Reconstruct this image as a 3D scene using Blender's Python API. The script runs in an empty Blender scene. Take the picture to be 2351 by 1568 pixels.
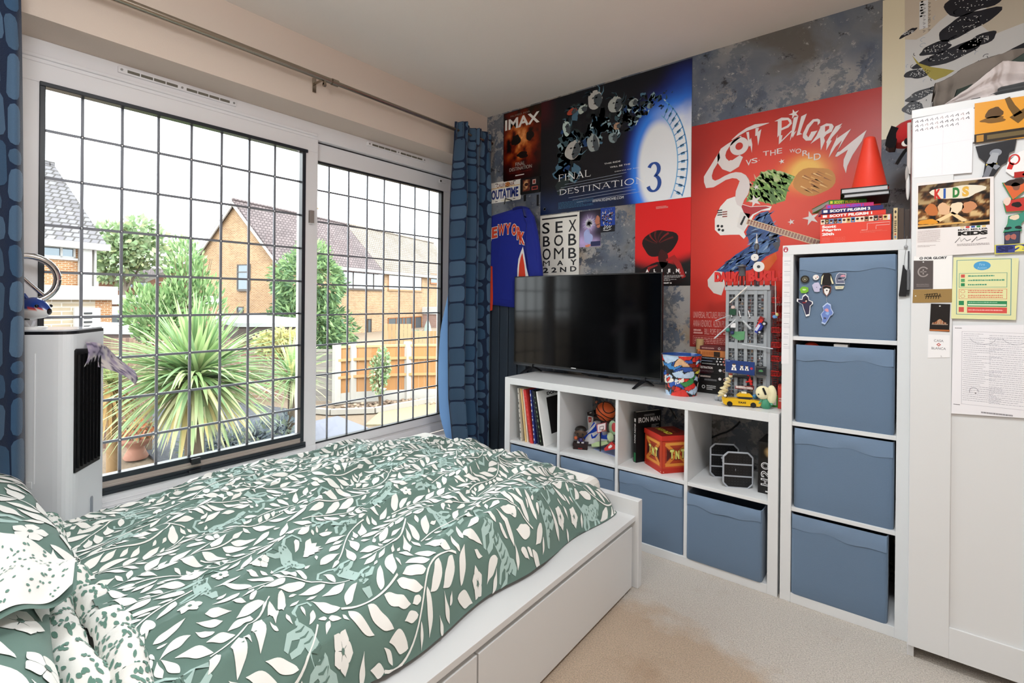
import bpy, math, random
import numpy as np
from mathutils import Matrix, Vector
S = bpy.context.scene
COL = S.collection
PI = math.pi
R_ = math.radians
# ------------------------------------------------------------------ camera
cam = bpy.data.cameras.new('camera'); cam_o = bpy.data.objects.new('camera', cam); COL.objects.link(cam_o)
cam.sensor_width = 36; cam.sensor_fit = 'HORIZONTAL'; cam.lens = 1130.2 / 2351 * 36
cam.shift_x = 19.91 / 2351; cam.shift_y = -95.01 / 2351; cam.clip_start = .02; cam.clip_end = 400
yaw, pit, rol = .68197, -.0010352, .0091063
fw = Vector((-math.sin(yaw) * math.cos(pit), math.cos(yaw) * math.cos(pit), math.sin(pit)))
rt = Vector((math.cos(yaw), math.sin(yaw), 0)); up = rt.cross(fw)
rr = rt * math.cos(rol) + up * math.sin(rol); uu = up * math.cos(rol) - rt * math.sin(rol)
mw = Matrix((rr, uu, -fw)).transposed().to_4x4(); mw.translation = (2.3915, -2.7389, 1.2314)
cam_o.matrix_world = mw
S.camera = cam_o
# ------------------------------------------------------------------ light
S.view_settings.view_transform = 'Standard'; S.view_settings.look = 'None'
S.view_settings.gamma = 1; S.view_settings.use_curve_mapping = False; S.view_settings.exposure = 0.42
S.cycles.use_denoising = True
S.cycles.max_bounces = 10; S.cycles.diffuse_bounces = 5; S.cycles.transparent_max_bounces = 16
world = bpy.data.worlds.new('overcast_sky'); S.world = world; world.use_nodes = True
wb = world.node_tree.nodes['Background']; wb.inputs[0].default_value = (.93, .97, 1, 1); wb.inputs[1].default_value = 5.6
def lamp(name, kind, loc, energy, color, **kw):
    l = bpy.data.lights.new(name, kind); l.energy = energy; l.color = color
    for k, v in kw.items(): setattr(l, k, v)
    o = bpy.data.objects.new(name, l); o.location = loc; COL.objects.link(o); return o
sun = lamp('hazy_sun', 'SUN', (8, -6, 20), 2.4, (1, .94, .84), angle=R_(25))
sun.rotation_euler = Vector((.75, -.35, .8)).to_track_quat('Z', 'Y').to_euler()
# the ceiling light, and unseen pendants added as fill (their fittings are built further down)
CEIL = [(2.35, -1.75)]; FILL_PEND = [(1.45, -2.75, 2.1), (3.75, -2.7, 1.75)]
for lx, ly in CEIL: lamp('ceiling_lamp_light', 'AREA', (lx, ly, 2.47), 21, (.95, .98, 1), shape='DISK', size=.42)
for p, e in zip(FILL_PEND, (25, 13)): lamp('fill_pendant_light', 'POINT', p, e, (.95, .98, 1), shadow_soft_size=.17)
# ------------------------------------------------------------------ helpers
OUT = [1.0]                                                         # darkens outdoor colours to offset the strong sky that lights the room
def lin(c):
    if isinstance(c, str):
        c = c.lstrip('#'); c = [int(c[i:i + 2], 16) for i in (0, 2, 4)]
    if max(c) > 1.001: c = [t / 255 for t in c]
    return tuple(OUT[0] * (t / 12.92 if t <= .04045 else ((t + .055) / 1.055) ** 2.4) for t in c)
MATS = {}
def nmat(name):
    m = bpy.data.materials.new(name); m.use_nodes = True; MATS[name] = m
    return m, m.node_tree.nodes, m.node_tree.links, m.node_tree.nodes['Principled BSDF']
def plain(name, col, rough=.5, metal=0, spec=.5, bump=0, bscale=80, noise=0, **kw):
    if name in MATS: return MATS[name]
    m, n, l, b = nmat(name)
    b.inputs['Base Color'].default_value = (*lin(col), 1); b.inputs['Roughness'].default_value = rough
    b.inputs['Metallic'].default_value = metal; b.inputs['Specular IOR Level'].default_value = spec
    for k, v in kw.items(): b.inputs[k].default_value = v
    if bump or noise:
        tc = n.new('ShaderNodeTexCoord'); t = n.new('ShaderNodeTexNoise'); t.inputs['Scale'].default_value = bscale; t.inputs['Detail'].default_value = 6
        l.new(tc.outputs['Object'], t.inputs['Vector'])
        if bump:
            bp = n.new('ShaderNodeBump'); bp.inputs['Strength'].default_value = bump; bp.inputs['Distance'].default_value = .01
            l.new(t.outputs['Fac'], bp.inputs['Height']); l.new(bp.outputs[0], b.inputs['Normal'])
        if noise:
            r = n.new('ShaderNodeValToRGB'); c = lin(col)
            r.color_ramp.elements[0].position = .3; r.color_ramp.elements[1].position = .7
            r.color_ramp.elements[0].color = (*[t * (1 - noise) for t in c], 1); r.color_ramp.elements[1].color = (*[min(1, t * (1 + noise)) for t in c], 1)
            l.new(t.outputs['Fac'], r.inputs[0]); l.new(r.outputs[0], b.inputs['Base Color'])
    return m
def attr(name, rough=.5, spec=.5, bump=0, bscale=300, metal=0, sheen=0, trans=0):
    m, n, l, b = nmat(name)
    a = n.new('ShaderNodeAttribute'); a.attribute_name = 'Col'; l.new(a.outputs['Color'], b.inputs['Base Color'])
    b.inputs['Roughness'].default_value = rough; b.inputs['Specular IOR Level'].default_value = spec; b.inputs['Metallic'].default_value = metal
    if sheen: b.inputs['Sheen Weight'].default_value = sheen
    if bump:
        tc = n.new('ShaderNodeTexCoord'); t = n.new('ShaderNodeTexNoise'); t.inputs['Scale'].default_value = bscale
        l.new(tc.outputs['Object'], t.inputs['Vector']); bp = n.new('ShaderNodeBump'); bp.inputs['Strength'].default_value = bump; bp.inputs['Distance'].default_value = .005
        l.new(t.outputs['Fac'], bp.inputs['Height']); l.new(bp.outputs[0], b.inputs['Normal'])
    if trans:
        tr = n.new('ShaderNodeBsdfTranslucent'); l.new(a.outputs['Color'], tr.inputs[0]); mx = n.new('ShaderNodeMixShader'); mx.inputs[0].default_value = trans
        l.new(b.outputs[0], mx.inputs[1]); l.new(tr.outputs[0], mx.inputs[2]); l.new(mx.outputs[0], n['Material Output'].inputs[0])
    return m
MATTE = attr('coloured_matte', .75, .25); SATIN = attr('coloured_satin', .42, .4); GLOSS = attr('coloured_gloss', .18, .5)
PAPER = attr('printed_paper', .55, .3); SHEET = attr('glossy_print', .34, .35); CLOTH = attr('woven_cloth', .9, .15, .25, 700, sheen=.15)
LEAF = attr('leaf', .6, .3, trans=.3); METAL = attr('coloured_metal', .3, .5, metal=1)
WORLD = {}
class MB:
    def __init__(s, mat=None): s.v = []; s.f = []; s.c = []; s.m = []; s.s = []; s.mats = [mat or SATIN]; s.T = None
    def mi(s, mat):
        if mat is None: return 0
        if mat not in s.mats: s.mats.append(mat)
        return s.mats.index(mat)
    def add(s, vs, fs, col='ffffff', mat=None, smooth=False, vc=None):
        o = len(s.v); k = s.mi(mat)
        if s.T is not None: vs = [s.T @ Vector(p) for p in vs]
        s.v += [tuple(p) for p in vs]; c = (*lin(col), 1) if vc is None else None
        for f in fs:
            s.f.append([i + o for i in f]); s.m.append(k); s.s.append(smooth)
            if vc is None: s.c += [c] * len(f)
            else: s.c += [vc[i] for i in f]
    def box(s, a, b, col='ffffff', mat=None):
        x0, y0, z0 = [min(p, q) for p, q in zip(a, b)]; x1, y1, z1 = [max(p, q) for p, q in zip(a, b)]
        s.add([(x0, y0, z0), (x1, y0, z0), (x1, y1, z0), (x0, y1, z0), (x0, y0, z1), (x1, y0, z1), (x1, y1, z1), (x0, y1, z1)],
              [(0, 3, 2, 1), (4, 5, 6, 7), (0, 1, 5, 4), (1, 2, 6, 5), (2, 3, 7, 6), (3, 0, 4, 7)], col, mat)
    def quad(s, a, b, c, d, col='ffffff', mat=None): s.add([a, b, c, d], [(0, 1, 2, 3)], col, mat)
    def prism(s, poly, axis, t0, t1, col='ffffff', mat=None, smooth=False):
        # poly: 2d points in the plane normal to axis ('x': (y,z), 'y': (x,z), 'z': (x,y))
        g = {'x': lambda p, t: (t, p[0], p[1]), 'y': lambda p, t: (p[0], t, p[1]), 'z': lambda p, t: (p[0], p[1], t)}[axis]
        n = len(poly); vs = [g(p, t0) for p in poly] + [g(p, t1) for p in poly]
        s.add(vs, [list(range(n))[::-1], list(range(n, 2 * n))], col, mat)
        s.add(vs, [(i, (i + 1) % n, n + (i + 1) % n, n + i) for i in range(n)], col, mat, smooth)
    def tube(s, pts, r, col='ffffff', mat=None, n=8, cap=True, r2=None):
        pts = [Vector(p) for p in pts]; m = len(pts); vs = []; fs = []
        t = (pts[1] - pts[0]).normalized(); a = t.orthogonal().normalized()
        for i, p in enumerate(pts):
            t = (pts[min(i + 1, m - 1)] - pts[max(i - 1, 0)]).normalized()
            a = (a - t * a.dot(t)).normalized(); b = t.cross(a)
            ri = r[i] if isinstance(r, (list, tuple)) else (r if r2 is None else r + (r2 - r) * i / (m - 1))
            vs += [p + (a * math.cos(2 * PI * k / n) + b * math.sin(2 * PI * k / n)) * ri for k in range(n)]
        for i in range(m - 1):
            fs += [(i * n + k, i * n + (k + 1) % n, (i + 1) * n + (k + 1) % n, (i + 1) * n + k) for k in range(n)]
        s.add(vs, fs, col, mat, True)
        if cap: s.add(vs[:n] + vs[-n:], [list(range(n))[::-1], list(range(n, 2 * n))], col, mat)
    def lathe(s, prof, c=(0, 0, 0), n=20, col='ffffff', mat=None, smooth=True, sx=1, sy=1):
        vs = []; m = len(prof)
        for r, z in prof: vs += [(c[0] + r * sx * math.cos(2 * PI * k / n), c[1] + r * sy * math.sin(2 * PI * k / n), c[2] + z) for k in range(n)]
        fs = [(i * n + k, i * n + (k + 1) % n, (i + 1) * n + (k + 1) % n, (i + 1) * n + k) for i in range(m - 1) for k in range(n)]
        s.add(vs, fs, col, mat, smooth)
        s.add(vs[:n], [list(range(n))[::-1]], col, mat); s.add(vs[-n:], [list(range(n))], col, mat)
    def ball(s, c, r, col='ffffff', mat=None, n=14, f=None):
        r = r if isinstance(r, (list, tuple)) else (r, r, r); vs = []; m = n // 2 + 1
        for i in range(m + 1):
            t = PI * i / m
            for k in range(n):
                p = 2 * PI * k / n; d = Vector((math.sin(t) * math.cos(p), math.sin(t) * math.sin(p), math.cos(t)))
                if f: d = f(d)
                vs.append((c[0] + r[0] * d[0], c[1] + r[1] * d[1], c[2] + r[2] * d[2]))
        s.add(vs, [(i * n + k, (i + 1) * n + k, (i + 1) * n + (k + 1) % n, i * n + (k + 1) % n) for i in range(m) for k in range(n)], col, mat, True)
    def grid(s, fn, nu, nv, col='ffffff', mat=None, smooth=True, cfn=None, closed=False):
        vs = [fn(i / nu, j / nv) for j in range(nv + 1) for i in range(nu + 1)]; w = nu + 1
        vc = None if cfn is None else [(*cfn(i / nu, j / nv), 1) for j in range(nv + 1) for i in range(nu + 1)]
        s.add(vs, [(j * w + i, j * w + i + 1, (j + 1) * w + i + 1, (j + 1) * w + i) for j in range(nv) for i in range(nu)], col, mat, smooth, vc)
    def build(s, name, parent=None, bev=0, seg=2, sub=0, solid=0, origin=None):
        a = np.array(s.v, dtype=float)
        lo, hi = a.min(0), a.max(0); og = np.array([(lo[0] + hi[0]) / 2, (lo[1] + hi[1]) / 2, lo[2]]) if origin is None else np.array(origin)
        me = bpy.data.meshes.new(name); me.from_pydata((a - og).tolist(), [], s.f)
        for mt in s.mats: me.materials.append(mt)
        me.polygons.foreach_set('material_index', s.m); me.polygons.foreach_set('use_smooth', s.s)
        ca = me.color_attributes.new('Col', 'FLOAT_COLOR', 'CORNER'); ca.data.foreach_set('color', np.array(s.c, dtype=np.float32).ravel())
        me.update()
        o = bpy.data.objects.new(name, me); COL.objects.link(o); og = Vector(og)
        if parent is not None: o.parent = parent; o.location = og - WORLD[parent.name]
        else: o.location = og
        WORLD[o.name] = og
        if solid: md = o.modifiers.new('thick', 'SOLIDIFY'); md.thickness = solid; md.offset = 0
        if bev: md = o.modifiers.new('edge', 'BEVEL'); md.width = bev; md.segments = seg; md.limit_method = 'ANGLE'; md.angle_limit = R_(50); md.harden_normals = False
        if sub: md = o.modifiers.new('sub', 'SUBSURF'); md.levels = sub; md.render_levels = sub
        return o
def tag(o, label, cat, group=None, kind=None):
    if label: o['label'] = label
    if cat: o['category'] = cat
    if group: o['group'] = group
    if kind: o['kind'] = kind
    return o
def thing(name, label, cat, loc, group=None):
    o = bpy.data.objects.new(name, None); COL.objects.link(o); o.location = loc; o.empty_display_size = .05
    WORLD[o.name] = Vector(loc); return tag(o, label, cat, group)
def struct(o, label=None, cat=None): return tag(o, label, cat, None, 'structure')
def dup(root, loc, label, group=None):
    r = root.copy(); COL.objects.link(r); r.location = loc; WORLD[r.name] = Vector(loc); tag(r, label, None, group)
    for ch in list(root.children):
        k = ch.copy(); COL.objects.link(k); k.parent = r
        for g in list(ch.children): d = g.copy(); COL.objects.link(d); d.parent = k
    return r
def TR(loc=(0, 0, 0), rz=0, rx=0, ry=0, s=1):
    return Matrix.Translation(loc) @ Matrix.Rotation(rz, 4, 'Z') @ Matrix.Rotation(ry, 4, 'Y') @ Matrix.Rotation(rx, 4, 'X') @ Matrix.Scale(s, 4)
# ---- lettering
_tx = {}
def glyphs(t, bold=0, sp=1.0):
    k = (t, bold, sp)
    if k not in _tx:
        cu = bpy.data.curves.new('t', 'FONT'); cu.body = t; cu.resolution_u = 3; cu.offset = bold; cu.space_character = sp; cu.fill_mode = 'FRONT'
        ob = bpy.data.objects.new('t', cu); COL.objects.link(ob)
        bpy.context.view_layer.update()
        me = bpy.data.meshes.new_from_object(ob.evaluated_get(bpy.context.evaluated_depsgraph_get()))
        v = [(p.co.x, p.co.y) for p in me.vertices]; f = [list(p.vertices) for p in me.polygons]
        bpy.data.objects.remove(ob); bpy.data.curves.remove(cu); bpy.data.meshes.remove(me)
        xs = [p[0] for p in v]; ys = [p[1] for p in v]
        _tx[k] = (v, f, min(xs), max(xs), min(ys), max(ys))
    return _tx[k]
def mixc(a, b, t): return tuple(x + (y - x) * t for x, y in zip(lin(a), lin(b)))
class Canvas(MB):
    """flat printed things: every mark is a thin face at its own level above the sheet"""
    def __init__(s, mp, mat=None, step=.00012): MB.__init__(s, mat or PAPER); s.mp = mp; s.k = 0; s.step = step; s.cy = None
    def P(s, u, v, e=0): return s.mp(u, v, s.k * s.step + e)
    def up(s, n=1): s.k += n; return s
    def poly(s, pts, col): s.add([s.P(*p) for p in pts], [list(range(len(pts)))], col)
    def rect(s, u0, v0, u1, v1, col): s.poly([(u0, v0), (u1, v0), (u1, v1), (u0, v1)], col)
    def ell(s, u, v, a, b, col, rot=0, n=22): s.poly([(u + a * math.cos(t) * math.cos(rot) - b * math.sin(t) * math.sin(rot), v + a * math.cos(t) * math.sin(rot) + b * math.sin(t) * math.cos(rot)) for t in [2 * PI * k / n for k in range(n)]], col)
    def ring(s, u, v, a, b, w, col, t0=0, t1=2 * PI, n=40):
        vs = []; 
        for k in range(n + 1):
            t = t0 + (t1 - t0) * k / n; c, d = math.cos(t), math.sin(t)
            vs += [s.P(u + a * c, v + b * d), s.P(u + (a - w) * c, v + (b - w) * d)]
        s.add(vs, [(2 * k, 2 * k + 2, 2 * k + 3, 2 * k + 1) for k in range(n)], col)
    def line(s, pts, w, col, w2=None):
        vs = []; n = len(pts)
        for i, p in enumerate(pts):
            a = pts[max(i - 1, 0)]; b = pts[min(i + 1, n - 1)]; dx, dy = b[0] - a[0], b[1] - a[1]; q = math.hypot(dx, dy) or 1
            ww = w if not isinstance(w, (list, tuple)) else w[i]
            if w2 is not None: ww = w + (w2 - w) * i / max(1, n - 1)
            vs += [s.P(p[0] - dy / q * ww / 2, p[1] + dx / q * ww / 2), s.P(p[0] + dy / q * ww / 2, p[1] - dx / q * ww / 2)]
        s.add(vs, [(2 * k, 2 * k + 1, 2 * k + 3, 2 * k + 2) for k in range(n - 1)], col)
    def frame(s, u0, v0, u1, v1, w, col):
        s.rect(u0, v0, u1, v0 + w, col); s.rect(u0, v1 - w, u1, v1, col); s.rect(u0, v0 + w, u0 + w, v1 - w, col); s.rect(u1 - w, v0 + w, u1, v1 - w, col)
    def star(s, u, v, r, col, rot=0, k=.4, n=5): s.poly([(u + (r if i % 2 == 0 else r * k) * math.cos(rot + PI / 2 + PI * i / n), v + (r if i % 2 == 0 else r * k) * math.sin(rot + PI / 2 + PI * i / n)) for i in range(2 * n)], col)
    def text(s, t, u0, v0, u1, v1, col, bold=0, rot=0, sp=1.0, warp=None, keep=False):
        """the words stretched to fill the box; rot in quarter turns"""
        v, f, a, b, c, d = glyphs(t, bold, sp); out = []
        if keep:
            w = (u1 - u0); h = (v1 - v0); q = min(w / (b - a), h / (d - c)); cu, cv = (u0 + u1) / 2, (v0 + v1) / 2
            u0, u1 = cu - q * (b - a) / 2, cu + q * (b - a) / 2; v0, v1 = cv - q * (d - c) / 2, cv + q * (d - c) / 2
        for x, y in v:
            p, q = (x - a) / (b - a), (y - c) / ((d - c) or 1)
            if rot == 1: p, q = 1 - q, p
            if rot == 3: p, q = q, 1 - p
            if rot == 2: p, q = 1 - p, 1 - q
            p = u0 + (u1 - u0) * p; q = v0 + (v1 - v0) * q
            if warp: p, q = warp(p, q)
            out.append(s.P(p, q))
        s.add(out, f, col)
    def scrawl(s, u0, v0, u1, v1, n, col, rng, h=.6, gap=.25):
        """rows of unreadable small print"""
        st = (v1 - v0) / n
        for i in range(n):
            y = v1 - (i + .5) * st; x = u0; e = u1 if rng.random() > .25 else u0 + (u1 - u0) * rng.uniform(.5, .95)
            while x < e:
                w = (u1 - u0) * rng.uniform(.02, .08); x2 = min(x + w, e)
                s.rect(x, y - st * h / 2, x2, y + st * h / 2 * rng.uniform(.6, 1), col); x = x2 + (u1 - u0) * .012
    def paint(s, u0, v0, u1, v1, nu, nv, fn):
        w = nu + 1; vs = []; vc = []
        for j in range(nv + 1):
            for i in range(w):
                p, q = i / nu, j / nv; vs.append(s.P(u0 + (u1 - u0) * p, v0 + (v1 - v0) * q)); vc.append((*fn(p, q), 1))
        s.add(vs, [(j * w + i, j * w + i + 1, (j + 1) * w + i + 1, (j + 1) * w + i) for j in range(nv) for i in range(nu)], vc=vc)
def wallmap(y): return lambda u, v, e: (u, y - e, v)          # a print on a wall or door that faces the camera
_nr = np.random.RandomState(7); _tab = _nr.rand(64, 64)
def vnoise(x, y):
    xi, yi = math.floor(x), math.floor(y); fx, fy = x - xi, y - yi; fx = fx * fx * (3 - 2 * fx); fy = fy * fy * (3 - 2 * fy)
    g = lambda i, j: _tab[(i) % 64, (j) % 64]
    return (g(xi, yi) * (1 - fx) + g(xi + 1, yi) * fx) * (1 - fy) + (g(xi, yi + 1) * (1 - fx) + g(xi + 1, yi + 1) * fx) * fy
def fbm(x, y, o=4):
    s = 0; a = .5
    for k in range(o): s += a * vnoise(x, y); x, y, a = x * 2.03 + 7.1, y * 2.03 + 3.3, a / 2
    return s
def sstep(a, b, x):
    t = min(1, max(0, (x - a) / (b - a))); return t * t * (3 - 2 * t)

# ================================================================== the room shell
def wallpaper_mat():
    m, n, l, b = nmat('distressed_wallpaper')
    tc = n.new('ShaderNodeTexCoord')
    def noise(sc, det=8, rough=.6, dist=0, off=0):
        mp = n.new('ShaderNodeMapping'); mp.inputs['Location'].default_value = (off, off * 1.7, off * .6); l.new(tc.outputs['Object'], mp.inputs[0])
        t = n.new('ShaderNodeTexNoise'); t.inputs['Scale'].default_value = sc; t.inputs['Detail'].default_value = det; t.inputs['Roughness'].default_value = rough; t.inputs['Distortion'].default_value = dist
        l.new(mp.outputs[0], t.inputs['Vector']); return t.outputs['Fac']
    def ramp(fac, stops, interp='LINEAR'):
        r = n.new('ShaderNodeValToRGB'); r.color_ramp.interpolation = interp
        while len(r.color_ramp.elements) < len(stops): r.color_ramp.elements.new(.5)
        for e, (p, c) in zip(r.color_ramp.elements, stops): e.position = p; e.color = (*lin(c), 1)
        l.new(fac, r.inputs[0]); return r.outputs[0]
    def mix(fac, a, c):
        x = n.new('ShaderNodeMix'); x.data_type = 'RGBA'; l.new(fac, x.inputs[0]); l.new(a, x.inputs[6]); l.new(c, x.inputs[7]); return x.outputs[2]
    base = ramp(noise(2.2, 5, .55, .4), [(.32, '3a3c42'), (.44, '566071'), (.54, '6f747b'), (.64, '605c57')])
    flake = ramp(noise(8, 14, .76, .25, 3), [(.485, '000000'), (.51, 'ffffff')])
    fl_c = ramp(noise(3, 4, .5, 0, 9), [(.38, '979798'), (.54, 'a39f9b'), (.66, '94836f')])
    zone = ramp(noise(1.6, 4, .5, 0, 14), [(.42, '000000'), (.58, 'ffffff')])
    mu = n.new('ShaderNodeMath'); mu.operation = 'MULTIPLY'; l.new(flake, mu.inputs[0]); l.new(zone, mu.inputs[1])
    c1 = mix(mu.outputs[0], base, fl_c)
    dark = ramp(noise(12, 14, .8, .2, 21), [(.58, '000000'), (.62, 'ffffff')])
    dc = n.new('ShaderNodeRGB'); dc.outputs[0].default_value = (*lin('2b2c31'), 1)
    c2 = mix(dark, c1, dc.outputs[0])
    pale = ramp(noise(18, 14, .8, .1, 33), [(.58, '000000'), (.62, 'ffffff')])
    pc = n.new('ShaderNodeRGB'); pc.outputs[0].default_value = (*lin('a8a7a6'), 1)
    l.new(mix(pale, c2, pc.outputs[0]), b.inputs['Base Color']); b.inputs['Roughness'].default_value = .65
    return m
def carpet_mat():
    m, n, l, b = nmat('beige_carpet')
    tc = n.new('ShaderNodeTexCoord'); sp = n.new('ShaderNodeSeparateXYZ'); l.new(tc.outputs['Object'], sp.inputs[0])
    def noise(sc, det, rough=.6):
        t = n.new('ShaderNodeTexNoise'); t.inputs['Scale'].default_value = sc; t.inputs['Detail'].default_value = det; t.inputs['Roughness'].default_value = rough
        l.new(tc.outputs['Object'], t.inputs['Vector']); return t.outputs['Fac']
    def math_(op, a, c):
        x = n.new('ShaderNodeMath'); x.operation = op
        for i, q in enumerate((a, c)):
            if isinstance(q, (int, float)): x.inputs[i].default_value = q
            else: l.new(q, x.inputs[i])
        return x.outputs[0]
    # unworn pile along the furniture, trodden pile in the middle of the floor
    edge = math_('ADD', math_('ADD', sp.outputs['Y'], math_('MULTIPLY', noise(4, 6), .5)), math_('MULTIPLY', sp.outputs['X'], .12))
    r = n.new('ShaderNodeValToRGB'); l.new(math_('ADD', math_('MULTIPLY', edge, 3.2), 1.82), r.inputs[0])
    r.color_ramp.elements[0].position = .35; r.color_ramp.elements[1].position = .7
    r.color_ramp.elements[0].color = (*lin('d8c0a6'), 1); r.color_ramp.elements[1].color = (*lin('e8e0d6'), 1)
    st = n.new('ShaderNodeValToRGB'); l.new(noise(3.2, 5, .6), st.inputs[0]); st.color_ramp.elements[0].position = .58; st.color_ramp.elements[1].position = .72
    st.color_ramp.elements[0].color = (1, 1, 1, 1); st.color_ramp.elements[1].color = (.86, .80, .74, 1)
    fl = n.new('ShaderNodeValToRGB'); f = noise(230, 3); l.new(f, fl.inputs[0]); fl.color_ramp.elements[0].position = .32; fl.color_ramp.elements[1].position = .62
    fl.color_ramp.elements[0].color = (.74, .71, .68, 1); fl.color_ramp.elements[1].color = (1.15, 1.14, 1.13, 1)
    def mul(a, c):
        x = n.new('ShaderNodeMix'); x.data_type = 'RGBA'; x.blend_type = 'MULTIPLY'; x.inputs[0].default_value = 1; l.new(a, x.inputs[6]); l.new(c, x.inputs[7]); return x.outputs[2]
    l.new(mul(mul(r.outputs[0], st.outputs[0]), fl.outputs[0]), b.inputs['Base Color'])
    b.inputs['Roughness'].default_value = .95; b.inputs['Specular IOR Level'].default_value = .1; b.inputs['Sheen Weight'].default_value = .2
    bp = n.new('ShaderNodeBump'); bp.inputs['Strength'].default_value = .9; bp.inputs['Distance'].default_value = .012
    l.new(math_('ADD', noise(120, 4, .7), f), bp.inputs['Height']); l.new(bp.outputs[0], b.inputs['Normal'])
    return m
PAINT = plain('wall_paint', 'dcccbf', .85, spec=.2, bump=.05, bscale=160)
CEILP = plain('ceiling_paint', 'e8e1da', .9, spec=.15, bump=.06, bscale=120)
UPVC = plain('white_upvc', 'eceaec', .28, spec=.5)
WHITE = plain('white_laminate', 'dfe1e2', .38, spec=.45)
BLACKP = plain('black_plastic', '14151a', .35)
CHROME = plain('polished_chrome', 'd6d6d8', .12, 1)
STEEL = plain('brushed_steel_pole', 'a59a8c', .25, 1)
H = 2.573; XR = 4.4; YF = -4.4
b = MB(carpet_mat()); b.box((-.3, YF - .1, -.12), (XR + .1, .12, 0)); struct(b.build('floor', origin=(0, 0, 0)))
b = MB(CEILP); b.box((-.3, YF - .1, H), (XR + .1, .12, H + .12)); struct(b.build('ceiling', origin=(0, 0, 0)))
b = MB(wallpaper_mat()); b.box((-.3, 0, 0), (XR + .1, .12, H)); struct(b.build('wall_back', origin=(0, 0, 0)))
b = MB(PAINT); b.box((XR, YF, 0), (XR + .1, 0, H)); struct(b.build('wall_right', origin=(0, 0, 0)))
b = MB(PAINT); b.box((-.3, YF - .1, 0), (XR + .1, YF, H)); struct(b.build('wall_front', origin=(0, 0, 0)))
WY0, WY1, WZ0, WZ1 = -2.53, -.055, .25, 2.22
b = MB(PAINT)
b.box((-.3, YF, WZ1), (0, 0, H)); b.box((-.3, YF, 0), (0, 0, WZ0)); b.box((-.3, WY1, WZ0), (0, 0, WZ1)); b.box((-.3, YF, WZ0), (0, WY0, WZ1))
struct(b.build('wall_left', origin=(0, 0, 0)))
b = MB(UPVC); b.box((-.2, WY0, WZ0), (.022, WY1, WZ0 + .03)); struct(b.build('windowsill', bev=.004))
b = MB(WHITE); b.box((0.0, YF, 0), (.016, -.02, .09)); struct(b.build('baseboard_left', bev=.003))
# rear door, seen only in the dark television glass
b = MB(WHITE); b.box((2.5, YF, 0), (3.3, YF + .04, 2.03)); struct(b.build('door_1', bev=.004))
# fittings: the ceiling light, then the added pendants that brighten the room
for lx, ly in CEIL:
    t = thing('ceiling_light', 'round white flush ceiling light above the middle of the carpet', 'lamp', (lx, ly, H)); q = MB(WHITE); q.lathe([(.0, 0), (.27, 0), (.27, -.05), (.25, -.075), (.0, -.075)], (lx, ly, H), 32); q.build('fitting', t)
m = bpy.data.materials.new('frosted_globe'); m.use_nodes = True; n = m.node_tree.nodes; l = m.node_tree.links; n.remove(n['Principled BSDF']); x = n.new('ShaderNodeMixShader'); x.inputs[0].default_value = .15; l.new(n.new('ShaderNodeBsdfTransparent').outputs[0], x.inputs[1]); l.new(n.new('ShaderNodeBsdfTranslucent').outputs[0], x.inputs[2]); l.new(x.outputs[0], n['Material Output'].inputs[0])
for (lx, ly, lz), lb in zip(FILL_PEND, ('frosted globe pendant added over the bed as unseen fill light', 'frosted globe pendant added beside the right hand wall as unseen fill light')):
    t = thing('fill_pendant', lb, 'lamp', (lx, ly, lz), 'added fill pendants'); q = MB(m); q.ball((lx, ly, lz), .19, mat=m, n=24); q.build('globe', t); q = MB(WHITE); q.tube([(lx, ly, lz + .19), (lx, ly, H)], .004); q.build('flex', t)
# ------------------------------------------------------------------ window_1: the sliding glazed unit
def glass_mat():
    m = bpy.data.materials.new('clear_glass'); m.use_nodes = True; n = m.node_tree.nodes; l = m.node_tree.links; n.remove(n['Principled BSDF'])
    t = n.new('ShaderNodeBsdfTransparent'); t.inputs[0].default_value = (.97, .985, .98, 1); g = n.new('ShaderNodeBsdfGlossy'); g.inputs['Roughness'].default_value = .01
    fr = n.new('ShaderNodeFresnel'); fr.inputs[0].default_value = 1.25; mx = n.new('ShaderNodeMixShader'); l.new(fr.outputs[0], mx.inputs[0]); l.new(t.outputs[0], mx.inputs[1]); l.new(g.outputs[0], mx.inputs[2]); l.new(mx.outputs[0], n['Material Output'].inputs[0]); return m
GLASS = glass_mat(); LEAD = plain('lead_came', '7b7e86', .4, .2); DARK = plain('dark_gasket', '1b1d22', .5)
win = bpy.data.objects.new('window_1', None); COL.objects.link(win); win.location = (-.23, (WY0 + WY1) / 2, WZ0); WORLD['window_1'] = Vector(win.location)
struct(win, 'white sliding window with leaded panes looking onto the garden', 'window')
b = MB(UPVC)                                                       # outer frame
b.box((-.30, WY0, 2.13), (-.2, WY1, WZ1)); b.box((-.30, WY0, WZ0 + .03), (-.2, WY1, .335)); b.box((-.3, WY0, .335), (-.2, -2.47, 2.13)); b.box((-.3, -.105, .335), (-.2, WY1, 2.13))
b.box((-.215, WY0, 2.145), (-.19, -1.24, 2.16)); b.build('frame', win, bev=.004)
b = MB(UPVC)                                                       # inner sliding sash, standing proud
b.box((-.272, -2.47, 2.055), (-.2, -1.232, 2.13)); b.box((-.272, -2.47, .33), (-.2, -1.232, .40)); b.box((-.272, -2.47, .40), (-.2, -2.395, 2.055)); b.box((-.272, -1.318, .40), (-.2, -1.232, 2.055))
b.box((-.201, -2.45, .362), (-.197, -1.25, .368)); b.box((-.201, -2.45, .345), (-.197, -1.25, .35)); b.build('sash', win, bev=.005)
b = MB(GLASS); b.box((-.238, -2.395, .40), (-.232, -1.318, 2.055)); b.build('glass_pane', win)
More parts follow.
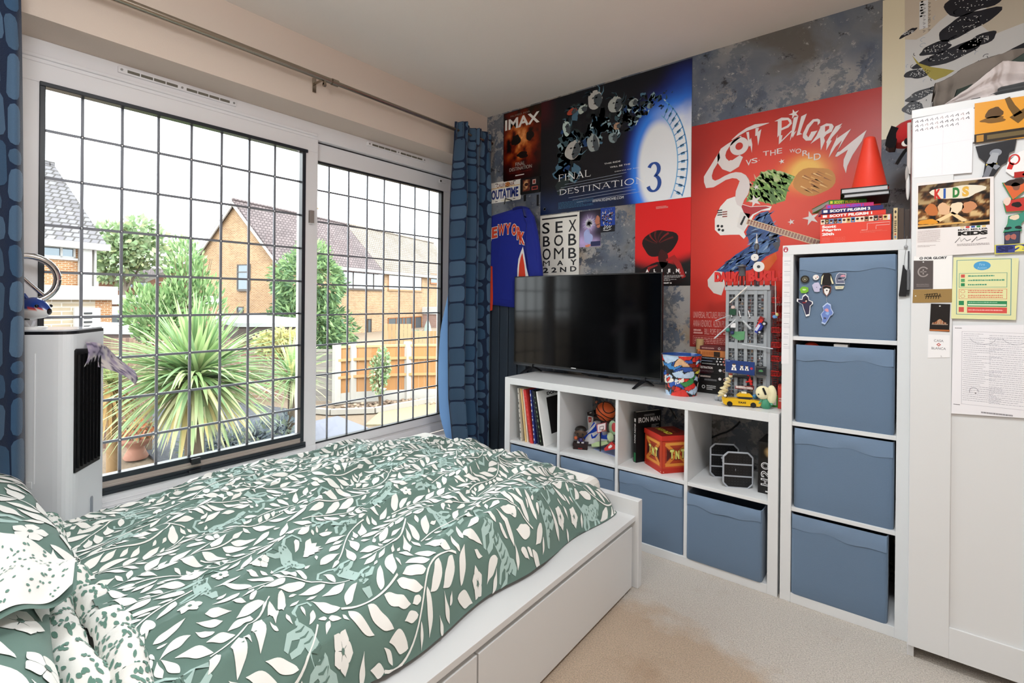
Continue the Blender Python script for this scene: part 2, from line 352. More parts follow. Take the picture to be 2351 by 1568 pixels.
def leading(ys, zs, x, y0, y1, z0, z1, w=.0105):
    b = MB(LEAD)
    for y in ys: b.box((x - .004, y - w / 2, z0), (x + .004, y + w / 2, z1))
    for z in zs: b.box((x - .0035, y0, z - w / 2), (x + .0035, y1, z + w / 2))
    for y in ys:
        for z in zs: b.ball((x + .002, y, z), .0075, 'c9ccd2', METAL, 8)
    return b.build('leading', win)
leading([-2.395 + .1332 * k for k in range(1, 8)], [1.881, 1.695, 1.509, 1.324, 1.144, .966, .788, .61], -.235, -2.395, -1.318, .40, 2.055)
# outer sash, set back
A = [(-1.218,2.022),(-0.214,2.017),(-0.185,0.39),(-1.202,0.414)]
gx = -.262; ry0, ry1, rz0, rz1 = -1.232, A[1][0], .36, A[0][1]
b = MB(UPVC); b.box((-.297, ry0, rz1), (-.235, -.105, 2.128)); b.box((-.297, ry0, .335), (-.235, -.105, A[2][1])); b.box((-.297, ry1, .36), (-.235, -.105, rz1))
b.build('sash', win, bev=.006)
b = MB(DARK); rb = A[2][1]
b.box((-.266, ry0, rz1 - .012), (-.234, ry1, rz1)); b.box((-.266, ry0, rb), (-.234, ry1, rb + .009)); b.box((-.266, ry1 - .02, rb), (-.234, ry1, rz1))
b.box((-.236, ry0, 2.122), (-.2345, -.105, 2.128)); b.build('gasket', win)
b = MB(GLASS); b.box((gx - .003, ry0, rb), (gx + .003, ry1, rz1)); b.build('glass_pane', win)
leading([p[0] for p in [(-1.125,1.449),(-0.991,1.458),(-0.856,1.467),(-0.724,1.476),(-0.593,1.484),(-0.462,1.493),(-0.33,1.502)]], [p[1] for p in [(-0.995,1.859),(-0.993,1.675),(-0.991,1.49),(-0.989,1.311),(-0.987,1.131),(-0.986,0.954),(-0.984,0.779),(-0.982,0.596)]], gx, ry0, ry1, rb, rz1, .009)
b = MB(UPVC); b.box((-.2, [(-1.288,1.704)][0][0] , [(-1.287,1.646)][0][1]), (-.185, [(-1.256,1.709)][0][0], [(-1.288,1.729)][0][1]))
b.box((-.198, [(-1.285,1.705)][0][0] - .004, [(-1.287,1.651)][0][1]), (-.178, [(-1.264,1.708)][0][0], [(-1.288,1.721)][0][1]), '8f847e', SATIN); b.build('latch', win, bev=.002)
b = MB(UPVC); q = [(-0.259,2.091),(-0.202,2.086)]
b.box((-.235, q[0][0], q[0][1] - .012), (-.228, q[1][0] + .01, q[0][1] + .012)); b.tube([(-.229, q[0][0] + .012, q[0][1]), (-.226, q[0][0] + .012, q[0][1])], .007, '101010', SATIN, 12); b.build('stop_block', win, bev=.001)
for y0, y1 in ((-2.155, -1.68), (-.905, -.43)):                    # trickle vents
    b = MB(UPVC); z = 2.192; b.box((-.2, y0, z - .013), (-.188, y1, z + .013)); mid = (y0 + y1) / 2
    for a, c in ((y0 + .03, mid - .016), (mid + .016, y1 - .03)):
        for k in range(4): e = (c - a) / 4; b.box((-.1885, a + e * k + .002, z - .007), (-.186, a + e * (k + 1) - .002, z + .005), '6f6a60', SATIN)
    for y in (y0 + .012, mid, y1 - .012): b.tube([(-.188, y, z), (-.185, y, z)], .005, 'a8a8a8', METAL, 8)
    b.build('trickle_vent', win, bev=.0015)
# ------------------------------------------------------------------ blind clipped to the left pane
BL = plain('anthracite_blind_rail', '1d222a', .32); t = thing('pleated_blind', 'anthracite framed blind clipped round the left pane, folded down at its bottom', 'blind', (-.2, -1.85, .4))
b = MB(BL); x0, x1 = -.232, -.194
b.box((x0, -2.397, .398), (x1, -2.379, 2.057)); b.box((x0, -1.327, .43), (x1, -1.307, 2.048)); b.box((x0, -2.397, 2.04), (x1 + .006, -1.298, 2.057)); b.build('frame', t, bev=.002)
b = MB(BL); b.box((x0, -2.397, .398), (x1 + .004, -1.298, .428)); b.box((x1, -2.397, .402), (x1 + .009, -1.3, .413)); b.box((x1 + .004, -1.345, .402), (x1 + .0046, -1.312, .406), 'd0d0d0', SATIN); b.build('bottom_rail', t, bev=.002)
b = MB(BL); b.box((x0, -2.38, .455), (x1 + .002, -1.322, .479)); b.build('pull_rail', t, bev=.002)
b = MB(CLOTH)
for k in range(4): b.box((x0 + .006, -2.378, .4275 + k * .007), (x1 - (.001 if k % 2 else .004), -1.324, .434 + k * .007), 'b9aca3')
b.build('folded_fabric', t)
hy = [(-1.871,0.476),(-1.831,0.466)]; b = MB(BLACKP); b.box((x1, hy[0][0], .452), (x1 + .02, hy[1][0], .474)); b.box((x1 + .012, hy[0][0], .446), (x1 + .022, hy[1][0], .456)); b.box((x1 + .004, hy[0][0] - .01, .409), (x1 + .018, hy[1][0] + .004, .422)); b.build('pull_handle', t, bev=.003)
# ------------------------------------------------------------------ curtain pole and curtains
PX = .1; PZ = 2.345
t = thing('curtain_pole', 'brushed steel curtain pole above the window', 'curtain pole', (PX, -1.3, PZ))
b = MB(STEEL); b.tube([(PX, -3.2, PZ), (PX, -1.34, PZ)], .0145, n=20); b.tube([(PX, -1.34, PZ), (PX, -.06, PZ)], .0115, n=20); b.build('pole', t)
b = MB(STEEL); b.tube([(PX, -1.335, PZ), (PX, -1.325, PZ), (PX, -1.3, PZ)], .0175, n=20); b.build('collar', t)
b = MB(STEEL); b.box((0, -1.385, PZ - .045), (.006, -1.365, PZ + .03)); b.box((0, -1.38, PZ - .006), (PX, -1.37, PZ + .004)); b.tube([(PX, -1.381, PZ - .03), (PX, -1.369, PZ - .03)], .01, n=12); b.box((PX - .008, -1.381, PZ - .034), (PX + .008, -1.369, PZ)); b.build('bracket', t, bev=.002)
NAVY, STONE, STONE2 = '1e2c46', '46607b', '506b87'
CURT = attr('printed_curtain', .85, .15, .35, 420, sheen=.3, trans=.12)
def drape(b, Sf, pts_rows, col, off=.0016):
    """a strip of cloth print lying on the surface Sf(u, v): rows of (u, v) points"""
    w = len(pts_rows[0]); vs = []
    for row in pts_rows:
        for u, v in row:
            p = Vector(Sf(u, v)); e = 1e-3; n = (Vector(Sf(u + e, v)) - p).cross(Vector(Sf(u, v + e)) - p)
            n = n.normalized() if n.length > 1e-12 else Vector((0, 0, 1)); vs.append(p + n * off)
    b.add(vs, [(j * w + i, j * w + i + 1, (j + 1) * w + i + 1, (j + 1) * w + i) for j in range(len(pts_rows) - 1) for i in range(w - 1)], col, None, True)
def stones(b, Sf, W_, H_, rng, off):
    """rounded cobble print: columns of blocks in cloth coordinates (metres) over a W_ x H_ cloth"""
    u = .01
    while u < W_ - .05:
        w = min(rng.uniform(.085, .14), W_ - u - .01); v = rng.uniform(-.06, 0)
        while v < H_ - .01:
            h = rng.uniform(.08, .17) if rng.random() > .2 else rng.uniform(.045, .07)
            a0, a1, c0, c1 = u + .006, u + w - .006 + rng.uniform(-.01, .008), max(v + .006, .004), min(v + h - .006, H_ - .004)
            if c1 - c0 > .03:
                rows = []; nj = max(4, int((c1 - c0) / .016)); cu, cv, hu, hv = (a0 + a1) / 2, (c0 + c1) / 2, (a1 - a0) / 2, (c1 - c0) / 2; sk = rng.uniform(-.09, .09); r = .022
                for j in range(nj + 1):
                    tt = -math.cos(PI * j / nj); y = cv + hv * tt; d = hv - abs(y - cv)
                    hw = hu - (r - math.sqrt(max(0, r * r - (r - d) ** 2)) if d < r else 0)
                    rows.append([((cu + sk * (y - cv) + hw * (2 * i / 8 - 1)) / W_, y / H_) for i in range(9)])
                drape(b, Sf, rows, rng.choice([STONE, STONE2, '3c5a79']), off)
            v += h
        u += w
def curtain(name, label, y0, y1, cloth, nfold, xc, amp, zt, zb, seed, lean, off=-.0016, lining=None):
    rng = random.Random(seed); ph = [rng.uniform(0, 6.28) for _ in range(5)]
    def Sf(u, v):
        a = (.35 + .65 * sstep(0, .25, v)); s = u + .012 * math.sin(9 * u + ph[2]) * a
        y = y0 + (y1 - y0) * s + .006 * math.sin(2 * PI * nfold * u + ph[1]) * a + lean(u, v)
        x = xc + amp * a * math.sin(2 * PI * nfold * s + ph[0] + .5 * v) + .25 * amp * math.sin(2 * PI * nfold * 1.7 * s + ph[3] + 2 * v) * a
        if v < .05: x += .25 * amp * math.sin(2 * PI * nfold * 3 * s)
        return (x, y, zt + (zb - zt) * v + .01 * math.sin(14 * u + ph[4]) * (1 - v))
    t = thing(name, label, 'curtain', (xc, (y0 + y1) / 2, zb), 'navy cobble print curtains')
    b = MB(CURT); b.grid(Sf, 90, 70, NAVY); stones(b, Sf, cloth, zt - zb, rng, off); b.build('cloth', t)
    if lining:
        q = MB(attr('curtain_lining', .8, .2, trans=.45)); q.grid(lining, 10, 30, '7aa3d6'); q.build('lining', t)
    return t
curtain('curtain', 'navy cobble print curtain at the corner beside the shelves', -.44, -.075, .72, 3, .115, .034, 2.405, .13, 5,
        lambda u, v: (.05 * (v > .8) * (v - .8) / .2 * (1 - u) + -.03 * math.sin(v * 3) * (1 - u)),
        lining=lambda u, v: (.085 - .075 * (1 - u) * sstep(0, .35, v) + .006 * math.sin(9 * v), -.445 - .028 * sstep(0, .5, v) * (1 - u) + .006 * math.sin(9 * v + 2 * u) * v + .02 * u + .09 * sstep(.72, 1, v), 1.45 - 1.3 * v))
curtain('curtain', 'navy cobble print curtain hanging in front of the cooler, nearest the pillows', -3.15, -2.462, 1.0, 4, .13, .04, 2.42, .1, 11, lambda u, v: -.03 * (1 - v) * u)
# chrome ring that shows past the curtain
t = thing('chrome_ring', 'chrome ring with one spoke peeping out past the near curtain', 'ornament', (-.15, -2.47, 1.2))
q = [(-2.437,1.292)]; cy, cz = q[0]
b = MB(CHROME); b.tube([(-.12, cy + .085 * math.cos(k * PI / 16), cz + .085 * math.sin(k * PI / 16)) for k in range(33)], .012, n=12, cap=False); b.build('ring', t)
b = MB(CHROME); b.tube([(-.12, cy - .06, cz + .06), (-.12, cy + .045, cz - .06)], .007); b.build('spoke', t)
b = MB(BLACKP); b.box((-.2, cy - .012, cz - .24), (-.19, cy + .018, cz - .09)); b.box((-.2, cy - .005, cz - .1), (-.115, cy + .01, cz - .082)); b.build('bracket', t, bev=.004)

# ================================================================== outside the window
OUT[0] = .40
def walldir(name, kind, c1, c2, mortar, bw, rh, ms=.012, zk=1.0, bump=.3, rough=.85, off=.5):
    """brick or roof-tile courses that run along walls and slopes of the houses outside"""
    m, n, l, b = nmat(name); tc = n.new('ShaderNodeNewGeometry'); d = n.new('ShaderNodeVectorMath'); d.operation = 'DOT_PRODUCT'
    d.inputs[1].default_value = (.954 - .30, .30 + .954, 0); l.new(tc.outputs['Position'], d.inputs[0]); sx = n.new('ShaderNodeSeparateXYZ'); l.new(tc.outputs['Position'], sx.inputs[0])
    mz = n.new('ShaderNodeMath'); mz.operation = 'MULTIPLY'; mz.inputs[1].default_value = zk; l.new(sx.outputs['Z'], mz.inputs[0])
    cb = n.new('ShaderNodeCombineXYZ'); l.new(d.outputs['Value'], cb.inputs[0]); l.new(mz.outputs[0], cb.inputs[1])
    t = n.new('ShaderNodeTexBrick'); t.inputs['Color1'].default_value = (*lin(c1), 1); t.inputs['Color2'].default_value = (*lin(c2), 1); t.inputs['Mortar'].default_value = (*lin(mortar), 1)
    t.inputs['Scale'].default_value = 1; t.inputs['Brick Width'].default_value = bw; t.inputs['Row Height'].default_value = rh; t.inputs['Mortar Size'].default_value = ms; t.offset = off
    l.new(cb.outputs[0], t.inputs[0])
    ns = n.new('ShaderNodeTexNoise'); ns.inputs['Scale'].default_value = .7; ns.inputs['Detail'].default_value = 5; l.new(tc.outputs['Position'], ns.inputs[0])
    r = n.new('ShaderNodeValToRGB'); r.color_ramp.elements[0].position = .3; r.color_ramp.elements[0].color = (.82, .82, .82, 1); r.color_ramp.elements[1].position = .7; r.color_ramp.elements[1].color = (1.1, 1.1, 1.1, 1); l.new(ns.outputs[0], r.inputs[0])
    mx = n.new('ShaderNodeMix'); mx.data_type = 'RGBA'; mx.blend_type = 'MULTIPLY'; mx.inputs[0].default_value = 1; l.new(t.outputs['Color'], mx.inputs[6]); l.new(r.outputs[0], mx.inputs[7]); l.new(mx.outputs[2], b.inputs['Base Color'])
    bp = n.new('ShaderNodeBump'); bp.inputs['Strength'].default_value = bump; bp.inputs['Distance'].default_value = .03; bp.invert = True; l.new(t.outputs['Fac'], bp.inputs['Height']); l.new(bp.outputs[0], b.inputs['Normal'])
    b.inputs['Roughness'].default_value = rough; b.inputs['Specular IOR Level'].default_value = .2; return m
BRICK = walldir('tan_brick', 0, 'd8ab74', 'bd8850', 'e6d6c2', .225, .075)
BRICKO = walldir('orange_brick', 0, 'd69a66', 'bd7a48', 'e6d2b8', .225, .075)
BRICKR = walldir('red_brick', 0, 'cf8a6c', 'b9704f', 'e0c8b6', .225, .075)
BRICKP = walldir('pink_brick', 0, 'c49a8c', 'b98a7d', 'd5c2b8', .225, .075)
STONEW = walldir('stone_facing', 0, 'd8c9b0', 'c9b79b', 'efe6d8', .62, .16, .02)
TILEB = walldir('brown_roof_tiles', 0, '9a8c8c', '887a7b', '5f5455', .30, .25, .03, 1.25, .8)
TILEG = walldir('grey_roof_tiles', 0, '9c9a9e', '8a878c', '63605f', .30, .25, .03, 1.25, .8)
TILEL = walldir('pale_roof_tiles', 0, 'bdb2a4', 'ad a195'.replace(' ', ''), '82776c', .30, .25, .03, 1.25, .8)
PANE = plain('outdoor_glass', '8d9aa3', .05, .6); PALEPANE = plain('bright_reflecting_glass', 'dfe6ea', .06, .75)
UPW = plain('white_fascia', 'f2f1ee', .5)
def fr(P, u, t): return Matrix(((u[0], t[0], 0, P[0]), (u[1], t[1], 0, P[1]), (0, 0, 1, 0), (0, 0, 0, 1)))
UV_ = (-.29998, .95394); TV_ = (-.95394, -.29998)
# ground in bands: patio level garden, falling away past the fences
b = MB(plain('earth', 'a08a72', .95, bump=.4, bscale=30, noise=.25))
xs = [(-.3, -.62), (-12, -.62), (-20, -1.5), (-120, -1.5)]
for (x0, z0), (x1, z1) in zip(xs, xs[1:]): b.add([(x0, -60, z0), (x0, 90, z0), (x1, 90, z1), (x1, -60, z1)], [(0, 1, 2, 3)])
struct(b.build('ground', origin=(0, 0, -.62)))
b = MB(plain('lawn_turf', 'beb08c', .95, bump=.6, bscale=140, noise=.3)); P_ = [(-3.649,1.546),(-4.169,2.196),(-4.174,3.599),(-3.951,4.357),(-2.02,2.204),(-2.86,2.335)]; b.prism(P_, 'z', -.618, -.598); tag(b.build('lawn'), 'straw coloured lawn inside the stone edging', 'lawn', None, 'stuff')
b = MB(plain('grey_paving', '9598a8', .9, bump=.3, bscale=200, noise=.1)); b.prism([(-4.345,0.622),(-4.415,1.584),(-3.474,1.473),(-2.924,0.221),(-3.298,-0.101)], 'z', -.618, -.597); struct(b.build('path'))
m, n, l, bb = nmat('peach_flagstones'); t_ = n.new('ShaderNodeTexBrick'); tc = n.new('ShaderNodeTexCoord'); l.new(tc.outputs['Object'], t_.inputs[0]); t_.inputs['Scale'].default_value = 1; t_.inputs['Brick Width'].default_value = .6; t_.inputs['Row Height'].default_value = .45; t_.inputs['Mortar Size'].default_value = .012
t_.inputs['Color1'].default_value = (*lin('e6cdb4'), 1); t_.inputs['Color2'].default_value = (*lin('dcb798'), 1); t_.inputs['Mortar'].default_value = (*lin('c9bca8'), 1); l.new(t_.outputs[0], bb.inputs['Base Color']); bb.inputs['Roughness'].default_value = .8
b = MB(m); b.prism([(-.31, -4), (-3.6, -4), (-3.9, -1.75), (-2.6, -1.15), (-1.2, -1.05), (-.31, -1.0)], 'z', -.618, -.594); struct(b.build('patio'))
b = MB(plain('slate_chippings', '5a5d66', .9, bump=.8, bscale=40, noise=.35)); b.prism([(-6.349,-0.907),(-6.764,-0.478),(-7.039,0.315),(-6.463,1.06),(-5.066,1.407),(-3.984,0.936),(-3.39,0.255),(-3.292,-0.295),(-3.493,-0.747),(-4.015,-0.915),(-5.235,-0.853)], 'z', -.612, -.589); tag(b.build('slate_chippings'), 'dark slate chippings spread round the big spiky plant', 'slate chippings', None, 'stuff')
def bar(b, a, c, w, z0, z1, col='ffffff', mat=None):
    a, c = Vector((*a, 0)), Vector((*c, 0)); d = (c - a).normalized(); s = Vector((-d.y, d.x, 0)) * w / 2
    b.prism([tuple((p)[:2]) for p in (a - s, c - s, c + s, a + s)], 'z', z0, z1, col, mat)
def polyline(pts, w, z0, z1, col, name, mat=MATTE):
    b = MB(mat)
    for p, q in zip(pts, pts[1:]): bar(b, p, q, w, z0, z1, col)
    return b.build(name)
struct(polyline([(-5.114,1.359),(-4.586,1.577),(-4.178,2.1),(-4.08,3.508),(-4.012,4.553)], .09, -.6, -.52, 'cfc8bd', 'kerb'))
# ---- the garden fence: concrete posts, orange panels, pale gravel boards
FB = [(-5.187,2.047),(-5.142,2.329),(-4.625,3.145),(-4.494,3.872)]; hz = lambda p, y: 1.2314 - (y - 690) * math.hypot(p[0] - 2.39, p[1] + 2.74) / 1130 / 1.0
t = thing('garden_fence', 'orange boarded garden fence with white concrete posts and gravel boards', 'fence', (FB[1][0], FB[1][1], -.6))
FT = .42
for k in range(3):
    b = MB(MATTE); p = FB[k]; b.box((p[0] - .055, p[1] - .055, -.6), (p[0] + .055, p[1] + .055, FT + .03), 'e9e4dc'); b.build('post', t, bev=.008)
ends = [FB[0], FB[1], FB[2], (FB[2][0] + (FB[2][0] - FB[1][0]) * 1.2 + .25, FB[2][1] + (FB[2][1] - FB[1][1]) * 1.2)]
rng = random.Random(3)
for k in range(3):
    a, c = Vector((*ends[k], 0)), Vector((*ends[k + 1], 0)); L_ = (c - a).length; nb = max(3, int(L_ / .1)); d = (c - a) / nb
    b = MB(MATTE)
    for i in range(nb): bar(b, (a + d * i)[:2], (a + d * (i + .97))[:2], .02, -.42, FT - .04, rng.choice(['e0a873', 'dca167', 'e3b07f', 'd89a62']))
    bar(b, a[:2], c[:2], .06, FT - .06, FT - .02, 'efc392')
    off = Vector((d.y, -d.x, 0)).normalized() * .03
    for z in (-.14, .16): bar(b, (a + off)[:2], (c + off)[:2], .05, z - .025, z + .02, 'ecba82')
    b.build('panel', t)
    b = MB(MATTE); bar(b, a[:2], c[:2], .05, -.6, -.42, 'e6e2da'); b.build('gravel_board', t)
# weathered grey panel beside the first post
g0 = [(-5.652,1.731)][0]
t = thing('grey_fence', 'weathered grey lap fence panel at the first white post', 'fence', (g0[0], g0[1], -.6)); b = MB(MATTE)
for k in range(9): bar(b, g0, (FB[0][0] - .07, FB[0][1] - .03), .02 + .006 * (k % 2), -.55 + k * .1, -.455 + k * .1, ['a9a29a', '9b958f', 'b3aca2'][k % 3])
bar(b, g0, (FB[0][0] - .07, FB[0][1] - .03), .05, FT - .12, FT - .08, 'b8b1a7'); b.build('panel', t)
# ---- plants
OUT[0] = .66
def cards(b, c, rad, n, size, cols, rng, up=.0, shell=.55, asp=.45, droop=0, zmin=None):
    for _ in range(n):
        d = Vector((rng.gauss(0, 1), rng.gauss(0, 1), rng.gauss(0, 1))).normalized(); r = shell + (1 - shell) * rng.random() ** .5
        lump = .85 + .3 * fbm(d.x * 2.5 + c[0] + 5, d.y * 2.5 + d.z * 3 + c[1] + 9, 3)
        p = Vector((c[0] + rad[0] * d.x * r * lump, c[1] + rad[1] * d.y * r * lump, c[2] + rad[2] * d.z * r * lump))
        if zmin is not None and p.z < zmin: continue
        ax = (d + Vector((rng.uniform(-.7, .7), rng.uniform(-.7, .7), rng.uniform(-.7, .7) + up - droop))).normalized()
        sd = ax.cross(Vector((rng.uniform(-1, 1), rng.uniform(-1, 1), rng.uniform(-1, 1)))).normalized(); s = size * rng.uniform(.6, 1.3)
        q = [p - ax * s, p + sd * s * asp, p + ax * s, p - sd * s * asp]
        b.add(q, [(0, 1, 2, 3)], rng.choice(cols))
def stems(b, c, r, h, n, rng, col='6d5a45'):
    for _ in range(n): a = rng.uniform(0, 6.28); b.tube([(c[0], c[1], c[2]), (c[0] + r * .5 * math.cos(a), c[1] + r * .5 * math.sin(a), c[2] + h * .5), (c[0] + r * math.cos(a), c[1] + r * math.sin(a), c[2] + h)], .012, col, MATTE, 6, r2=.004)
def shrub(name, label, cat, c, rad, n, size, cols, seed, group=None, base=None, **kw):
    rng = random.Random(seed); zb = c[2] - rad[2] * 1.05 if base is None else base
    t = thing(name, label, cat, (c[0], c[1], zb), group); b = MB(LEAF)
    for k in range(5): cards(b, (c[0] + rng.uniform(-.4, .4) * rad[0], c[1] + rng.uniform(-.4, .4) * rad[1], c[2] + rng.uniform(-.35, .35) * rad[2]), [q * .7 for q in rad], n // 5, size, cols, rng, **kw)
    b.build('foliage', t); s = MB(MATTE); stems(s, (c[0], c[1], zb), min(rad[:2]) * .7, c[2] + rad[2] * .6 - zb, 7, rng); s.build('stems', t)
P = [(-6.6655,-0.2227,0.8619),(-6.5182,0.2573,1.1703),(-5.9947,1.5074,0.5723)]
shrub('garden_shrub', 'bright green leafy shrub behind the spiky plant, the lower one', 'shrub', P[0], (.55, .5, .62), 1900, .062, ['8dae72', '769a60', 'a9c48a', '648a56', '9abb80'], 1, 'green shrubs behind the spiky plant', up=.9, asp=.3)
shrub('garden_shrub', 'bright green leafy shrub behind the spiky plant, the taller upright one', 'shrub', (P[1][0], P[1][1], P[1][2] + .12), (.42, .45, .95), 2000, .062, ['90b276', '789c62', 'acc68c', '668c58', '9cbd82'], 2, 'green shrubs behind the spiky plant', up=1.1, asp=.3)
shrub('golden_shrub', 'yellow leaved shrub below the flat garage roof', 'shrub', (P[2][0], P[2][1], P[2][2] - .1), (.4, .5, .34), 1100, .05, ['d6cc88', 'e2d99c', 'c8c280', 'b6b87c'], 4, asp=.5)
P = [(-4.5599,2.4925,-0.134)]
shrub('variegated_shrub', 'small variegated shrub growing in front of the orange fence', 'shrub', (P[0][0], P[0][1], .0), (.2, .2, .46), 900, .036, ['9cb98a', 'c5d3a8', '7ea06c', 'dfe3bd', '8aab78'], 5, base=-.6, asp=.5)
P = [(-11.0812,4.925,1.0245)]; rng = random.Random(8); c = P[0]
t = thing('conifer', 'big dense green conifer standing in front of the tan brick house', 'tree', (c[0], c[1], -1)); b = MB(LEAF)
for k in range(9): cards(b, (c[0] + rng.uniform(-.5, .5), c[1] + rng.uniform(-.5, .5), c[2] + rng.uniform(-1.0, .9)), (1.15 - .03 * k, 1.15 - .03 * k, .9), 1000, .11, ['7a9a68', '638058', '8fae76', '507050', '9cba80', '698a5e'], rng, droop=.3, asp=.28, shell=.7)
cards(b, (c[0], c[1], c[2] + 1.3), (.6, .6, .75), 800, .1, ['86a470', '9cba80', '698a5e'], rng, up=.3, asp=.28)
b.build('foliage', t); b = MB(MATTE); b.tube([(c[0], c[1], -1), (c[0], c[1], c[2] + 1)], .14, '6b5844', r2=.04); b.build('trunk', t)
P = [(-56.002,11.0523,5.8505),(-56.3538,9.4671,4.9109),(-55.4967,13.0394,5.7775),(-54.607,16.0005,4.8579)]; rng = random.Random(9)
t = thing('tall_tree', 'tall airy pale green tree beyond the red brick houses', 'tree', (P[0][0], P[0][1], -1.5)); b = MB(LEAF)
for p, r, k in ((P[0], 3.3, 700), (P[1], 2.3, 420), (P[2], 2.8, 520), ([(-56.2225,10.0831,7.0241)][0], 1.9, 300), ([(-55.7387,12.123,7.6326)][0], 2.0, 300), ([(-56.1116,10.5796,4.1451)][0], 2.6, 420)): cards(b, p, (r, r, r * .8), k, .33, ['a5bd92', '93b07f', 'b9cba6', '8aa678', 'c3cf9d'], rng, asp=.6, shell=.2)
b.build('foliage', t); b = MB(MATTE); b.tube([(P[0][0], P[0][1], -1.5), P[0]], .35, '8d8478', r2=.12)
for q in P[1:3]: b.tube([(P[0][0], P[0][1], 1.5), q], .14, '8d8478', r2=.05)
b.build('trunk', t)
b = MB(LEAF); c = P[3]; t = thing('young_tree', 'thin pale tree left of the gabled house', 'tree', (c[0], c[1], -1.5)); cards(b, (c[0], c[1], c[2] + .5), (1.1, 1.1, 2.4), 420, .25, ['b5c9a0', 'a3ba8e', 'c6d5b2'], rng, asp=.5, shell=.1, up=.6); b.build('foliage', t)
b = MB(MATTE); b.tube([(c[0], c[1], -1.5), (c[0], c[1], c[2] + 2)], .09, '8d8478', r2=.03); b.build('trunk', t)
def blades(b, c, n, L, W_, rng, el0, el1, cols, droop, az0=0, az1=2 * PI, seg=7):
    for k in range(n):
        az = rng.uniform(az0, az1); el = rng.uniform(el0, el1); ln = L * rng.uniform(.75, 1.1); w = W_ * rng.uniform(.75, 1.2)
        d = Vector((math.cos(az) * math.cos(el), math.sin(az) * math.cos(el), math.sin(el))); p = Vector(c) + Vector((rng.uniform(-.04, .04), rng.uniform(-.04, .04), rng.uniform(-.05, .05))); vs = []
        sd = d.cross(Vector((0, 0, 1))); sd = sd.normalized() if sd.length > .05 else Vector((1, 0, 0)); dr = droop * rng.uniform(.4, 1.3)
        for i in range(seg + 1):
            t = i / seg; ww = w * (min(1, .45 + t * 2.2) * (1 - t ** 2.2) + .02) / 2; nn = sd.cross(d).normalized()
            vs += [p - sd * ww + nn * ww * .35, p, p + sd * ww + nn * ww * .35]
            p = p + d * ln / seg; d = (d + Vector((0, 0, -dr / seg))).normalized()
        cc = rng.choice(cols); b.add(vs, [(3 * i + j, 3 * i + j + 1, 3 * i + j + 4, 3 * i + j + 3) for i in range(seg) for j in (0, 1)], cc, None, True)
GREENS = ['9dbb7c', '88aa6e', 'aecb8c', '769a66', 'bcd49a', 'c9d8a0', '8fb07f']
P = [(-3.2839,-0.7922,0.391)]; c = P[0]; rng = random.Random(21)
t = thing('spiky_palm', 'huge spiky sword leaved plant in the middle of the left window view', 'plant', (c[0], c[1], -.6)); b = MB(LEAF)
blades(b, c, 130, .84, .05, rng, .7, 1.5, GREENS, .25); blades(b, c, 210, 1.08, .048, rng, .0, .75, GREENS, .75); blades(b, c, 120, 1.0, .05, rng, -.45, .15, ['b4c893', 'a4bd88', 'c8d3a0', 'd9d9a8', '8eab7a'], .9)
blades(b, c, 90, .85, .055, rng, -1.2, -.3, ['c3cf9f', 'aebf8c', 'd6d7ac', 'dfcf8e'], .6); b.build('leaves', t)
b = MB(MATTE); b.tube([(c[0], c[1], -.62), (c[0], c[1], c[2])], .09, '6c5f52', n=10); b.build('trunk', t)
P = [(-3.799,0.5288,0.1797)]; c = P[0]; t = thing('spiky_palm', 'smaller spiky plant at the right end of the left pane, behind the huge one', 'plant', (c[0], c[1], -.6)); b = MB(LEAF)
blades(b, c, 110, .62, .035, rng, -.2, 1.4, GREENS + ['d8d99a', 'e3dd9c'], .6); blades(b, c, 30, .6, .035, rng, -1, -.1, ['c3cf9f', 'd6d7ac'], .6); b.build('leaves', t); b = MB(MATTE); b.tube([(c[0], c[1], -.62), (c[0], c[1], c[2])], .06, '6c5f52', n=10); b.build('trunk', t)
P = [(-3.6611,-1.3949,0.37)]; c = P[0]; t = thing('straw_palm', 'small palm with dry straw skirt beside the cooler', 'plant', (c[0], c[1], -.6)); b = MB(LEAF)
blades(b, c, 60, .34, .03, rng, .1, 1.3, ['b8c48a', 'a3b678', 'cdc98f'], .6); blades(b, (c[0], c[1], c[2] - .05), 60, .5, .035, rng, -1.4, -.4, ['e3c791', 'd9b87c', 'ecd6a6', 'c9a56d'], .4); b.build('leaves', t); b = MB(MATTE); b.tube([(c[0], c[1], -.62), (c[0], c[1], c[2])], .045, '8f7452', n=10); b.build('trunk', t)
P = [(-4.329,-1.028)]
c = P[0]; t = thing('flower_bowl', 'terracotta pedestal bowl holding orange leaves on the patio', 'flower pot', (c[0], c[1], -.6)); b = MB(MATTE)
b.lathe([(.11, 0), (.12, .02), (.085, .1), (.08, .13), (.17, .2), (.19, .235), (.175, .235)], (c[0], c[1], -.6), 24, 'b0806e'); b.build('bowl', t)
b = MB(LEAF); cards(b, (c[0], c[1], -.29), (.2, .2, .13), 220, .04, ['e0935f', 'd9875a', 'ecb089', '7d6a5c', 'a7ad83'], rng, asp=.6); b.build('foliage', t)
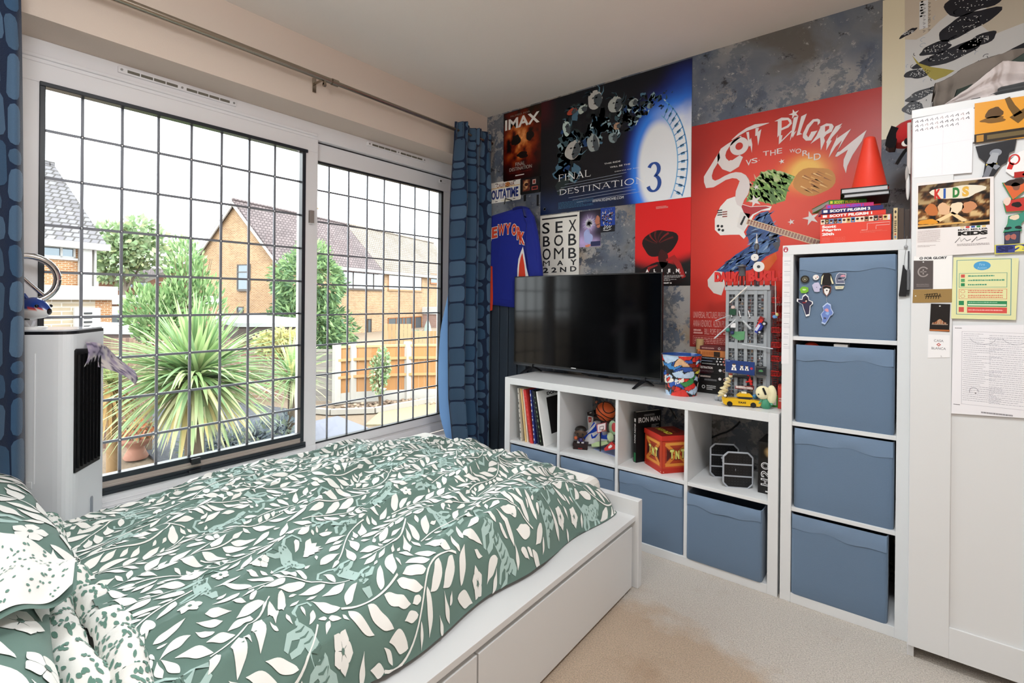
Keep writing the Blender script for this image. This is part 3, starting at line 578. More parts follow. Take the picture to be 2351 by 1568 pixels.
for k, (px, py, s) in enumerate([(-6.047,-0.861),(-6.607,-0.596),(-4.137,-0.389),(-4.145,-0.037),(-4.197,0.314),(-4.255,0.7),(-3.509,0.153)] and [(p[0], p[1], s) for p, s in zip([(-6.047,-0.861),(-6.607,-0.596),(-4.137,-0.389),(-4.145,-0.037),(-4.197,0.314),(-4.255,0.7),(-3.509,0.153)], (.2, .15, .22, .2, .24, .2, .18))]):
    b = MB(MATTE); r0 = random.Random(40 + k); b.ball((px, py, -.6 + s * .3), (s, s * .8, s * .62), ['4f545d', '5a6069', '474c55'][k % 3], n=12, f=lambda d: d * (1 + .35 * (fbm(d.x * 3 + k * 7 + 9, d.y * 3 + d.z * 2 + 5, 3) - .5)))
    tag(b.build('slate_rock'), ['dark slate rock on the patio edge below the straw palm', 'dark slate rock behind the flower bowl', 'dark slate rock under the spiky plant, first right of the flower bowl', 'dark slate rock under the middle of the spiky plant', 'dark slate rock under the spiky plant, third right of the flower bowl', 'dark slate rock next to the window mullion', 'dark slate rock closest to the blind near the mullion'][k], 'rock', 'slate rocks in the flower bed')
b = MB(LEAF); 
for p in [(-3.748,-0.596),(-3.683,-0.323),(-3.706,0.008),(-3.773,0.336),(-4.02,0.7)]: cards(b, (p[0], p[1], -.42), (.24, .24, .16), 170, .045, ['8d99a3', '7a8894', 'a6b1b3', '9aa88f'], rng, asp=.35, up=.5)
tag(b.build('ground_cover'), 'blue grey ground cover foliage under the spiky plant', 'ground cover', None, 'stuff')
b = MB(MATTE)
for k in range(260):
    px, py = rng.uniform(745, 1010), rng.uniform(0, 1); q = None
    x, y = FB[0][0] + (FB[3][0] - FB[0][0]) * py, FB[0][1] + (FB[3][1] - FB[0][1]) * py; x += rng.uniform(.1, .75); y -= rng.uniform(.0, .3); s = rng.uniform(.015, .04)
    b.ball((x, y, -.6), (s, s, s * .7), rng.choice(['8a7565', '9d8875', '6f5f52', 'b3a08b']), n=6)
tag(b.build('soil_crumbs'), 'brown soil clods in the bed along the fence', 'soil', None, 'stuff')
OUT[0] = .40
# ---- the tan brick house with the gable
M_ = fr([-28.2501, 12.4509, 3.7941], UV_, TV_); ga = [(3.7807,7.6199),(7.4724,3.6695),(0,3.7941)]; fe = [(10.8492,4.1203),(21.3195,3.8688)]
WD = 7.5; EZ = 3.72; RZ = ga[0][1]; LN = 26.
t = thing('gabled_house', 'tan brick house with a steep gable and brown tiled roof', 'house', ([-28.2501, 12.4509, 3.7941][0], [-28.2501, 12.4509, 3.7941][1], -1.5)); SP = fe[0][0]
b = MB(BRICK); b.T = M_; b.prism([(0, -1.5), (WD, -1.5), (WD, EZ), (WD / 2, RZ - .25), (0, EZ)], 'x', 0, .3); b.box((0, .0, -1.5), (LN, .3, EZ)); b.box((0, WD - .3, -1.5), (LN, WD, EZ)); b.build('wall', t)
def slope(b, s0, s1, mat, x=.35, th=.14, dz=0):
    a = (RZ - EZ) / (WD / 2)
    for sg in (0, 1):
        t0 = -x if sg == 0 else WD + x; z0 = EZ - a * x
        b.add([(s0, t0, z0 + dz), (s1, t0, z0 + dz), (s1, WD / 2, RZ + dz), (s0, WD / 2, RZ + dz), (s0, t0, z0 - th + dz), (s1, t0, z0 - th + dz), (s1, WD / 2, RZ - th + dz), (s0, WD / 2, RZ - th + dz)],
              [(0, 1, 2, 3), (7, 6, 5, 4), (0, 4, 5, 1), (3, 7, 4, 0), (1, 5, 6, 2)], mat=mat)
b = MB(TILEB); b.T = M_; slope(b, -.25, SP, TILEB); b.tube([(-.25, WD / 2, RZ + .02), (SP, WD / 2, RZ + .02)], .11, mat=TILEB); b.build('roof', t)
b = MB(TILEL); b.T = M_; slope(b, SP, LN, TILEL, dz=.03); b.tube([(SP, WD / 2, RZ + .05), (LN, WD / 2, RZ + .05)], .11, mat=TILEL); b.build('roof', t)
b = MB(UPW); b.T = M_; a = (RZ - EZ) / (WD / 2); b.box((-.2, -.42, EZ - .42), (LN, -.3, EZ - .2)); b.box((-.2, -.34, EZ - .42), (LN, 0, EZ - .36))
for sg in (1, -1):
    f = lambda q: WD / 2 + sg * q
    b.add([(-.3, f(0), RZ - .14), (-.3, f(WD / 2 + .38), EZ - a * .38 - .14), (-.3, f(WD / 2 + .38), EZ - a * .38 - .34), (-.3, f(0), RZ - .4), (-.2, f(0), RZ - .14), (-.2, f(WD / 2 + .38), EZ - a * .38 - .14), (-.2, f(WD / 2 + .38), EZ - a * .38 - .34), (-.2, f(0), RZ - .4)], [(0, 1, 2, 3), (4, 7, 6, 5), (3, 2, 6, 7), (0, 4, 5, 1)])
b.build('fascia', t)
def fwin(q, cols, fc, pane, name='window', mull=(), tr=(), d=0.06, gable=False, sill=True):
    (s0, z1), (s1, z0) = q; b = MB(MATTE); b.T = M_
    bx = (lambda a, c, e, f, y0, y1, col, mat=None: b.box((y0, a, e), (y1, c, f), col, mat)) if gable else (lambda a, c, e, f, y0, y1, col, mat=None: b.box((a, y0, e), (c, y1, f), col, mat))
    w = .07
    for a, c, e, f in ((s0, s1, z0, z0 + w), (s0, s1, z1 - w, z1), (s0, s0 + w, z0, z1), (s1 - w, s1, z0, z1)): bx(a, c, e, f, -d, .02, fc)
    for k in mull: x = s0 + (s1 - s0) * k; bx(x - w / 2, x + w / 2, z0, z1, -d, .02, fc)
    for k in tr: z = z0 + (z1 - z0) * k; bx(s0, s1, z - w / 2, z + w / 2, -d, .02, fc)
    if sill: bx(s0 - .06, s1 + .06, z0 - .08, z0, -d - .05, .02, fc)
    w_ = b.build(name, t); b = MB(pane); b.T = M_; bx = (lambda a, c, e, f: b.box((-.02, a, e), (0, c, f), mat=pane)) if gable else (lambda a, c, e, f: b.box((a, -.02, e), (c, 0, f), mat=pane)); bx(s0 + w, s1 - w, z0 + w, z1 - w); b.build('pane', w_)
fwin([(5.9829,3.6604),(11.0855,1.9408)], 0, '6f655f', PALEPANE, mull=(.24, .74))
fwin([(11.8048,3.6914),(17.3172,1.9833)], 0, 'd9a67c', PALEPANE, mull=(.72,))
fwin([(18.895,3.7412),(21.1617,2.789)], 0, 'c98d63', PANE, mull=(.62,))
fwin([(8.9978,-0.413),(9.5108,-2.0393)], 0, '5b4a3c', PANE)
fwin([(11.7982,-0.4248),(17.308,-2.5437)], 0, 'b5703f', PANE, 'patio_door', mull=(.22, .4, .5, .68, .78), sill=False)
fwin([(3.4911,3.384),(2.4487,1.6941)], 0, '7a7673', PANE, tr=(.7,), gable=True)
fwin([(3.4767,0.6069),(3.0421,0.2069)], 0, '6f6c6a', PANE, 'air_vent', gable=True, sill=False)
q = [(3.9506,7.3577),(5.372,7.0805)]
b = MB(BRICK); b.T = M_; cs = [(4.5812,7.2439)][0][0] + 1.9; b.box((cs - .55, WD / 2 - .35, RZ - .5), (cs + .6, WD / 2 + .35, RZ + .62)); b.box((cs - .62, WD / 2 - .4, RZ + .62), (cs + .67, WD / 2 + .4, RZ + .75), mat=BRICK)
for k in (-.3, .3): b.lathe([(.11, 0), (.09, .25)], (cs + k, WD / 2, RZ + .75), 10, mat=BRICK)
b.build('chimney', t)
q = [(17.4304,0.4428),(21.0773,-0.2286)]; b = MB(UPW); b.T = M_; b.box((q[0][0], -1.6, q[1][1]), (LN, 0, q[0][1])); e = b.build('extension', t); b = MB(BRICKP); b.T = M_; b.box((q[0][0] + .1, -1.5, -1.5), (LN - .1, 0, q[1][1])); b.build('wall', e)
# ---- the house at the left with its porch
t = thing('tiled_house', 'orange brick house with a grey tiled roof beside the near curtain', 'house', ([-24.0653, 2.6497, 3.8402][0], [-24.0653, 2.6497, 3.8402][1], -1.5))
M_ = fr([-24.0653, 2.6497, 3.8402], (-UV_[0], -UV_[1]), TV_); r_ = [(0.9966,5.865),(-0.0003,3.8033),(1.9077,3.4805),(2.462,2.9207)]; WD = 7.; EZ = r_[1][1] - .05; RZ = EZ + 3.4; LN = 14
b = MB(BRICKO); b.T = M_; b.box((.25, 0, -1.5), (LN, .3, EZ)); b.prism([(0, -1.5), (WD, -1.5), (WD, EZ), (WD / 2, RZ - .2), (0, EZ)], 'x', .25, .5); b.build('wall', t)
b = MB(TILEG); b.T = M_; slope(b, -.1, LN, TILEG, .45); b.tube([(-.1, WD / 2, RZ), (LN, WD / 2, RZ)], .12, mat=TILEG); b.build('roof', t)
b = MB(UPW); b.T = M_; b.box((-.12, -.55, EZ - .62), (LN, -.42, EZ - .36)); b.box((-.1, -.45, EZ - .62), (LN, 0, EZ - .56)); b.box((.42, -.3, .9), (.78, -.02, EZ - .6)); b.box((.2, -.2, 1.), (.28, -.05, EZ - .5)); b.build('fascia', t)
fwin([(q[0], q[1]) for q in [(0.8765,3.676),(2.0654,2.741)]], 0, 'f1f0ee', PANE, mull=(.4,))
po = [(0.3512,1.3615),(2.6167,1.0309)]; b = MB(UPW); b.T = M_; b.box((.2, -1.6, po[1][1] + .05), (9, 0, po[0][1] + .25)); p_ = b.build('porch', t)
b = MB(STONEW); b.T = M_; b.box((.9, -1.4, -1.5), (8.8, -.1, po[1][1] + .05)); b.build('stone_wall', p_); b = MB(BRICKO); b.T = M_; b.box((.3, -1.4, -1.5), (.9, -.1, po[1][1] + .05)); b.build('pier', p_)
b = MB(MATTE); b.T = M_; q = [(0.7654,0.7664),(1.6358,0.0057)]; s0, s1 = q[0][0], q[1][0]; b.box((s0, -1.5, -1.), (s1, -1.38, q[0][1]), 'f1f0ee')
for k in range(8): b.box((s0 + .3, -1.53, q[0][1] - .25 - k * .17), (s1 - .3, -1.5, q[0][1] - .18 - k * .17), '4a4d50')
b.build('blind_window', p_)
g = thing('garage_row', 'low flat roofed brick garages with a white door, past the orange house', 'garage', ([-24.0653, 2.6497, 3.8402][0] + 1, [-24.0653, 2.6497, 3.8402][1] + 3, -1.5)); q = [(0.2388,1.1807),(-2.1283,0.9979)]
b = MB(UPW); b.T = M_; b.box((q[1][0] - 3, -.8, q[0][1] - .3), (.2, 3, q[0][1] + .1)); b.build('fascia', g); b = MB(BRICKR); b.T = M_; b.box((q[1][0] - 2.9, -.6, -1.5), (.15, 2.9, q[0][1] - .3)); b.build('wall', g)
b = MB(UPW); b.T = M_; q = [(0.3314,0.7981),(-0.6686,-0.2946)]; b.box((q[0][0], -.7, -1.5), (q[1][0], -.58, q[0][1])); d_ = b.build('door', g); b = MB(PANE); b.T = M_
for px in (212, 236): w_ = q[0][0] + (q[1][0] - q[0][0]) * (px - 206) / 60; b.box((w_ - .15, -.72, q[0][1] - .7), (w_ - 1.0, -.69, q[0][1] - .35))
b.build('pane', d_)
# ---- far red brick houses
t = thing('red_house', 'far red brick house with a long low roof and white windows', 'house', (*[(-57.5572,13.0775,0.8017)][0][:2], -2)); a_, c_ = [(-58.3687,9.5978,2.8983)][0], [(-57.3537,13.8294,3.0416)][0]; uu_ = (Vector(c_) - Vector(a_)); uu_.z = 0; L_ = uu_.length; uu_.normalize(); tt_ = Vector((-uu_.y, uu_.x, 0))
M_ = fr(a_, uu_, tt_); ez = [(-57.8221,12.0368,2.9379)][0][2]; rz = [(-57.6529,12.7099,4.3272)][0][2]
b = MB(BRICKR); b.T = M_; b.box((0, 0, -2), (L_, 6, ez)); b.prism([(L_ - .5, -2), (L_ + 4.8, -2), (L_ + 4.8, ez), (L_ + 2.2, [(-56.7419,15.8954,4.4369)][0][2]), (L_ - .5, ez)], 'y', -.6, -.2); b.build('wall', t)
b = MB(TILEB); b.T = M_; b.add([(-.6, -.5, ez - .1), (L_ + .3, -.5, ez - .1), (L_ + 2.2, 4, rz), (2, 4, rz), (2, 4.2, rz), (L_ + 2.2, 4.2, rz)], [(0, 1, 2, 3), (3, 2, 5, 4)], mat=TILEB)
b.add([(-9, -.5, ez - .1), (-.6, -.5, ez - .1), (2, 4, rz - .9), (-9, 4, rz - .9)], [(0, 1, 2, 3)], mat=TILEB); b.build('roof', t)
b = MB(UPW); b.T = M_; b.box((-.6, -.55, ez - .3), (L_, -.45, ez)); e = [(-56.7419,15.8954,4.4369)][0][2]
for x0, z0, x1, z1 in ((L_ + 2.2, e, L_ - .7, ez - .1), (L_ + 2.2, e, L_ + 5.1, ez - .1)): b.add([(x0, -.7, z0 + .1), (x1, -.7, z1 + .1), (x1, -.7, z1 - .25), (x0, -.7, z0 - .25), (x0, -.5, z0 + .1), (x1, -.5, z1 + .1), (x1, -.5, z1 - .25), (x0, -.5, z0 - .25)], [(0, 1, 2, 3), (7, 6, 5, 4), (0, 4, 5, 1), (3, 2, 6, 7)])
b.build('fascia', t)
for px0, px1, y0, y1 in ((264, 281, 645, 662), (290, 305, 646, 657), (317, 338, 645, 663)):
    s0, s1 = [(px - 226) / 126 * L_ for px in (px0, px1)]; z1 = ez - (y0 - 641) * .055; z0 = ez - (y1 - 641) * .055
    b = MB(UPW); b.T = M_; b.box((s0, -.12, z0), (s1, 0, z1)); w_ = b.build('window', t); b = MB(PANE); b.T = M_
    for k in (0, 1): e = (s1 - s0 - .25) / 2; b.box((s0 + .1 + k * (e + .05), -.15, z0 + .12), (s0 + .1 + e + k * (e + .05), -.1, z1 - .12))
    b.build('pane', w_)
t = thing('low_house', 'small red brick house with brown hipped roof half hidden by the tall shrub', 'house', (*[(-47.2458,12.7576,0.8858)][0][:2], -2)); a_, c_ = [(-47.5481,11.7536,2.2023)][0], [(-46.8993,13.8266,2.2536)][0]; uu_ = (Vector(c_) - Vector(a_)); uu_.z = 0; L_ = uu_.length + 3; uu_.normalize(); tt_ = Vector((-uu_.y, uu_.x, 0)); M_ = fr(a_, uu_, tt_); ez = [(-47.2962,12.5952,2.4145)][0][2]; rz = [(-47.2502,12.7433,3.0316)][0][2]
b = MB(BRICKR); b.T = M_; b.box((0, 0, -2), (L_, 5, ez)); b.build('wall', t); b = MB(TILEB); b.T = M_; b.add([(-.5, -.5, ez), (L_, -.5, ez), (L_ - 1, 2.5, rz), (2, 2.5, rz), (-.5, 5, ez)], [(0, 1, 2, 3), (0, 3, 4)], mat=TILEB); b.build('roof', t)
b = MB(MATTE); b.T = M_; b.box((.7, -.12, ez - 1.05), (1.4, 0, ez - .2), '4e4a4a'); b.build('window', t); b = MB(MATTE); b.T = M_; b.box((2.6, -.12, ez - 1.0), (3.2, 0, ez - .2), '4e4a4a'); b.build('window', t)
OUT[0] = .42
# ---- garages, sheds and fences between the gardens
def flatroof(name, label, pts, zt, h, seed, wm, rc, fc, cat='shed'):
    t = thing(name, label, cat, (pts[0][0], pts[0][1], -.9)); b = MB(MATTE); b.prism(pts, 'z', zt - .02, zt + .05, rc); b.build('roof', t)
    b = MB(MATTE); c = Vector((sum(p[0] for p in pts) / len(pts), sum(p[1] for p in pts) / len(pts))); sh = [tuple(c + (Vector(p) - c) * .985) for p in pts]; b.prism(sh, 'z', zt - .26, zt - .02, fc); b.build('fascia', t)
    b = MB(wm); b.prism([tuple(c + (Vector(p) - c) * .96) for p in pts], 'z', -1.2, zt - .26); b.build('wall', t)
zt = .8; P = [(-8,1.058),(-5.763,0.65),(-4.755,1.221),(-6.118,1.892)]
flatroof('garden_garage', 'pink brick garage with pale flat roof behind the golden shrub', [(-9.476,1.58),(-6.834,1.095),(-6.12,1.91),(-8.081,2.96),(-10.826,3.358),(-11.409,2.562)], .72, 0, 1, BRICKP, 'cfd3d4', '6d625e', 'garage')
flatroof('garden_shed', 'low shed with a pale sheet roof behind the cooler', [(-8.468,-0.739),(-7.777,-0.164),(-10.226,0.594),(-11.616,0.104)], .6, 0, 2, BRICKP, 'd5dade', '5c4d49')
t = thing('brown_fence', 'brown boarded fence between the cooler and the spiky plant', 'fence', (*[(-7.734,-0.3)][0], -.6)); b = MB(MATTE); q0, q1 = [(-5.0565,-1.2264,0.7606),(-4.978,-0.8816,0.7473)]; rng = random.Random(6)
for k in range(12): a = k / 12; x, y = q0[0] + (q1[0] - q0[0]) * a, q0[1] + (q1[1] - q0[1]) * a; bar(b, (x, y), (x + (q1[0] - q0[0]) / 12.6, y + (q1[1] - q0[1]) / 12.6), .03, -.6, .72, rng.choice(['9c7f73', '8c7067', 'a68a7d']))
q2, q3 = [(-4.6,-1.0188,0.7742),(-4.5452,-0.8097,0.6626)]
for k in range(9): a = k / 9; x, y = q2[0] + (q3[0] - q2[0]) * a, q2[1] + (q3[1] - q2[1]) * a; bar(b, (x, y), (x + (q3[0] - q2[0]) / 9.6, y + (q3[1] - q2[1]) / 9.6), .03, -.6, .74 - .14 * a, rng.choice(['b49a86', 'a58b78', 'c0a791']))
b.build('boards', t)
t = thing('boarded_fence', 'pale closeboard fence in two heights before the patio doors', 'fence', (*[(-10.9624,7.7813,-0.449)][0][:2], -1.2))
for px0, px1, y in ((882, 944, 751), (944, 1070, 768)):
    b = MB(MATTE); A_, B_ = [(-11.1235,7.5735,0.2712),(-9.2815,9.6199,-0.088)]; q0 = Vector(A_).lerp(Vector(B_), (px0 - 882) / 188); q1 = Vector(A_).lerp(Vector(B_), (px1 - 882) / 188); n_ = int((q1 - q0).length / .12); zt = 1.2314 - (y - 690) / 1130 * 17 * .93
    for k in range(n_): a = q0.lerp(q1, k / n_); c = q0.lerp(q1, (k + .92) / n_); bar(b, a[:2], c[:2], .03, -1.2, zt, rng.choice(['dcb183', 'd2a577', 'e3bd92']))
    b.build('panel', t)
c = [(-12.4185,10.7022,-0.0589)][0]; t = thing('garden_parasol', 'closed pale green parasol by the far patio doors', 'parasol', (c[0], c[1], -1.3)); b = MB(MATTE); b.lathe([(.24, 0), (.2, .3), (.12, .75), (.03, 1.0)], (c[0], c[1], c[2] - .55), 10, 'aebdb4'); b.build('canopy', t); b = MB(MATTE); b.tube([(c[0], c[1], -1.3), (c[0], c[1], c[2] - .4)], .03, 'c8c8c0'); b.build('pole', t)
c = [(-12.077,9.5762,-0.0265)][0]; shrub('patio_bush', 'grey green bush by the far patio doors', 'shrub', (c[0], c[1], c[2] - .15), (.7, .7, .4), 400, .09, ['a5b896', '93a985', 'b6c5a8'], 31)
OUT[0] = 1.0

# ================================================================== bed
BX0, BX1, BYF, BYH = .155, 1.522, -.70, -2.84
t = thing('bed', 'white bed frame with under bed drawers standing below the window', 'bed', ((BX0 + BX1) / 2, -1.77, 0))
b = MB(WHITE); b.box((BX0, -.739, 0), (BX1, BYF, .374)); b.build('footboard', t, bev=.0025)
b = MB(WHITE); b.box((BX0, BYH - .05, 0), (BX1, BYH, .95)); b.build('headboard', t, bev=.0025)
b = MB(WHITE); b.box((1.36, BYH, .287), (1.508, -.739, .308)); b.build('side_ledge', t, bev=.0015)
b = MB(WHITE); b.box((1.36, BYH, .06), (1.478, -.739, .287)); b.build('side_rail', t, bev=.002); b = MB(WHITE); b.box((BX0, BYH, .06), (BX0 + .03, -.739, .3)); b.build('side_rail', t, bev=.002)
for y0, y1 in ((-1.738, -.762), (-2.72, -1.744)):
    b = MB(WHITE); b.box((1.482, y0, .012), (1.504, y1, .268)); b.box((1.478, y0, .256), (1.484, y1, .268)); b.build('drawer', t, bev=.0015)
b = MB(plain('mattress_ticking', 'e8e6e0', .9)); b.box((.19, -2.8, .12), (1.36, -.75, .45)); tag(b.build('mattress', bev=.04, seg=3), 'white mattress lying under the leaf print duvet', 'mattress')
# ------------------------------------------------------------------ leaf print cloth
GR, WHT, PALE = '6a857c', 'f6f6f1', 'b2cdc7'
class Print:
    """leaves, flowers and spotted pale beasts laid out on a cloth U x V metres without touching"""
    def __init__(s, U_, V_, seed, k=1.0): s.U, s.V, s.k = U_, V_, k; s.r = random.Random(seed); s.n = .006 if k > .9 else .0045; s.occ = np.zeros((int(U_ / s.n) + 2, int(V_ / s.n) + 2), bool); s.items = []
    def free(s, cells): return all(0 <= i < s.occ.shape[0] and 0 <= j < s.occ.shape[1] and not s.occ[i, j] for i, j in cells)
    def mark(s, cells, g=1):
        for i, j in cells: s.occ[max(0, i - g):i + g + 1, max(0, j - g):j + g + 1] = True
    def strip(s, pts, ws, col, lay, m=1): s.items.append((pts, ws, col, lay, m))
    def cells(s, pts, ws):
        out = set()
        for i in range(len(pts) - 1):
            for q in (0, .34, .67):
                x = pts[i][0] + (pts[i + 1][0] - pts[i][0]) * q; y = pts[i][1] + (pts[i + 1][1] - pts[i][1]) * q; w = ws[i] + (ws[i + 1] - ws[i]) * q
                dx, dy = pts[i + 1][0] - pts[i][0], pts[i + 1][1] - pts[i][1]; L = math.hypot(dx, dy) or 1
                for e in range(-2, 3): o = w / 2 * e / 2; out.add((int((x - dy / L * o) / s.n), int((y + dx / L * o) / s.n)))
        return out
    def leaf(s, x, y, a, L, w, bend=0, col=WHT, lay=2, force=False, shape=0, gap=1):
        pts = []; ws = []; n = 12; cx, cy, an = x, y, a
        for i in range(n + 1):
            q = i / n; pts.append((cx, cy)); an2 = an + bend * q; cx += math.cos(an2) * L / n; cy += math.sin(an2) * L / n
            f = math.sin(PI * min(1, q ** (.75 if shape == 0 else 1.35))) if shape < 2 else math.sin(PI * (.12 + .88 * q)) ** .6 * (q > .001)
            ws.append(max(.0006, w * f * (1 + .12 * math.sin(q * 9 + x * 40))))
        c = s.cells(pts[1:], ws[1:])
        if not force and not s.free(c): return False
        s.mark(c, gap); s.strip(pts, ws, col, lay, 2); return True
    def stem(s, x, y, a, L, curl):
        k = s.k; r = s.r; n = int(L / (.019 * k)); pts = []; ph = r.uniform(0, 6)
        for i in range(n + 1):
            pts.append((x, y)); a2 = a + .45 * math.sin(ph + i * .21) * curl; x += math.cos(a2) * .019 * k; y += math.sin(a2) * .019 * k
        if not (0 < pts[0][0] < s.U and 0 < pts[0][1] < s.V): return
        c = s.cells(pts, [.004] * (n + 1)); bad = sum(1 for i, j in c if not (0 <= i < s.occ.shape[0] and 0 <= j < s.occ.shape[1]) or s.occ[i, j])
        if bad > .04 * len(c): return
        kind = r.choice([0, 0, 1]); s.strip(pts, [.0055 * k] * (n + 1), WHT, 3); g = 0
        for i in range(1, n, 2):
            dx, dy = pts[i + 1][0] - pts[i][0], pts[i + 1][1] - pts[i][1]; an = math.atan2(dy, dx)
            for sg in (1, -1):
                for L_ in (.105, .085, .065, .045):
                    if s.leaf(pts[i][0] + math.cos(an + sg * 1.2) * .006, pts[i][1] + math.sin(an + sg * 1.2) * .006, an + sg * r.uniform(.75, 1.0), L_ * k, L_ * k * r.uniform(.30, .40), -sg * r.uniform(.2, .7), shape=kind, gap=0): break
        s.leaf(pts[-1][0], pts[-1][1], math.atan2(pts[-1][1] - pts[-2][1], pts[-1][0] - pts[-2][0]), .06 * k, .02 * k, gap=0); s.mark(c, 0)
    def flower(s, x, y, R):
        c = {(int((x + R * q * math.cos(t)) / s.n), int((y + R * q * math.sin(t)) / s.n)) for q in (.2, .5, .8, 1) for t in np.linspace(0, 6.28, 24)}
        if not s.free(c): return False
        a0 = s.r.uniform(0, 6)
        for i in range(5): s.leaf(x, y, a0 + i * 2 * PI / 5, R, R * .78, force=True, shape=1)
        s.strip([(x - .006 * s.k, y), (x, y), (x + .006 * s.k, y)], [.006 * s.k, .013 * s.k, .006 * s.k], GR, 4); s.mark(c, 1); return True
    def fan(s, x, y, a, R):
        c = {(int((x + R * q * math.cos(a + t)) / s.n), int((y + R * q * math.sin(a + t)) / s.n)) for q in (.15, .4, .7, 1) for t in np.linspace(-1.3, 1.3, 16)}
        if not s.free(c): return False
        for i in range(7): t = (i - 3) * .4; s.leaf(x, y, a + t, R * (1 - .05 * abs(i - 3)), R * .3, .15 * (i - 3) / 3, force=True, shape=1)
        s.mark(c, 1); return True
    def beast(s, x, y, a, fl):
        k = s.k; ca, sa = math.cos(a), math.sin(a); T = lambda p: (x + k * (p[0] * ca - fl * p[1] * sa), y + k * (p[0] * sa + fl * p[1] * ca))
        parts = [([(-.075, 0), (-.04, .006), (0, .0), (.04, .006), (.075, .012)], [.03, .05, .046, .052, .03]), ([(.06, .012), (.085, .03), (.105, .036)], [.03, .034, .02]),
                 ([(-.06, -.005), (-.075, -.04), (-.06, -.075)], [.028, .02, .014]), ([(-.04, -.005), (-.035, -.04), (-.045, -.07)], [.026, .018, .013]), ([(.05, .0), (.07, -.03), (.062, -.07)], [.024, .017, .012]), ([(.035, .0), (.03, -.04), (.045, -.066)], [.024, .016, .012]),
                 ([(-.075, .004), (-.105, .02), (-.12, .055), (-.1, .085), (-.08, .082)], [.014, .012, .011, .01, .008])]
        al = set()
        for p, w in parts: al |= s.cells([T(q) for q in p], [q * k for q in w])
        if not s.free(al): return False
        for p, w in parts:
            f = [T(q) for q in p]; s.strip(f, [q * k for q in w], PALE, 0, 2)
        sp = s.r.random() < .6
        for _ in range(26):
            q = (s.r.uniform(-.075, .08), s.r.uniform(-.014, .02))
            if sp: c = T(q); s.strip([(c[0] - .004 * k, c[1]), (c[0], c[1]), (c[0] + .004 * k, c[1])], [.002, .007 * k, .002], GR, 1)
            elif _ < 9: c = T((-.07 + .018 * _, -.016)); d = T((-.062 + .018 * _, .02)); s.strip([c, ((c[0] + d[0]) / 2 + .003, (c[1] + d[1]) / 2), d], [.002, .006 * k, .002], GR, 1)
        s.mark(al, 0); return True
    def fill(s, nb, nst, nfl, nfan, nleaf, ang=PI / 2):
        r = s.r; k = s.k; P = lambda: (r.uniform(.02, s.U - .02), r.uniform(.02, s.V - .02))
        for _ in range(nb * 6):
            if nb <= 0: break
            if s.beast(*P(), r.choice([0, .4, -.4, PI, PI / 2]) + r.uniform(-.3, .3), r.choice([1, -1])): nb -= 1
        for _ in range(nst): s.stem(*P(), ang + r.uniform(-.6, .6) + r.choice([0, PI]), r.uniform(.28, .5) * k, r.uniform(.5, 1.4))
        for _ in range(nfl): s.flower(*P(), r.uniform(.033, .045) * k)
        for _ in range(nfan): s.fan(*P(), r.uniform(0, 6.28), r.uniform(.06, .09) * k)
        for L_, w in ((.1, .031), (.08, .027), (.06, .022), (.045, .017), (.03, .012)):
            for _ in range(nleaf): s.leaf(*P(), r.uniform(0, 6.28), L_ * k, w * k, r.uniform(-.9, .9), shape=r.choice([0, 0, 1]), gap=0)
    def lay(s, b, Sf, off=.0013):
        for pts, ws, col, lay, m in s.items:
            rows = []
            for i, p in enumerate(pts):
                a = pts[max(0, i - 1)]; c = pts[min(len(pts) - 1, i + 1)]; dx, dy = c[0] - a[0], c[1] - a[1]; L = math.hypot(dx, dy) or 1
                rows.append([((p[0] - dy / L * ws[i] * e) / s.U, (p[1] + dx / L * ws[i] * e) / s.V) for e in ((.5, 0, -.5) if m == 2 else (.5, -.5))])
            drape(b, Sf, rows, col, off * (1 + .45 * lay))
def prof(s, half, w, d, fl):
    q = abs(s)
    if q < fl: return math.copysign(q / fl * (half - w), s), 0
    th = min(1, (q - fl) / (1 - fl)) * PI / 2; return math.copysign(half - w + w * math.sin(th), s), d * (1 - math.cos(th))
def ridge(x, y): return 1 - abs(2 * fbm(x, y, 3) / .9 - 1)
def duvet_S(u, v):
    """u runs from the window side to the room side, v from the pillows to the foot"""
    ox, dx = prof(2 * u - 1, .635, .12, .19 if u > .5 else .17, .80)
    yf = prof(v, 1.70, .16, .135, .88); y = -2.455 + yf[0]; dy = yf[1]
    x = .79 + ox
    crown = .022 * (1 - (2 * u - 1) ** 2) + .012 * math.sin(v * PI)
    z = .497 + crown - math.sqrt(dx * dx + dy * dy) - .045 * sstep(.62, .93, v) - .03 * sstep(.0, .45, .45 - u)
    f = 1 - min(1, max(dx / .19, dy / .15)) * .75
    xx, yy = x * 1.0 + .16 * y, y - .1 * x
    w = .044 * (ridge(xx * 5.2 + 3, yy * 1.15 + 4) ** 2 - .33) + .018 * (fbm(xx * 9 + 8, yy * 3.2 + 2, 3) - .45) + .007 * (fbm(xx * 30, yy * 14 + 5, 2) - .4)
    w += .022 * (ridge(xx * 10 + 5, yy * 2.4 + 1) ** 4 - .2)
    w += .03 * math.exp(-((x - 1.0 - .22 * (y + 1.6)) / .05) ** 2) * sstep(-2.3, -1.9, y) * sstep(-.9, -1.2, y)
    z += w * f
    if u > .88: y += .012 * math.sin(16 * v) * (u - .88) / .12; x += .014 * math.sin(21 * v + 1) * (u - .88) / .12
    return (x, y, max(z, .3125 if x > 1.34 else (.376 if y > -.742 else .26)))
DUV = attr('leaf_print_cotton', .85, .15, .12, 900, sheen=.1)
t = thing('duvet', 'green duvet printed with white leaves spread over the whole bed', 'duvet', (.79, -1.6, .31))
b = MB(DUV); b.grid(duvet_S, 200, 240, GR); pr = Print(1.52, 1.92, 4, .7); pr.fill(44, 3200, 380, 420, 4200); pr.lay(b, duvet_S); b.build('cover', t)
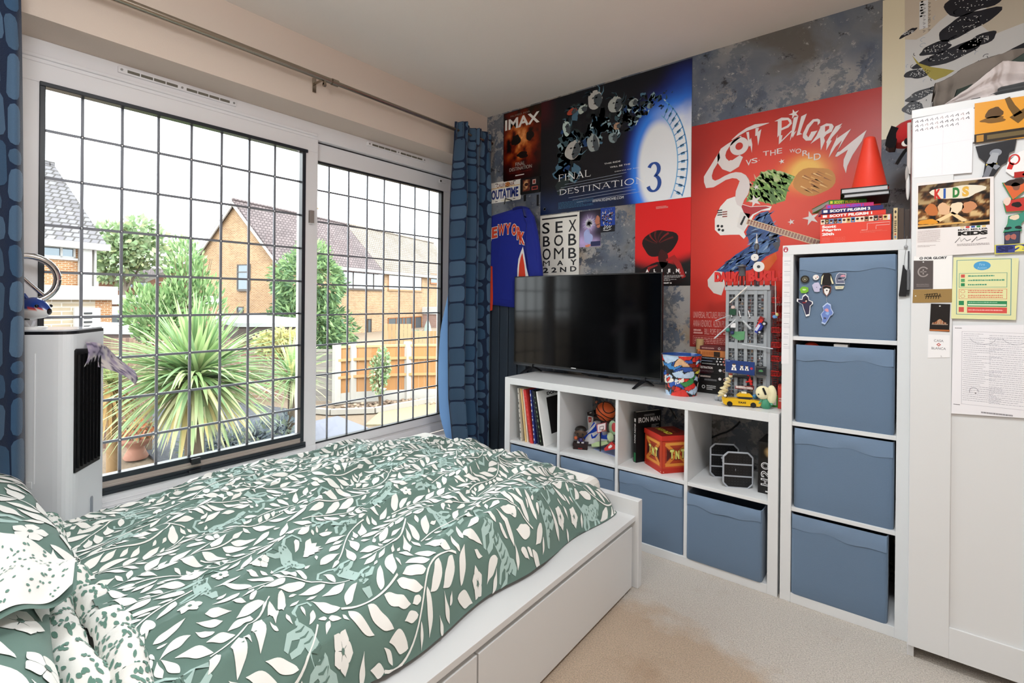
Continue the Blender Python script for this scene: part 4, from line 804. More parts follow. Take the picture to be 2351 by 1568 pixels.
# the hem rolled back at the pillow end shows the white speckled reverse
def hem_S(off, w, h):
    def f(u, v):
        a = PI * v; x = .2 + 1.22 * u; q = duvet_S(min(.98, max(.02, .06 + u * .84)), .0)
        y = -2.462 + off - w * math.cos(a) + .014 * math.sin(11 * u + off * 60) + .012 * (fbm(u * 9 + off * 99, v * 2, 2) - .4); z = q[2] - .022 + h * math.sin(a) * (1 + .35 * math.sin(7 * u + off * 40)) + .012 * (fbm(u * 16, v * 3 + off * 50, 2) - .4)
        return (x, y, z)
    return f
def speckle(b, Sf, U_, V_, n, seed, col=GR):
    r = random.Random(seed)
    for _ in range(n):
        x, y, a, L, w = r.uniform(.02, U_ - .02), r.uniform(.01, V_ - .01), r.uniform(-.6, .6), r.uniform(.009, .018), r.uniform(.006, .009); ca, sa = math.cos(a) * L / 2, math.sin(a) * L / 2
        rows = [[((x - ca * e + sa * k * w / L * q) / U_, (y - sa * e - ca * k * w / L * q) / V_) for q in (1, -1)] for e, k in ((1, .25), (.5, .85), (0, 1), (-.5, .85), (-1, .25))]
        if all(0 < p[0] < 1 and 0 < p[1] < 1 for row in rows for p in row): drape(b, Sf, rows, col, .0012)
for k, (o, w, h) in enumerate(((-.052, .038, .05), (.006, .034, .046))):
    b = MB(DUV); f = hem_S(o, w, h); b.grid(f, 120, 14, 'f2f1ec'); speckle(b, f, 1.22, .13, 520, 50 + k, '6a8f82'); b.build('turned_back_hem', t)
# ------------------------------------------------------------------ pillows
def pillow(label, M_, a, bb, h, seed, k=1.0, spk=False):
    t = thing('pillow', label, 'pillow', tuple(M_.translation), 'leaf print pillows at the head of the bed')
    def sheet(sg):
        def f(u, v):
            p, q = 2 * u - 1, 2 * v - 1; e = max(0, (1 - abs(p) ** 3.2) * (1 - abs(q) ** 3.2))
            w = .012 * (fbm(p * 4 + seed, q * 4 + 3, 3) - .45) + .010 * (ridge(p * 3 + seed, q * 2.2) - .5)
            return M_ @ Vector((a * p * (1 - .07 * (1 - q * q)), bb * q * (1 - .07 * (1 - p * p)), sg * (h * e ** .42) + w * e))
        return f
    for sg, nm in ((1, 'case'), (-1, 'underside')):
        b = MB(DUV); f = sheet(sg); sf = f if sg > 0 else (lambda u, v, f=f: f(1 - u, v)); b.grid(sf, 70, 56, GR if sg > 0 or not spk else 'f2f1ec')
        if sg > 0: pr = Print(2 * a, 2 * bb, seed, k); pr.fill(3, 140, 50, 60, 420, 0); pr.lay(b, sf)
        elif spk: speckle(b, sf, 2 * a, 2 * bb, 500, seed, '6a8f82')
        b.build(nm, t)
    return t
pillow('leaf print pillow at the window side of the bed, the farther one', TR((.47, -2.69, .60), .06, R_(-16), R_(6)), .40, .25, .115, 7, 1.0)
pillow('leaf print pillow at the room side of the bed, the nearer one', TR((1.12, -2.765, .585), -.10, R_(-14), R_(3)), .36, .235, .11, 13, 1.1)
# a loose pillowcase flap with the speckled reverse lies between the two pillows
def flap_S(u, v):
    q = 1.5 * u - .5; a = Vector((.82, -2.605, .705)).lerp(Vector((.90, -2.47, .625)), q); c = Vector((1.24, -2.665, .705)).lerp(Vector((1.10, -2.515, .655)), q); x, y, z = a.lerp(c, v); z += .012 * math.sin(7 * v + 5 * u) + .008 * math.sin(13 * u)
    return (x, y, z)
b = MB(DUV); b.grid(flap_S, 50, 30, 'f2f1ec'); speckle(b, lambda u, v: flap_S(u, 1 - v), .6, .3, 130, 77, '6a8f82'); b.grid(lambda u, v: (lambda p, q: (p[0] + .006 * u, p[1] + .006 * v, p[2] - .006 - .004 * v))(flap_S(u, v), 0), 50, 30, GR)
tag(b.build('pillowcase'), 'white pillowcase with small green specks, folded between the two pillows', 'pillowcase')
# ------------------------------------------------------------------ air cooler in front of the window
CW = plain('cooler_white_plastic', 'e4e6ea', .3)
F_, R__, L__, B_ = Vector((.13, -2.355)), Vector((-.05, -2.22)), Vector((-.026, -2.563)), Vector((-.17, -2.38))
t = thing('air_cooler', 'white tower air cooler standing between the window and the bed', 'air cooler', (-.02, -2.39, 0))
def rpoly(ps, rs, n=7):
    out = []
    for i, (p, r) in enumerate(zip(ps, rs)):
        a = (ps[i - 1] - p).normalized(); c = (ps[(i + 1) % len(ps)] - p).normalized(); p0, p1 = p + a * r, p + c * r
        out += [tuple(p0 * (1 - q) ** 2 + p * 2 * q * (1 - q) + p1 * q * q) for q in [k / n for k in range(n + 1)]]
    return out
fp = rpoly([F_, R__, B_, L__], [.05, .02, .02, .03])
b = MB(CW); b.prism(fp, 'z', .02, 1.095, smooth=False); b.build('body', t, bev=.002)
b = MB(BLACKP); b.prism(fp, 'z', 1.095, 1.106); b.build('black_rim', t)
b = MB(plain('cooler_top', 'cfd2d8', .12)); b.prism(rpoly([F_ * .985 + B_ * .015, R__ * .985 + L__ * .015, B_, L__], [.05, .02, .02, .03]), 'z', 1.106, 1.111); b.build('top_panel', t)
b = MB(BLACKP); b.prism(rpoly([F_, R__, B_, L__], [.05, .02, .02, .03]), 'z', 0, .02); b.build('base', t)
fu = (R__ - F_).normalized(); fn = Vector((fu.y, -fu.x))
FM = Matrix(((fu.x, fn.x, 0, F_.x), (fu.y, fn.y, 0, F_.y), (0, 0, 1, 0), (0, 0, 0, 1)))
b = MB(plain('vent_black', '08080a', .4)); b.T = FM; b.prism([(.028, .60), (.186, .60), (.186, 1.01), (.18, 1.03), (.034, 1.042), (.028, 1.036)], 'y', -.004, .003)
for k in range(7): b.box((.034 + k * .0225, .0, .615), (.037 + k * .0225, .011, 1.02), '141416', GLOSS)
b.build('vent', t)
b = MB(SATIN); b.T = FM; b.prism([(.128, .02), (.142, .02), (.142, .47), (.139, .476), (.131, .476), (.128, .47)], 'y', -.002, .003, '8d929c'); b.build('water_gauge', t)
lu = (F_ - L__).normalized(); ln = Vector((lu.y, -lu.x)); b = MB(SATIN); b.T = Matrix(((lu.x, ln.x, 0, L__.x), (lu.y, ln.y, 0, L__.y), (0, 0, 1, 0), (0, 0, 0, 1)))
b.box((.155, -.001, .58), (.158, .0012, 1.03), 'f4f5f7'); b.box((.10, -.001, .50), (.148, .003, .545), '111216'); b.box((.11, -.001, .565), (.15, .0015, .588), 'e8e8ea'); b.build('side_panel', t)
# paper note hanging off the cooler
NS = lambda u, v: (lambda s, z, o: tuple(FM @ Vector((s, o, z))))(.075 + .26 * u - .015 * v, 1.062 - .13 * u * u - .012 * u - .09 * v * (1 - .35 * u), .008 + .05 * u * u + .012 * math.sin(6 * u + 3 * v))
b = MB(PAPER); b.grid(NS, 24, 12, cfn=lambda u, v: mixc('e6dcd8', 'a99bb4', sstep(.3, .62, fbm(u * 9, v * 5 + 2, 4))) if fbm(u * 14 + 4, v * 9, 3) < .56 else lin('5f5672'))
tag(b.build('paper_note', solid=.0006), 'crumpled mauve banknote like paper stuck on the cooler above its vent', 'paper')
# vinyl toy fish on the cooler
P = [(-0.0061,-2.4102,1.1629)]; c = Vector((-.075, -2.43, 1.111)); t = thing('toy_fish', 'small glossy blue and white toy fish on top of the cooler', 'toy', tuple(c))
q = [(-0.241,1.125),(0.277,1.144),(0.064,1.21)]
FX = TR((c.x, c.y, c.z), .62); s_ = .062
b = MB(GLOSS); b.T = FX; b.lathe([(.045, 0), (.045, .006), (.0, .006)], (0, 0, 0), 24, 'f1f1ef'); b.tube([(-.012, 0, .004), (-.012, 0, .03)], .012, 'e6e7ea'); b.build('stand', t)
b = MB(GLOSS); b.T = FX
def fish(u, v):
    th = u * 2 * PI; q = v; r = .040 * math.sin(PI * min(1, .06 + .9 * q)) ** .6; x = -.055 + .125 * q; z = .062 + .012 * math.sin(PI * q)
    return (x, r * .85 * math.cos(th), z + r * math.sin(th))
b.grid(fish, 28, 24, cfn=lambda u, v: lin('24408c') if math.sin(u * 2 * PI) > (-.05 + .45 * sstep(.5, 1, v)) else (lin('d9492f') if .55 < v < .95 and math.sin(u * 2 * PI) > -.22 + .3 * sstep(.5, 1, v) and math.sin(u * 2 * PI) < .02 + .3 * sstep(.5, 1, v) else lin('e9e8e6')))
b.build('body', t)
b = MB(GLOSS); b.T = FX; b.prism([(-.05, .06), (-.085, .095), (-.078, .062), (-.088, .03)], 'y', -.006, .006, '24408c'); b.prism([(-.01, .105), (-.03, .128), (-.036, .1)], 'y', -.005, .005, '24408c'); b.prism([(.012, .03), (.03, .008), (.04, .028)], 'y', -.03, -.02, 'd8d8dc'); b.build('fins', t)
b = MB(GLOSS); b.T = FX
for sy in (-1, 1): b.ball((.048, sy * .026, .082), .006, '0c0c10', n=10)
b.build('eyes', t)

# ================================================================== shelf units, boxes, wardrobe, television
XL, XT, YS, YB = .5275, 2.002, -.42, -.046; o_, c_, i_ = .039, .335, .016
LW = 2 * o_ + 4 * c_ + 3 * i_; LH = 2 * o_ + 2 * c_ + i_; TW = 2 * o_ + c_; TH = 2 * o_ + 4 * c_ + 3 * i_
def panel(t, name, a, c, bev=.0012): b = MB(WHITE); b.box(a, c); return b.build(name, t, bev=bev)
t = thing('low_shelf_unit', 'low white cube shelf unit under the television', 'shelf unit', (XL + LW / 2, -.225, 0))
panel(t, 'side_panel', (XL, YS, 0), (XL + o_, YB, LH)); panel(t, 'side_panel', (XL + LW - o_, YS, 0), (XL + LW, YB, LH))
panel(t, 'top_panel', (XL + o_, YS, LH - o_), (XL + LW - o_, YB, LH)); panel(t, 'bottom_panel', (XL + o_, YS, 0), (XL + LW - o_, YB, o_))
CX = [XL + o_ + k * (c_ + i_) for k in range(4)]; MZ = o_ + c_
for k in range(3): panel(t, 'divider', (CX[k] + c_, YS + .002, o_), (CX[k] + c_ + i_, YB, LH - o_))
for k in range(4): panel(t, 'shelf', (CX[k], YS + .003, MZ), (CX[k] + c_, YB, MZ + i_))
t = thing('tall_shelf_unit', 'tall narrow white cube shelf unit between the low shelves and the wardrobe', 'shelf unit', (XT + TW / 2, -.225, 0))
panel(t, 'side_panel', (XT, YS, 0), (XT + o_, YB, TH - o_)); panel(t, 'side_panel', (XT + TW - o_, YS, 0), (XT + TW, YB, TH - o_))
panel(t, 'top_panel', (XT, YS, TH - o_), (XT + TW, YB, TH)); panel(t, 'bottom_panel', (XT + o_, YS, 0), (XT + TW - o_, YB, o_))
TZ = [o_ + k * (c_ + i_) for k in range(4)]; SH = MZ + i_
for k in range(1, 4): panel(t, 'shelf', (XT + o_, YS + .003, TZ[k] - i_), (XT + o_ + c_, YB, TZ[k]))
# ---- blue fabric boxes
BINC = '687d95'; BIN = attr('blue_fabric', .85, .15, .15, 500, sheen=.2)
def make_bin(label, loc, w=.318, h=.322, d=.365, seed=1):
    t = thing('storage_box', label, 'storage box', loc, 'blue fabric storage boxes'); b = MB(BIN); x0, x1 = loc[0] - w / 2, loc[0] + w / 2; y0, z0 = loc[1], loc[2]; y1 = y0 + d; r = .016
    fp = rpoly([Vector((x0, y0)), Vector((x1, y0)), Vector((x1, y1)), Vector((x0, y1))], [r] * 4, 5); n = len(fp); e = .004
    cx, cy = (x0 + x1) / 2, (y0 + y1) / 2; ip = [(cx + (p[0] - cx) * (1 - 2 * e / w), cy + (p[1] - cy) * (1 - 2 * e / d)) for p in fp]
    def bul(p, q): # soft sag of the panel
        f = q * (1 - q) * 4; dx = p[0] - cx; return (p[0], p[1] + (.003 * f * math.cos(dx / w * PI) * (1 if p[1] > cy else -1)) + .0015 * math.sin(9 * dx / w + seed))
    ins = [0, .012, .03, .25, .5, .75, 1.0]; vs = []
    for q in ins:
        k = 1 - .012 * max(0, (.03 - q) / .03); vs += [(cx + (bul(p, q)[0] - cx) * k, cy + (bul(p, q)[1] - cy) * k, z0 + h * q) for p in fp]
    fs = [(i * n + k, i * n + (k + 1) % n, (i + 1) * n + (k + 1) % n, (i + 1) * n + k) for i in range(len(ins) - 1) for k in range(n)]
    b.add(vs, fs, BINC, None, True); b.add(vs[:n], [list(range(n))[::-1]], BINC)
    b.add(vs[-n:] + [(p[0], p[1], z0 + h) for p in ip] + [(p[0], p[1], z0 + .006) for p in ip], [(k, (k + 1) % n, n + (k + 1) % n, n + k) for k in range(n)] + [(n + k, n + (k + 1) % n, 2 * n + (k + 1) % n, 2 * n + k) for k in range(n)] + [list(range(2 * n, 3 * n))], BINC)
    b.build('body', t, origin=loc)
    b = MB(BIN); hw = w / 2 - .005
    def hemf(u, v):
        x = cx - hw + 2 * hw * u; lo = .058 + .005 * math.sin(7 * u + seed) + .004 * math.sin(15 * u + 2 * seed); z = z0 + h + .0015 - lo * v
        return (x, y0 - .0022 - .0022 * math.sin(PI * v) * (1 + .8 * math.sin(11 * u + seed)) - .002 * math.cos((x - cx) / w * PI) * (v * .2) - .0012 * math.sin(9 * (x - cx) / w + seed) * -1 + .0, z)
    b.grid(lambda u, v: hemf(1 - u, v), 40, 8, '748aa4'); b.grid(lambda u, v: (lambda p: (p[0], p[1] + .0022 * v + .0003, p[2] - .0006 * v))(hemf(1 - u, 1)), 40, 1, '43596f'); b.build('hem', t, origin=(loc[0], loc[1], loc[2] + h))
    return t
bins = [('blue fabric box below the records in the low shelf, far end', (CX[0] + .166, -.412, o_), .328, .325, 1), ('blue fabric box below the toy basketball', (CX[1] + .168, -.413, o_), .326, .325, 2.2), ('blue fabric box below the red crate', (CX[2] + .168, -.414, o_), .328, .328, 3.1), ('blue fabric box below the toy spacecraft, dropped forward with a gap above it', (CX[3] + .158, -.428, o_ + .001), .318, .305, 4.5),
        ('blue fabric box with pin badges, topmost in the tall shelf', (XT + o_ + .175, -.412, TZ[3]), .316, .320, 5.3), ('blue fabric box in the tall shelf, just below the one with pins', (XT + o_ + .169, -.411, TZ[2]), .322, .316, 6.6), ('blue fabric box in the tall shelf, second from the carpet', (XT + o_ + .168, -.410, TZ[1]), .326, .325, 7.4), ('blue fabric box in the tall shelf, standing lowest near the carpet', (XT + o_ + .158, -.422, TZ[0]), .315, .325, 8.8)]
for lb, lc, w, h, sd in bins: make_bin(lb, lc, w, h, .365, sd)
# things that peep over the box rims
b = MB(PAPER); b.box((2.18, -.40, TZ[2] + .3), (2.225, -.30, TZ[2] + .326), 'f0efec'); tag(b.build('paper_pad'), 'white paper edge peeping over the box below the pins', 'paper')
b = MB(SATIN); b.ball((2.10, -.36, TZ[2] + .30), (.03, .03, .028), 'c9422f'); tag(b.build('rubber_ball'), 'red ball just showing over the box below the pins', 'ball')
# ---- wardrobe
WX0, WX1, WY = 2.412, 3.192, -.52
t = thing('wardrobe', 'tall white wardrobe covered in stickers and papers', 'wardrobe', (2.8, -.27, 0))
b = MB(WHITE); b.box((WX0, WY + .02, 0), (WX0 + .018, -.02, 1.873)); b.build('side_panel', t, bev=.001); b = MB(WHITE); b.box((WX1 - .018, WY + .02, 0), (WX1, -.02, 1.873)); b.build('side_panel', t, bev=.001)
b = MB(WHITE); b.box((WX0 - .002, WY, 1.873), (WX1 + .002, -.02, 1.902)); b.build('top_panel', t, bev=.0015)
b = MB(WHITE); b.box((WX0 + .018, -.03, .06), (WX1 - .018, -.02, 1.873)); b.box((WX0 + .018, WY + .03, .05), (WX1 - .018, -.03, .068)); b.box((WX0 + .018, -.2, 0), (WX1 - .018, -.185, .05)); b.build('back_panel', t)
for x0, x1 in ((WX0 + .001, 2.8005), (2.8035, WX1 - .001)):
    b = MB(WHITE); st = .106; b.box((x0, WY + .004, .047), (x1, WY + .02, 1.870))
    b.box((x0, WY - .003, .047), (x0 + st, WY + .004, 1.870)); b.box((x1 - st, WY - .003, .047), (x1, WY + .004, 1.870)); b.box((x0 + st, WY - .003, .047), (x1 - st, WY + .004, .152)); b.box((x0 + st, WY - .003, 1.76), (x1 - st, WY + .004, 1.870)); d_ = b.build('door', t, bev=.0012)
    hx = x1 - .05 if x0 < 2.6 else x0 + .05; b = MB(CHROME); b.tube([(hx, WY - .003, .95), (hx, WY - .028, .95), (hx, WY - .028, 1.08), (hx, WY - .003, 1.08)], .005); b.build('handle', d_)
# ---- television
t = thing('television', 'large black flat screen television standing on the low shelf unit', 'television', (.9, -.18, LH))
TA, TB = Vector((.384, -.152)), Vector((1.408, -.2)); tu = (TB - TA).normalized(); tn = Vector((tu.y, -tu.x)); W_ = (TB - TA).length
TM = Matrix(((tu.x, -tn.x, 0, TA.x), (tu.y, -tn.y, 0, TA.y), (0, 0, 1, .807), (0, 0, 0, 1))); HT = .578
b = MB(plain('tv_casing', '0b0b0d', .35)); b.T = TM; b.box((0, 0, 0), (W_, .018, HT)); b.box((.1, .018, .06), (W_ - .1, .052, .40)); b.build('casing', t, bev=.003)
b = MB(plain('tv_screen', '040405', .09, spec=.28)); b.T = TM; b.box((.007, -.0012, .016), (W_ - .007, .001, HT - .007)); b.build('screen', t)
b = MB(plain('tv_trim', '3c4046', .3, .6)); b.T = TM; b.box((0, -.003, -.004), (W_, .012, .006)); b.build('trim', t)
b = MB(GLOSS); b.T = TM; q = Canvas(lambda u, v, e: (u, -.0032 - e, v), GLOSS); q.T = TM; q.scrawl(W_ * .447, .0135, W_ * .447 + .034, .0195, 1, 'e9e9ea', random.Random(2), .9); q.build('maker_mark', t)
for fx in (.155, W_ - .1):
    b = MB(BLACKP); b.T = TM; f = lambda p: (fx + p[2], p[0], p[1])
    for dy, dx in ((-.094, -.016), (.082, .016)):
        a0, a1 = Vector((fx, .004, .0)), Vector((fx + dx, dy, -.042)); vs = [a0 + Vector((-.012, 0, .004)), a0 + Vector((.012, 0, .004)), a1 + Vector((.008, 0, .002)), a1 + Vector((-.008, 0, .002)), a0 + Vector((-.012, .0, -.012)), a0 + Vector((.012, 0, -.012)), a1 + Vector((.008, math.copysign(.006, -dy), -.001)), a1 + Vector((-.008, math.copysign(.006, -dy), -.001))]
        b.add(vs, [(0, 1, 2, 3), (7, 6, 5, 4), (0, 4, 5, 1), (1, 5, 6, 2), (2, 6, 7, 3), (3, 7, 4, 0)])
    b.box((fx - .012, -.012, -.012), (fx + .012, .02, .012)); b.build('foot', t, bev=.0015)
q = [(0.629,0.102),(0.79,0.01),(0.906,-0.03),(1.034,-0.051),(1.112,0.021),(1.211,-0.018)]
b = MB(BLACKP); b.tube([(q[0][0], q[0][1] + .03, .80)] + [(p[0], p[1], .7675) for p in q] + [(q[-1][0] + .1, q[-1][1] + .12, .7675)], .0035, n=8); tag(b.build('power_cable'), 'black cable lying under the television', 'cable')
# ---- radiator in the corner
RAD = plain('slate_radiator', '39434f', .35); t = thing('radiator', 'tall dark slate panel radiator in the corner behind the blue jersey', 'radiator', (.21, -.06, .12))
for k in range(5): b = MB(RAD); x = .05 + k * .079; b.box((x, -.088, .14), (x + .071, -.074, 1.72)); b.build('panel', t, bev=.003)
for z in (.25, 1.6): b = MB(RAD); b.box((.05, -.074, z), (.437, -.05, z + .035)); b.build('header', t)
for z in (.4, 1.5): b = MB(RAD); b.box((.2, -.05, z), (.26, -.0, z + .03)); b.build('wall_bracket', t)
# ---- blue basketball jersey hung over it
JC = attr('jersey_mesh', .7, .2, .2, 900, sheen=.1); yj = -.122
t = thing('basketball_jersey', 'royal blue basketball top lettered in orange hanging in the corner', 'jersey', (.25, -.11, 1.17))
def soft(poly, y0, dep, name, col, n=5, cut=.5):
    c = Vector((sum(p[0] for p in poly) / len(poly), sum(p[1] for p in poly) / len(poly))); b = MB(JC); m = len(poly); vs = []
    for k in range(n + 1): q = k / n; s = 1 - cut * q; vs += [(c.x + (p[0] - c.x) * s, y0 - dep * (1 - (1 - q) ** 2) * (1 + .25 * math.sin(i * 1.9)), c.y + (p[1] - c.y) * s) for i, p in enumerate(poly)]
    b.add(vs, [(k * m + i, k * m + (i + 1) % m, (k + 1) * m + (i + 1) % m, (k + 1) * m + i) for k in range(n) for i in range(m)], col, None, True); b.add(vs[-m:], [list(range(m))], col)
    bk = [(p[0], y0 + .012, p[1]) for p in poly]; b.add(vs[:m] + bk, [(i, m + i, m + (i + 1) % m, (i + 1) % m) for i in range(m)] + [list(range(m, 2 * m))[::-1]], col); return b.build(name, t)
soft([(0.057,1.792),(0.143,1.822),(0.239,1.835),(0.326,1.847),(0.398,1.851),(0.452,1.834),(0.461,1.745),(0.439,1.605),(0.45,1.473),(0.484,1.369),(0.49,1.171),(0.334,1.178),(0.17,1.193),(0.064,1.201)][::-1], -.10, .012, 'body', '1f2d94', cut=.12)
soft([(0.42,1.845),(0.471,1.83),(0.511,1.776),(0.537,1.681),(0.559,1.569),(0.577,1.449),(0.586,1.339),(0.528,1.285),(0.491,1.322),(0.475,1.444),(0.457,1.519),(0.44,1.576),(0.455,1.688),(0.454,1.781)][::-1], -.115, .012, 'sleeve', '1c2a8c', cut=.25)
Q = Canvas(lambda u, v, e: (u, -.1165 - e, v), JC, .0004)
F = lambda pts: [(p[0], p[1]) for p in pts]
Q.poly([(0.426,1.585),(0.408,1.55),(0.389,1.504),(0.381,1.437),(0.381,1.371),(0.48,1.369),(0.456,1.444),(0.439,1.53)], 'f1efee'); Q.up(); Q.poly([(0.422,1.544),(0.408,1.512),(0.397,1.465),(0.391,1.371),(0.452,1.369),(0.44,1.464)], 'e2452c'); Q.poly([(0.377,1.651),(0.429,1.598),(0.433,1.592),(0.44,1.609),(0.407,1.673)], 'f1efee')
Q.build('side_stripe', t); Q = Canvas(lambda u, v, e: (u, -.1165 - e, v), JC, .0004); Q.poly([(0.143,1.465),(0.161,1.464),(0.169,1.246),(0.165,1.157),(0.144,1.152)], 'e2452c')
Q.build('side_stripe', t); Q = Canvas(lambda u, v, e: (u, -.1165 - e, v), JC, .0004)
for ch, bx in (('N', [(0.093,1.637),(0.148,1.711)]), ('E', [(0.155,1.657),(0.204,1.732)]), ('W', [(0.21,1.676),(0.27,1.75)]), ('Y', [(0.275,1.677),(0.321,1.751)]), ('O', [(0.331,1.665),(0.372,1.742)]), ('R', [(0.376,1.635),(0.406,1.722)]), ('K', [(0.398,1.605),(0.439,1.687)])):
    (u0, v0), (u1, v1) = bx; e = .0035; tl = .12 if ch in 'EN' else (-.2 if ch in 'RK' else 0); wp = lambda p, q, u0=u0, tl=tl: (p, q + (p - u0) * tl)
    Q.k = 2; Q.text(ch, u0 - e, v0 - e, u1 + e, v1 + e, 'f3f1f0', .09, warp=wp); Q.k = 4; Q.text(ch, u0, v0, u1, v1, 'dd4a2e', .05, warp=wp)
Q.build('lettering', t)
b = MB(JC); b.tube([(0.334,1.845),(0.37,1.853),(0.406,1.851),(0.441,1.843),(0.465,1.831)] and [(p[0], -.108, p[1]) for p in [(0.334,1.845),(0.37,1.853),(0.406,1.851),(0.441,1.843),(0.465,1.831)]], .008, '182474'); b.build('collar', t)
b = MB(BLACKP); b.tube([(.25, -.02, 1.93), (.25, -.09, 1.93), (.25, -.1, 1.89)], .004); tag(b.build('wall_hook'), 'small black hook holding the jersey on the wallpaper', 'hook')
# white board leaning in the gap beside the low shelf
q = [(0.41,0.53),(0.399,0.216),(0.439,0.224),(0.435,0.534)]
b = MB(WHITE); b.prism([(.515, -.0), (.525, 0.0), (.525, .62), (.5225, .62)], 'y', -.40, -.10); tag(b.build('leaning_board', bev=.001), 'narrow white board leaning against the end of the low shelf unit', 'board')

# ================================================================== things pinned to the wall and the wardrobe
def sheet(y, poly, col, mat=SHEET, th=.0008, step=.00012):
    c = Canvas(wallmap(y - th - .0001), mat, step); c.prism(poly, 'y', y - th, y, col); c.up(); return c
def R4(p): xs = [q[0] for q in p]; zs = [q[1] for q in p]; return (min(xs), min(zs), max(xs), max(zs))
def box4(u0, v0, u1, v1): return [(u0, v0), (u1, v0), (u1, v1), (u0, v1)]
def pin(c, name, label, cat='poster', group=None): return tag(c.build(name), label, cat, group)
YW = -.001
# --- serif capitals for the film titles: thin and thick strokes with bracket feet
def serif(c, t, u0, v0, u1, v1, col, sk=0):
    W_ = {'F': .62, 'I': .34, 'N': .92, 'A': .86, 'L': .66, 'D': .86, 'E': .66, 'S': .56, 'T': .74, 'O': .92, '3': .62, ' ': .4}
    tot = sum(W_[q] for q in t) + .06 * (len(t) - 1); kx = (u1 - u0) / tot; ky = v1 - v0; x = u0
    for ch in t:
        w = W_[ch]; P = lambda a, d, x=x, w=w: (x + a * w * kx, v0 + d * ky + sk * (x + a * w * kx - u0)); th, tn = .135 * ky, .06 * ky
        L = lambda p, q, ww, P=P: c.line([P(*p), P(*q)], ww, col); F = lambda a, d, r=.2, P=P, w=w: c.line([P(a - r / w * .6, d), P(a + r / w * .6, d)], tn * .7, col)
        if ch in 'FEDL': L((.2, 0), (.2, 1), th); F(.2, .015); F(.2, .985) if ch == 'L' else None
        if ch in 'FE': L((.05, .975), (.95, .975), tn); L((.95, 1), (.95, .8), tn * .7); L((.2, .52), (.7, .52), tn); L((.7, .62), (.7, .42), tn * .6)
        if ch in 'EL': L((.05, .025), (.95, .025), tn); L((.95, .02), (.97, .24), tn * .7)
        if ch == 'I': L((.5, 0), (.5, 1), th); F(.5, .015, .16); F(.5, .985, .16)
        if ch == 'N': L((.17, 0), (.17, 1), tn); L((.15, .98), (.85, .02), th); L((.86, 0), (.86, 1), tn); F(.17, .015); F(.86, .985); F(.1, .985, .12)
        if ch == 'A': L((.08, 0), (.5, 1), tn); L((.48, 1), (.88, 0), th); L((.25, .36), (.72, .36), tn); F(.08, .015, .16); F(.88, .015, .18)
        if ch == 'T': L((.5, 0), (.5, 1), th); L((.02, .975), (.98, .975), tn); L((.03, 1), (.02, .76), tn * .7); L((.97, 1), (.98, .76), tn * .7); F(.5, .015)
        if ch in 'DO':
            n = 26; a0, a1 = (-PI / 2, PI / 2) if ch == 'D' else (0, 2 * PI); pts = []; ws = []
            for k in range(n + 1):
                q = a0 + (a1 - a0) * k / n; cx, rx = (.2, .72) if ch == 'D' else (.5, .43); pts.append(P(cx + rx * math.cos(q), .5 + .485 * math.sin(q))); ws.append(tn + (th - tn) * abs(math.cos(q)))
            c.line(pts, ws, col)
            if ch == 'D': F(.12, .985, .12)
        if ch in 'S3':
            pts = []; ws = []; n = 30
            for k in range(n + 1):
                q = k / n
                if ch == 'S': a = PI * (.15 + 1.35 * min(1, q * 2)) if q < .5 else PI * (.5 - 1.35 * (q - .5) * 2); yy = .74 if q < .5 else .25
                else: a = PI * (.88 - 1.35 * q * 2) if q < .5 else PI * (.45 - 1.35 * (q - .5) * 2); yy = .75 if q < .5 else .27
                pts.append(P(.48 + (.34 if ch == 'S' else .36 + .06 * (q > .5)) * math.cos(a), yy + (.235 if ch == 'S' else (.22 if q < .5 else .265)) * math.sin(a))); ws.append(tn + (th - tn) * (abs(math.cos(a)) if ch == '3' else math.sin(PI * q)))
            c.line(pts, ws, col)
        x += (w + .06) * kx
def blot(c, u, v, a, b, col, seed, n=22, k=.5, rot=0):
    r = random.Random(seed); ph = [r.uniform(0, 6.28) for _ in range(4)]; pts = []
    for i in range(n):
        t = 2 * PI * i / n; q = 1 + k * .3 * (math.sin(2 * t + ph[0]) + .7 * math.sin(3 * t + ph[1]) + .5 * math.sin(5 * t + ph[2])); x, y = a * q * math.cos(t), b * q * math.sin(t)
        pts.append((u + x * math.cos(rot) - y * math.sin(rot), v + x * math.sin(rot) + y * math.cos(rot)))
    c.poly(pts, col)
rng = random.Random(12)
# 1 dark fiery film poster in the corner
u0, v0, u1, v1 = .158, 2.07, .492, 2.562
c = sheet(YW - .0006, box4(u0, v0, u1, v1), '0b0809')
def f1(p, q):
    n = fbm(p * 7 + 3, q * 9 + 1, 5); g = math.exp(-(((p - .42) / .34) ** 2 + ((q - .58) / .3) ** 2)); h = max(0, g * 1.6 * (n - .26)); e = .35 * sstep(.35, 1.2, p + q - .5)
    return (min(1, h * 1.5 + .13 * e * n), min(1, h * h * 1.1 + .012 * e), h ** 3 * .6)
c.up(); c.paint(u0 + .004, v0 + .004, u1 - .004, v1 - .004, 60, 80, f1); c.up()
blot(c, .272, 2.352, .036, .04, '0c0605', 3); blot(c, .392, 2.36, .03, .036, '0c0605', 4); blot(c, .33, 2.24, .05, .022, '120806', 5); c.up()
Q = [(0.181,2.525),(0.46,2.46),(0.183,2.471),(0.46,2.513)]
c.text('IMAX', u0 + .014, 2.437, u1 - .02, 2.512, 'f4efe9', .03); c.text('FILMED FOR', .222, 2.522, .392, 2.534, '8d857c'); c.text('FINAL', .268, 2.168, .352, 2.194, 'b9b3ab'); c.text('DESTINATION', .215, 2.138, .41, 2.162, 'b9b3ab'); c.scrawl(.215, 2.118, .41, 2.13, 1, '5c1512', rng); c.rect(.268, 2.1, .345, 2.106, 'e9e6e2')
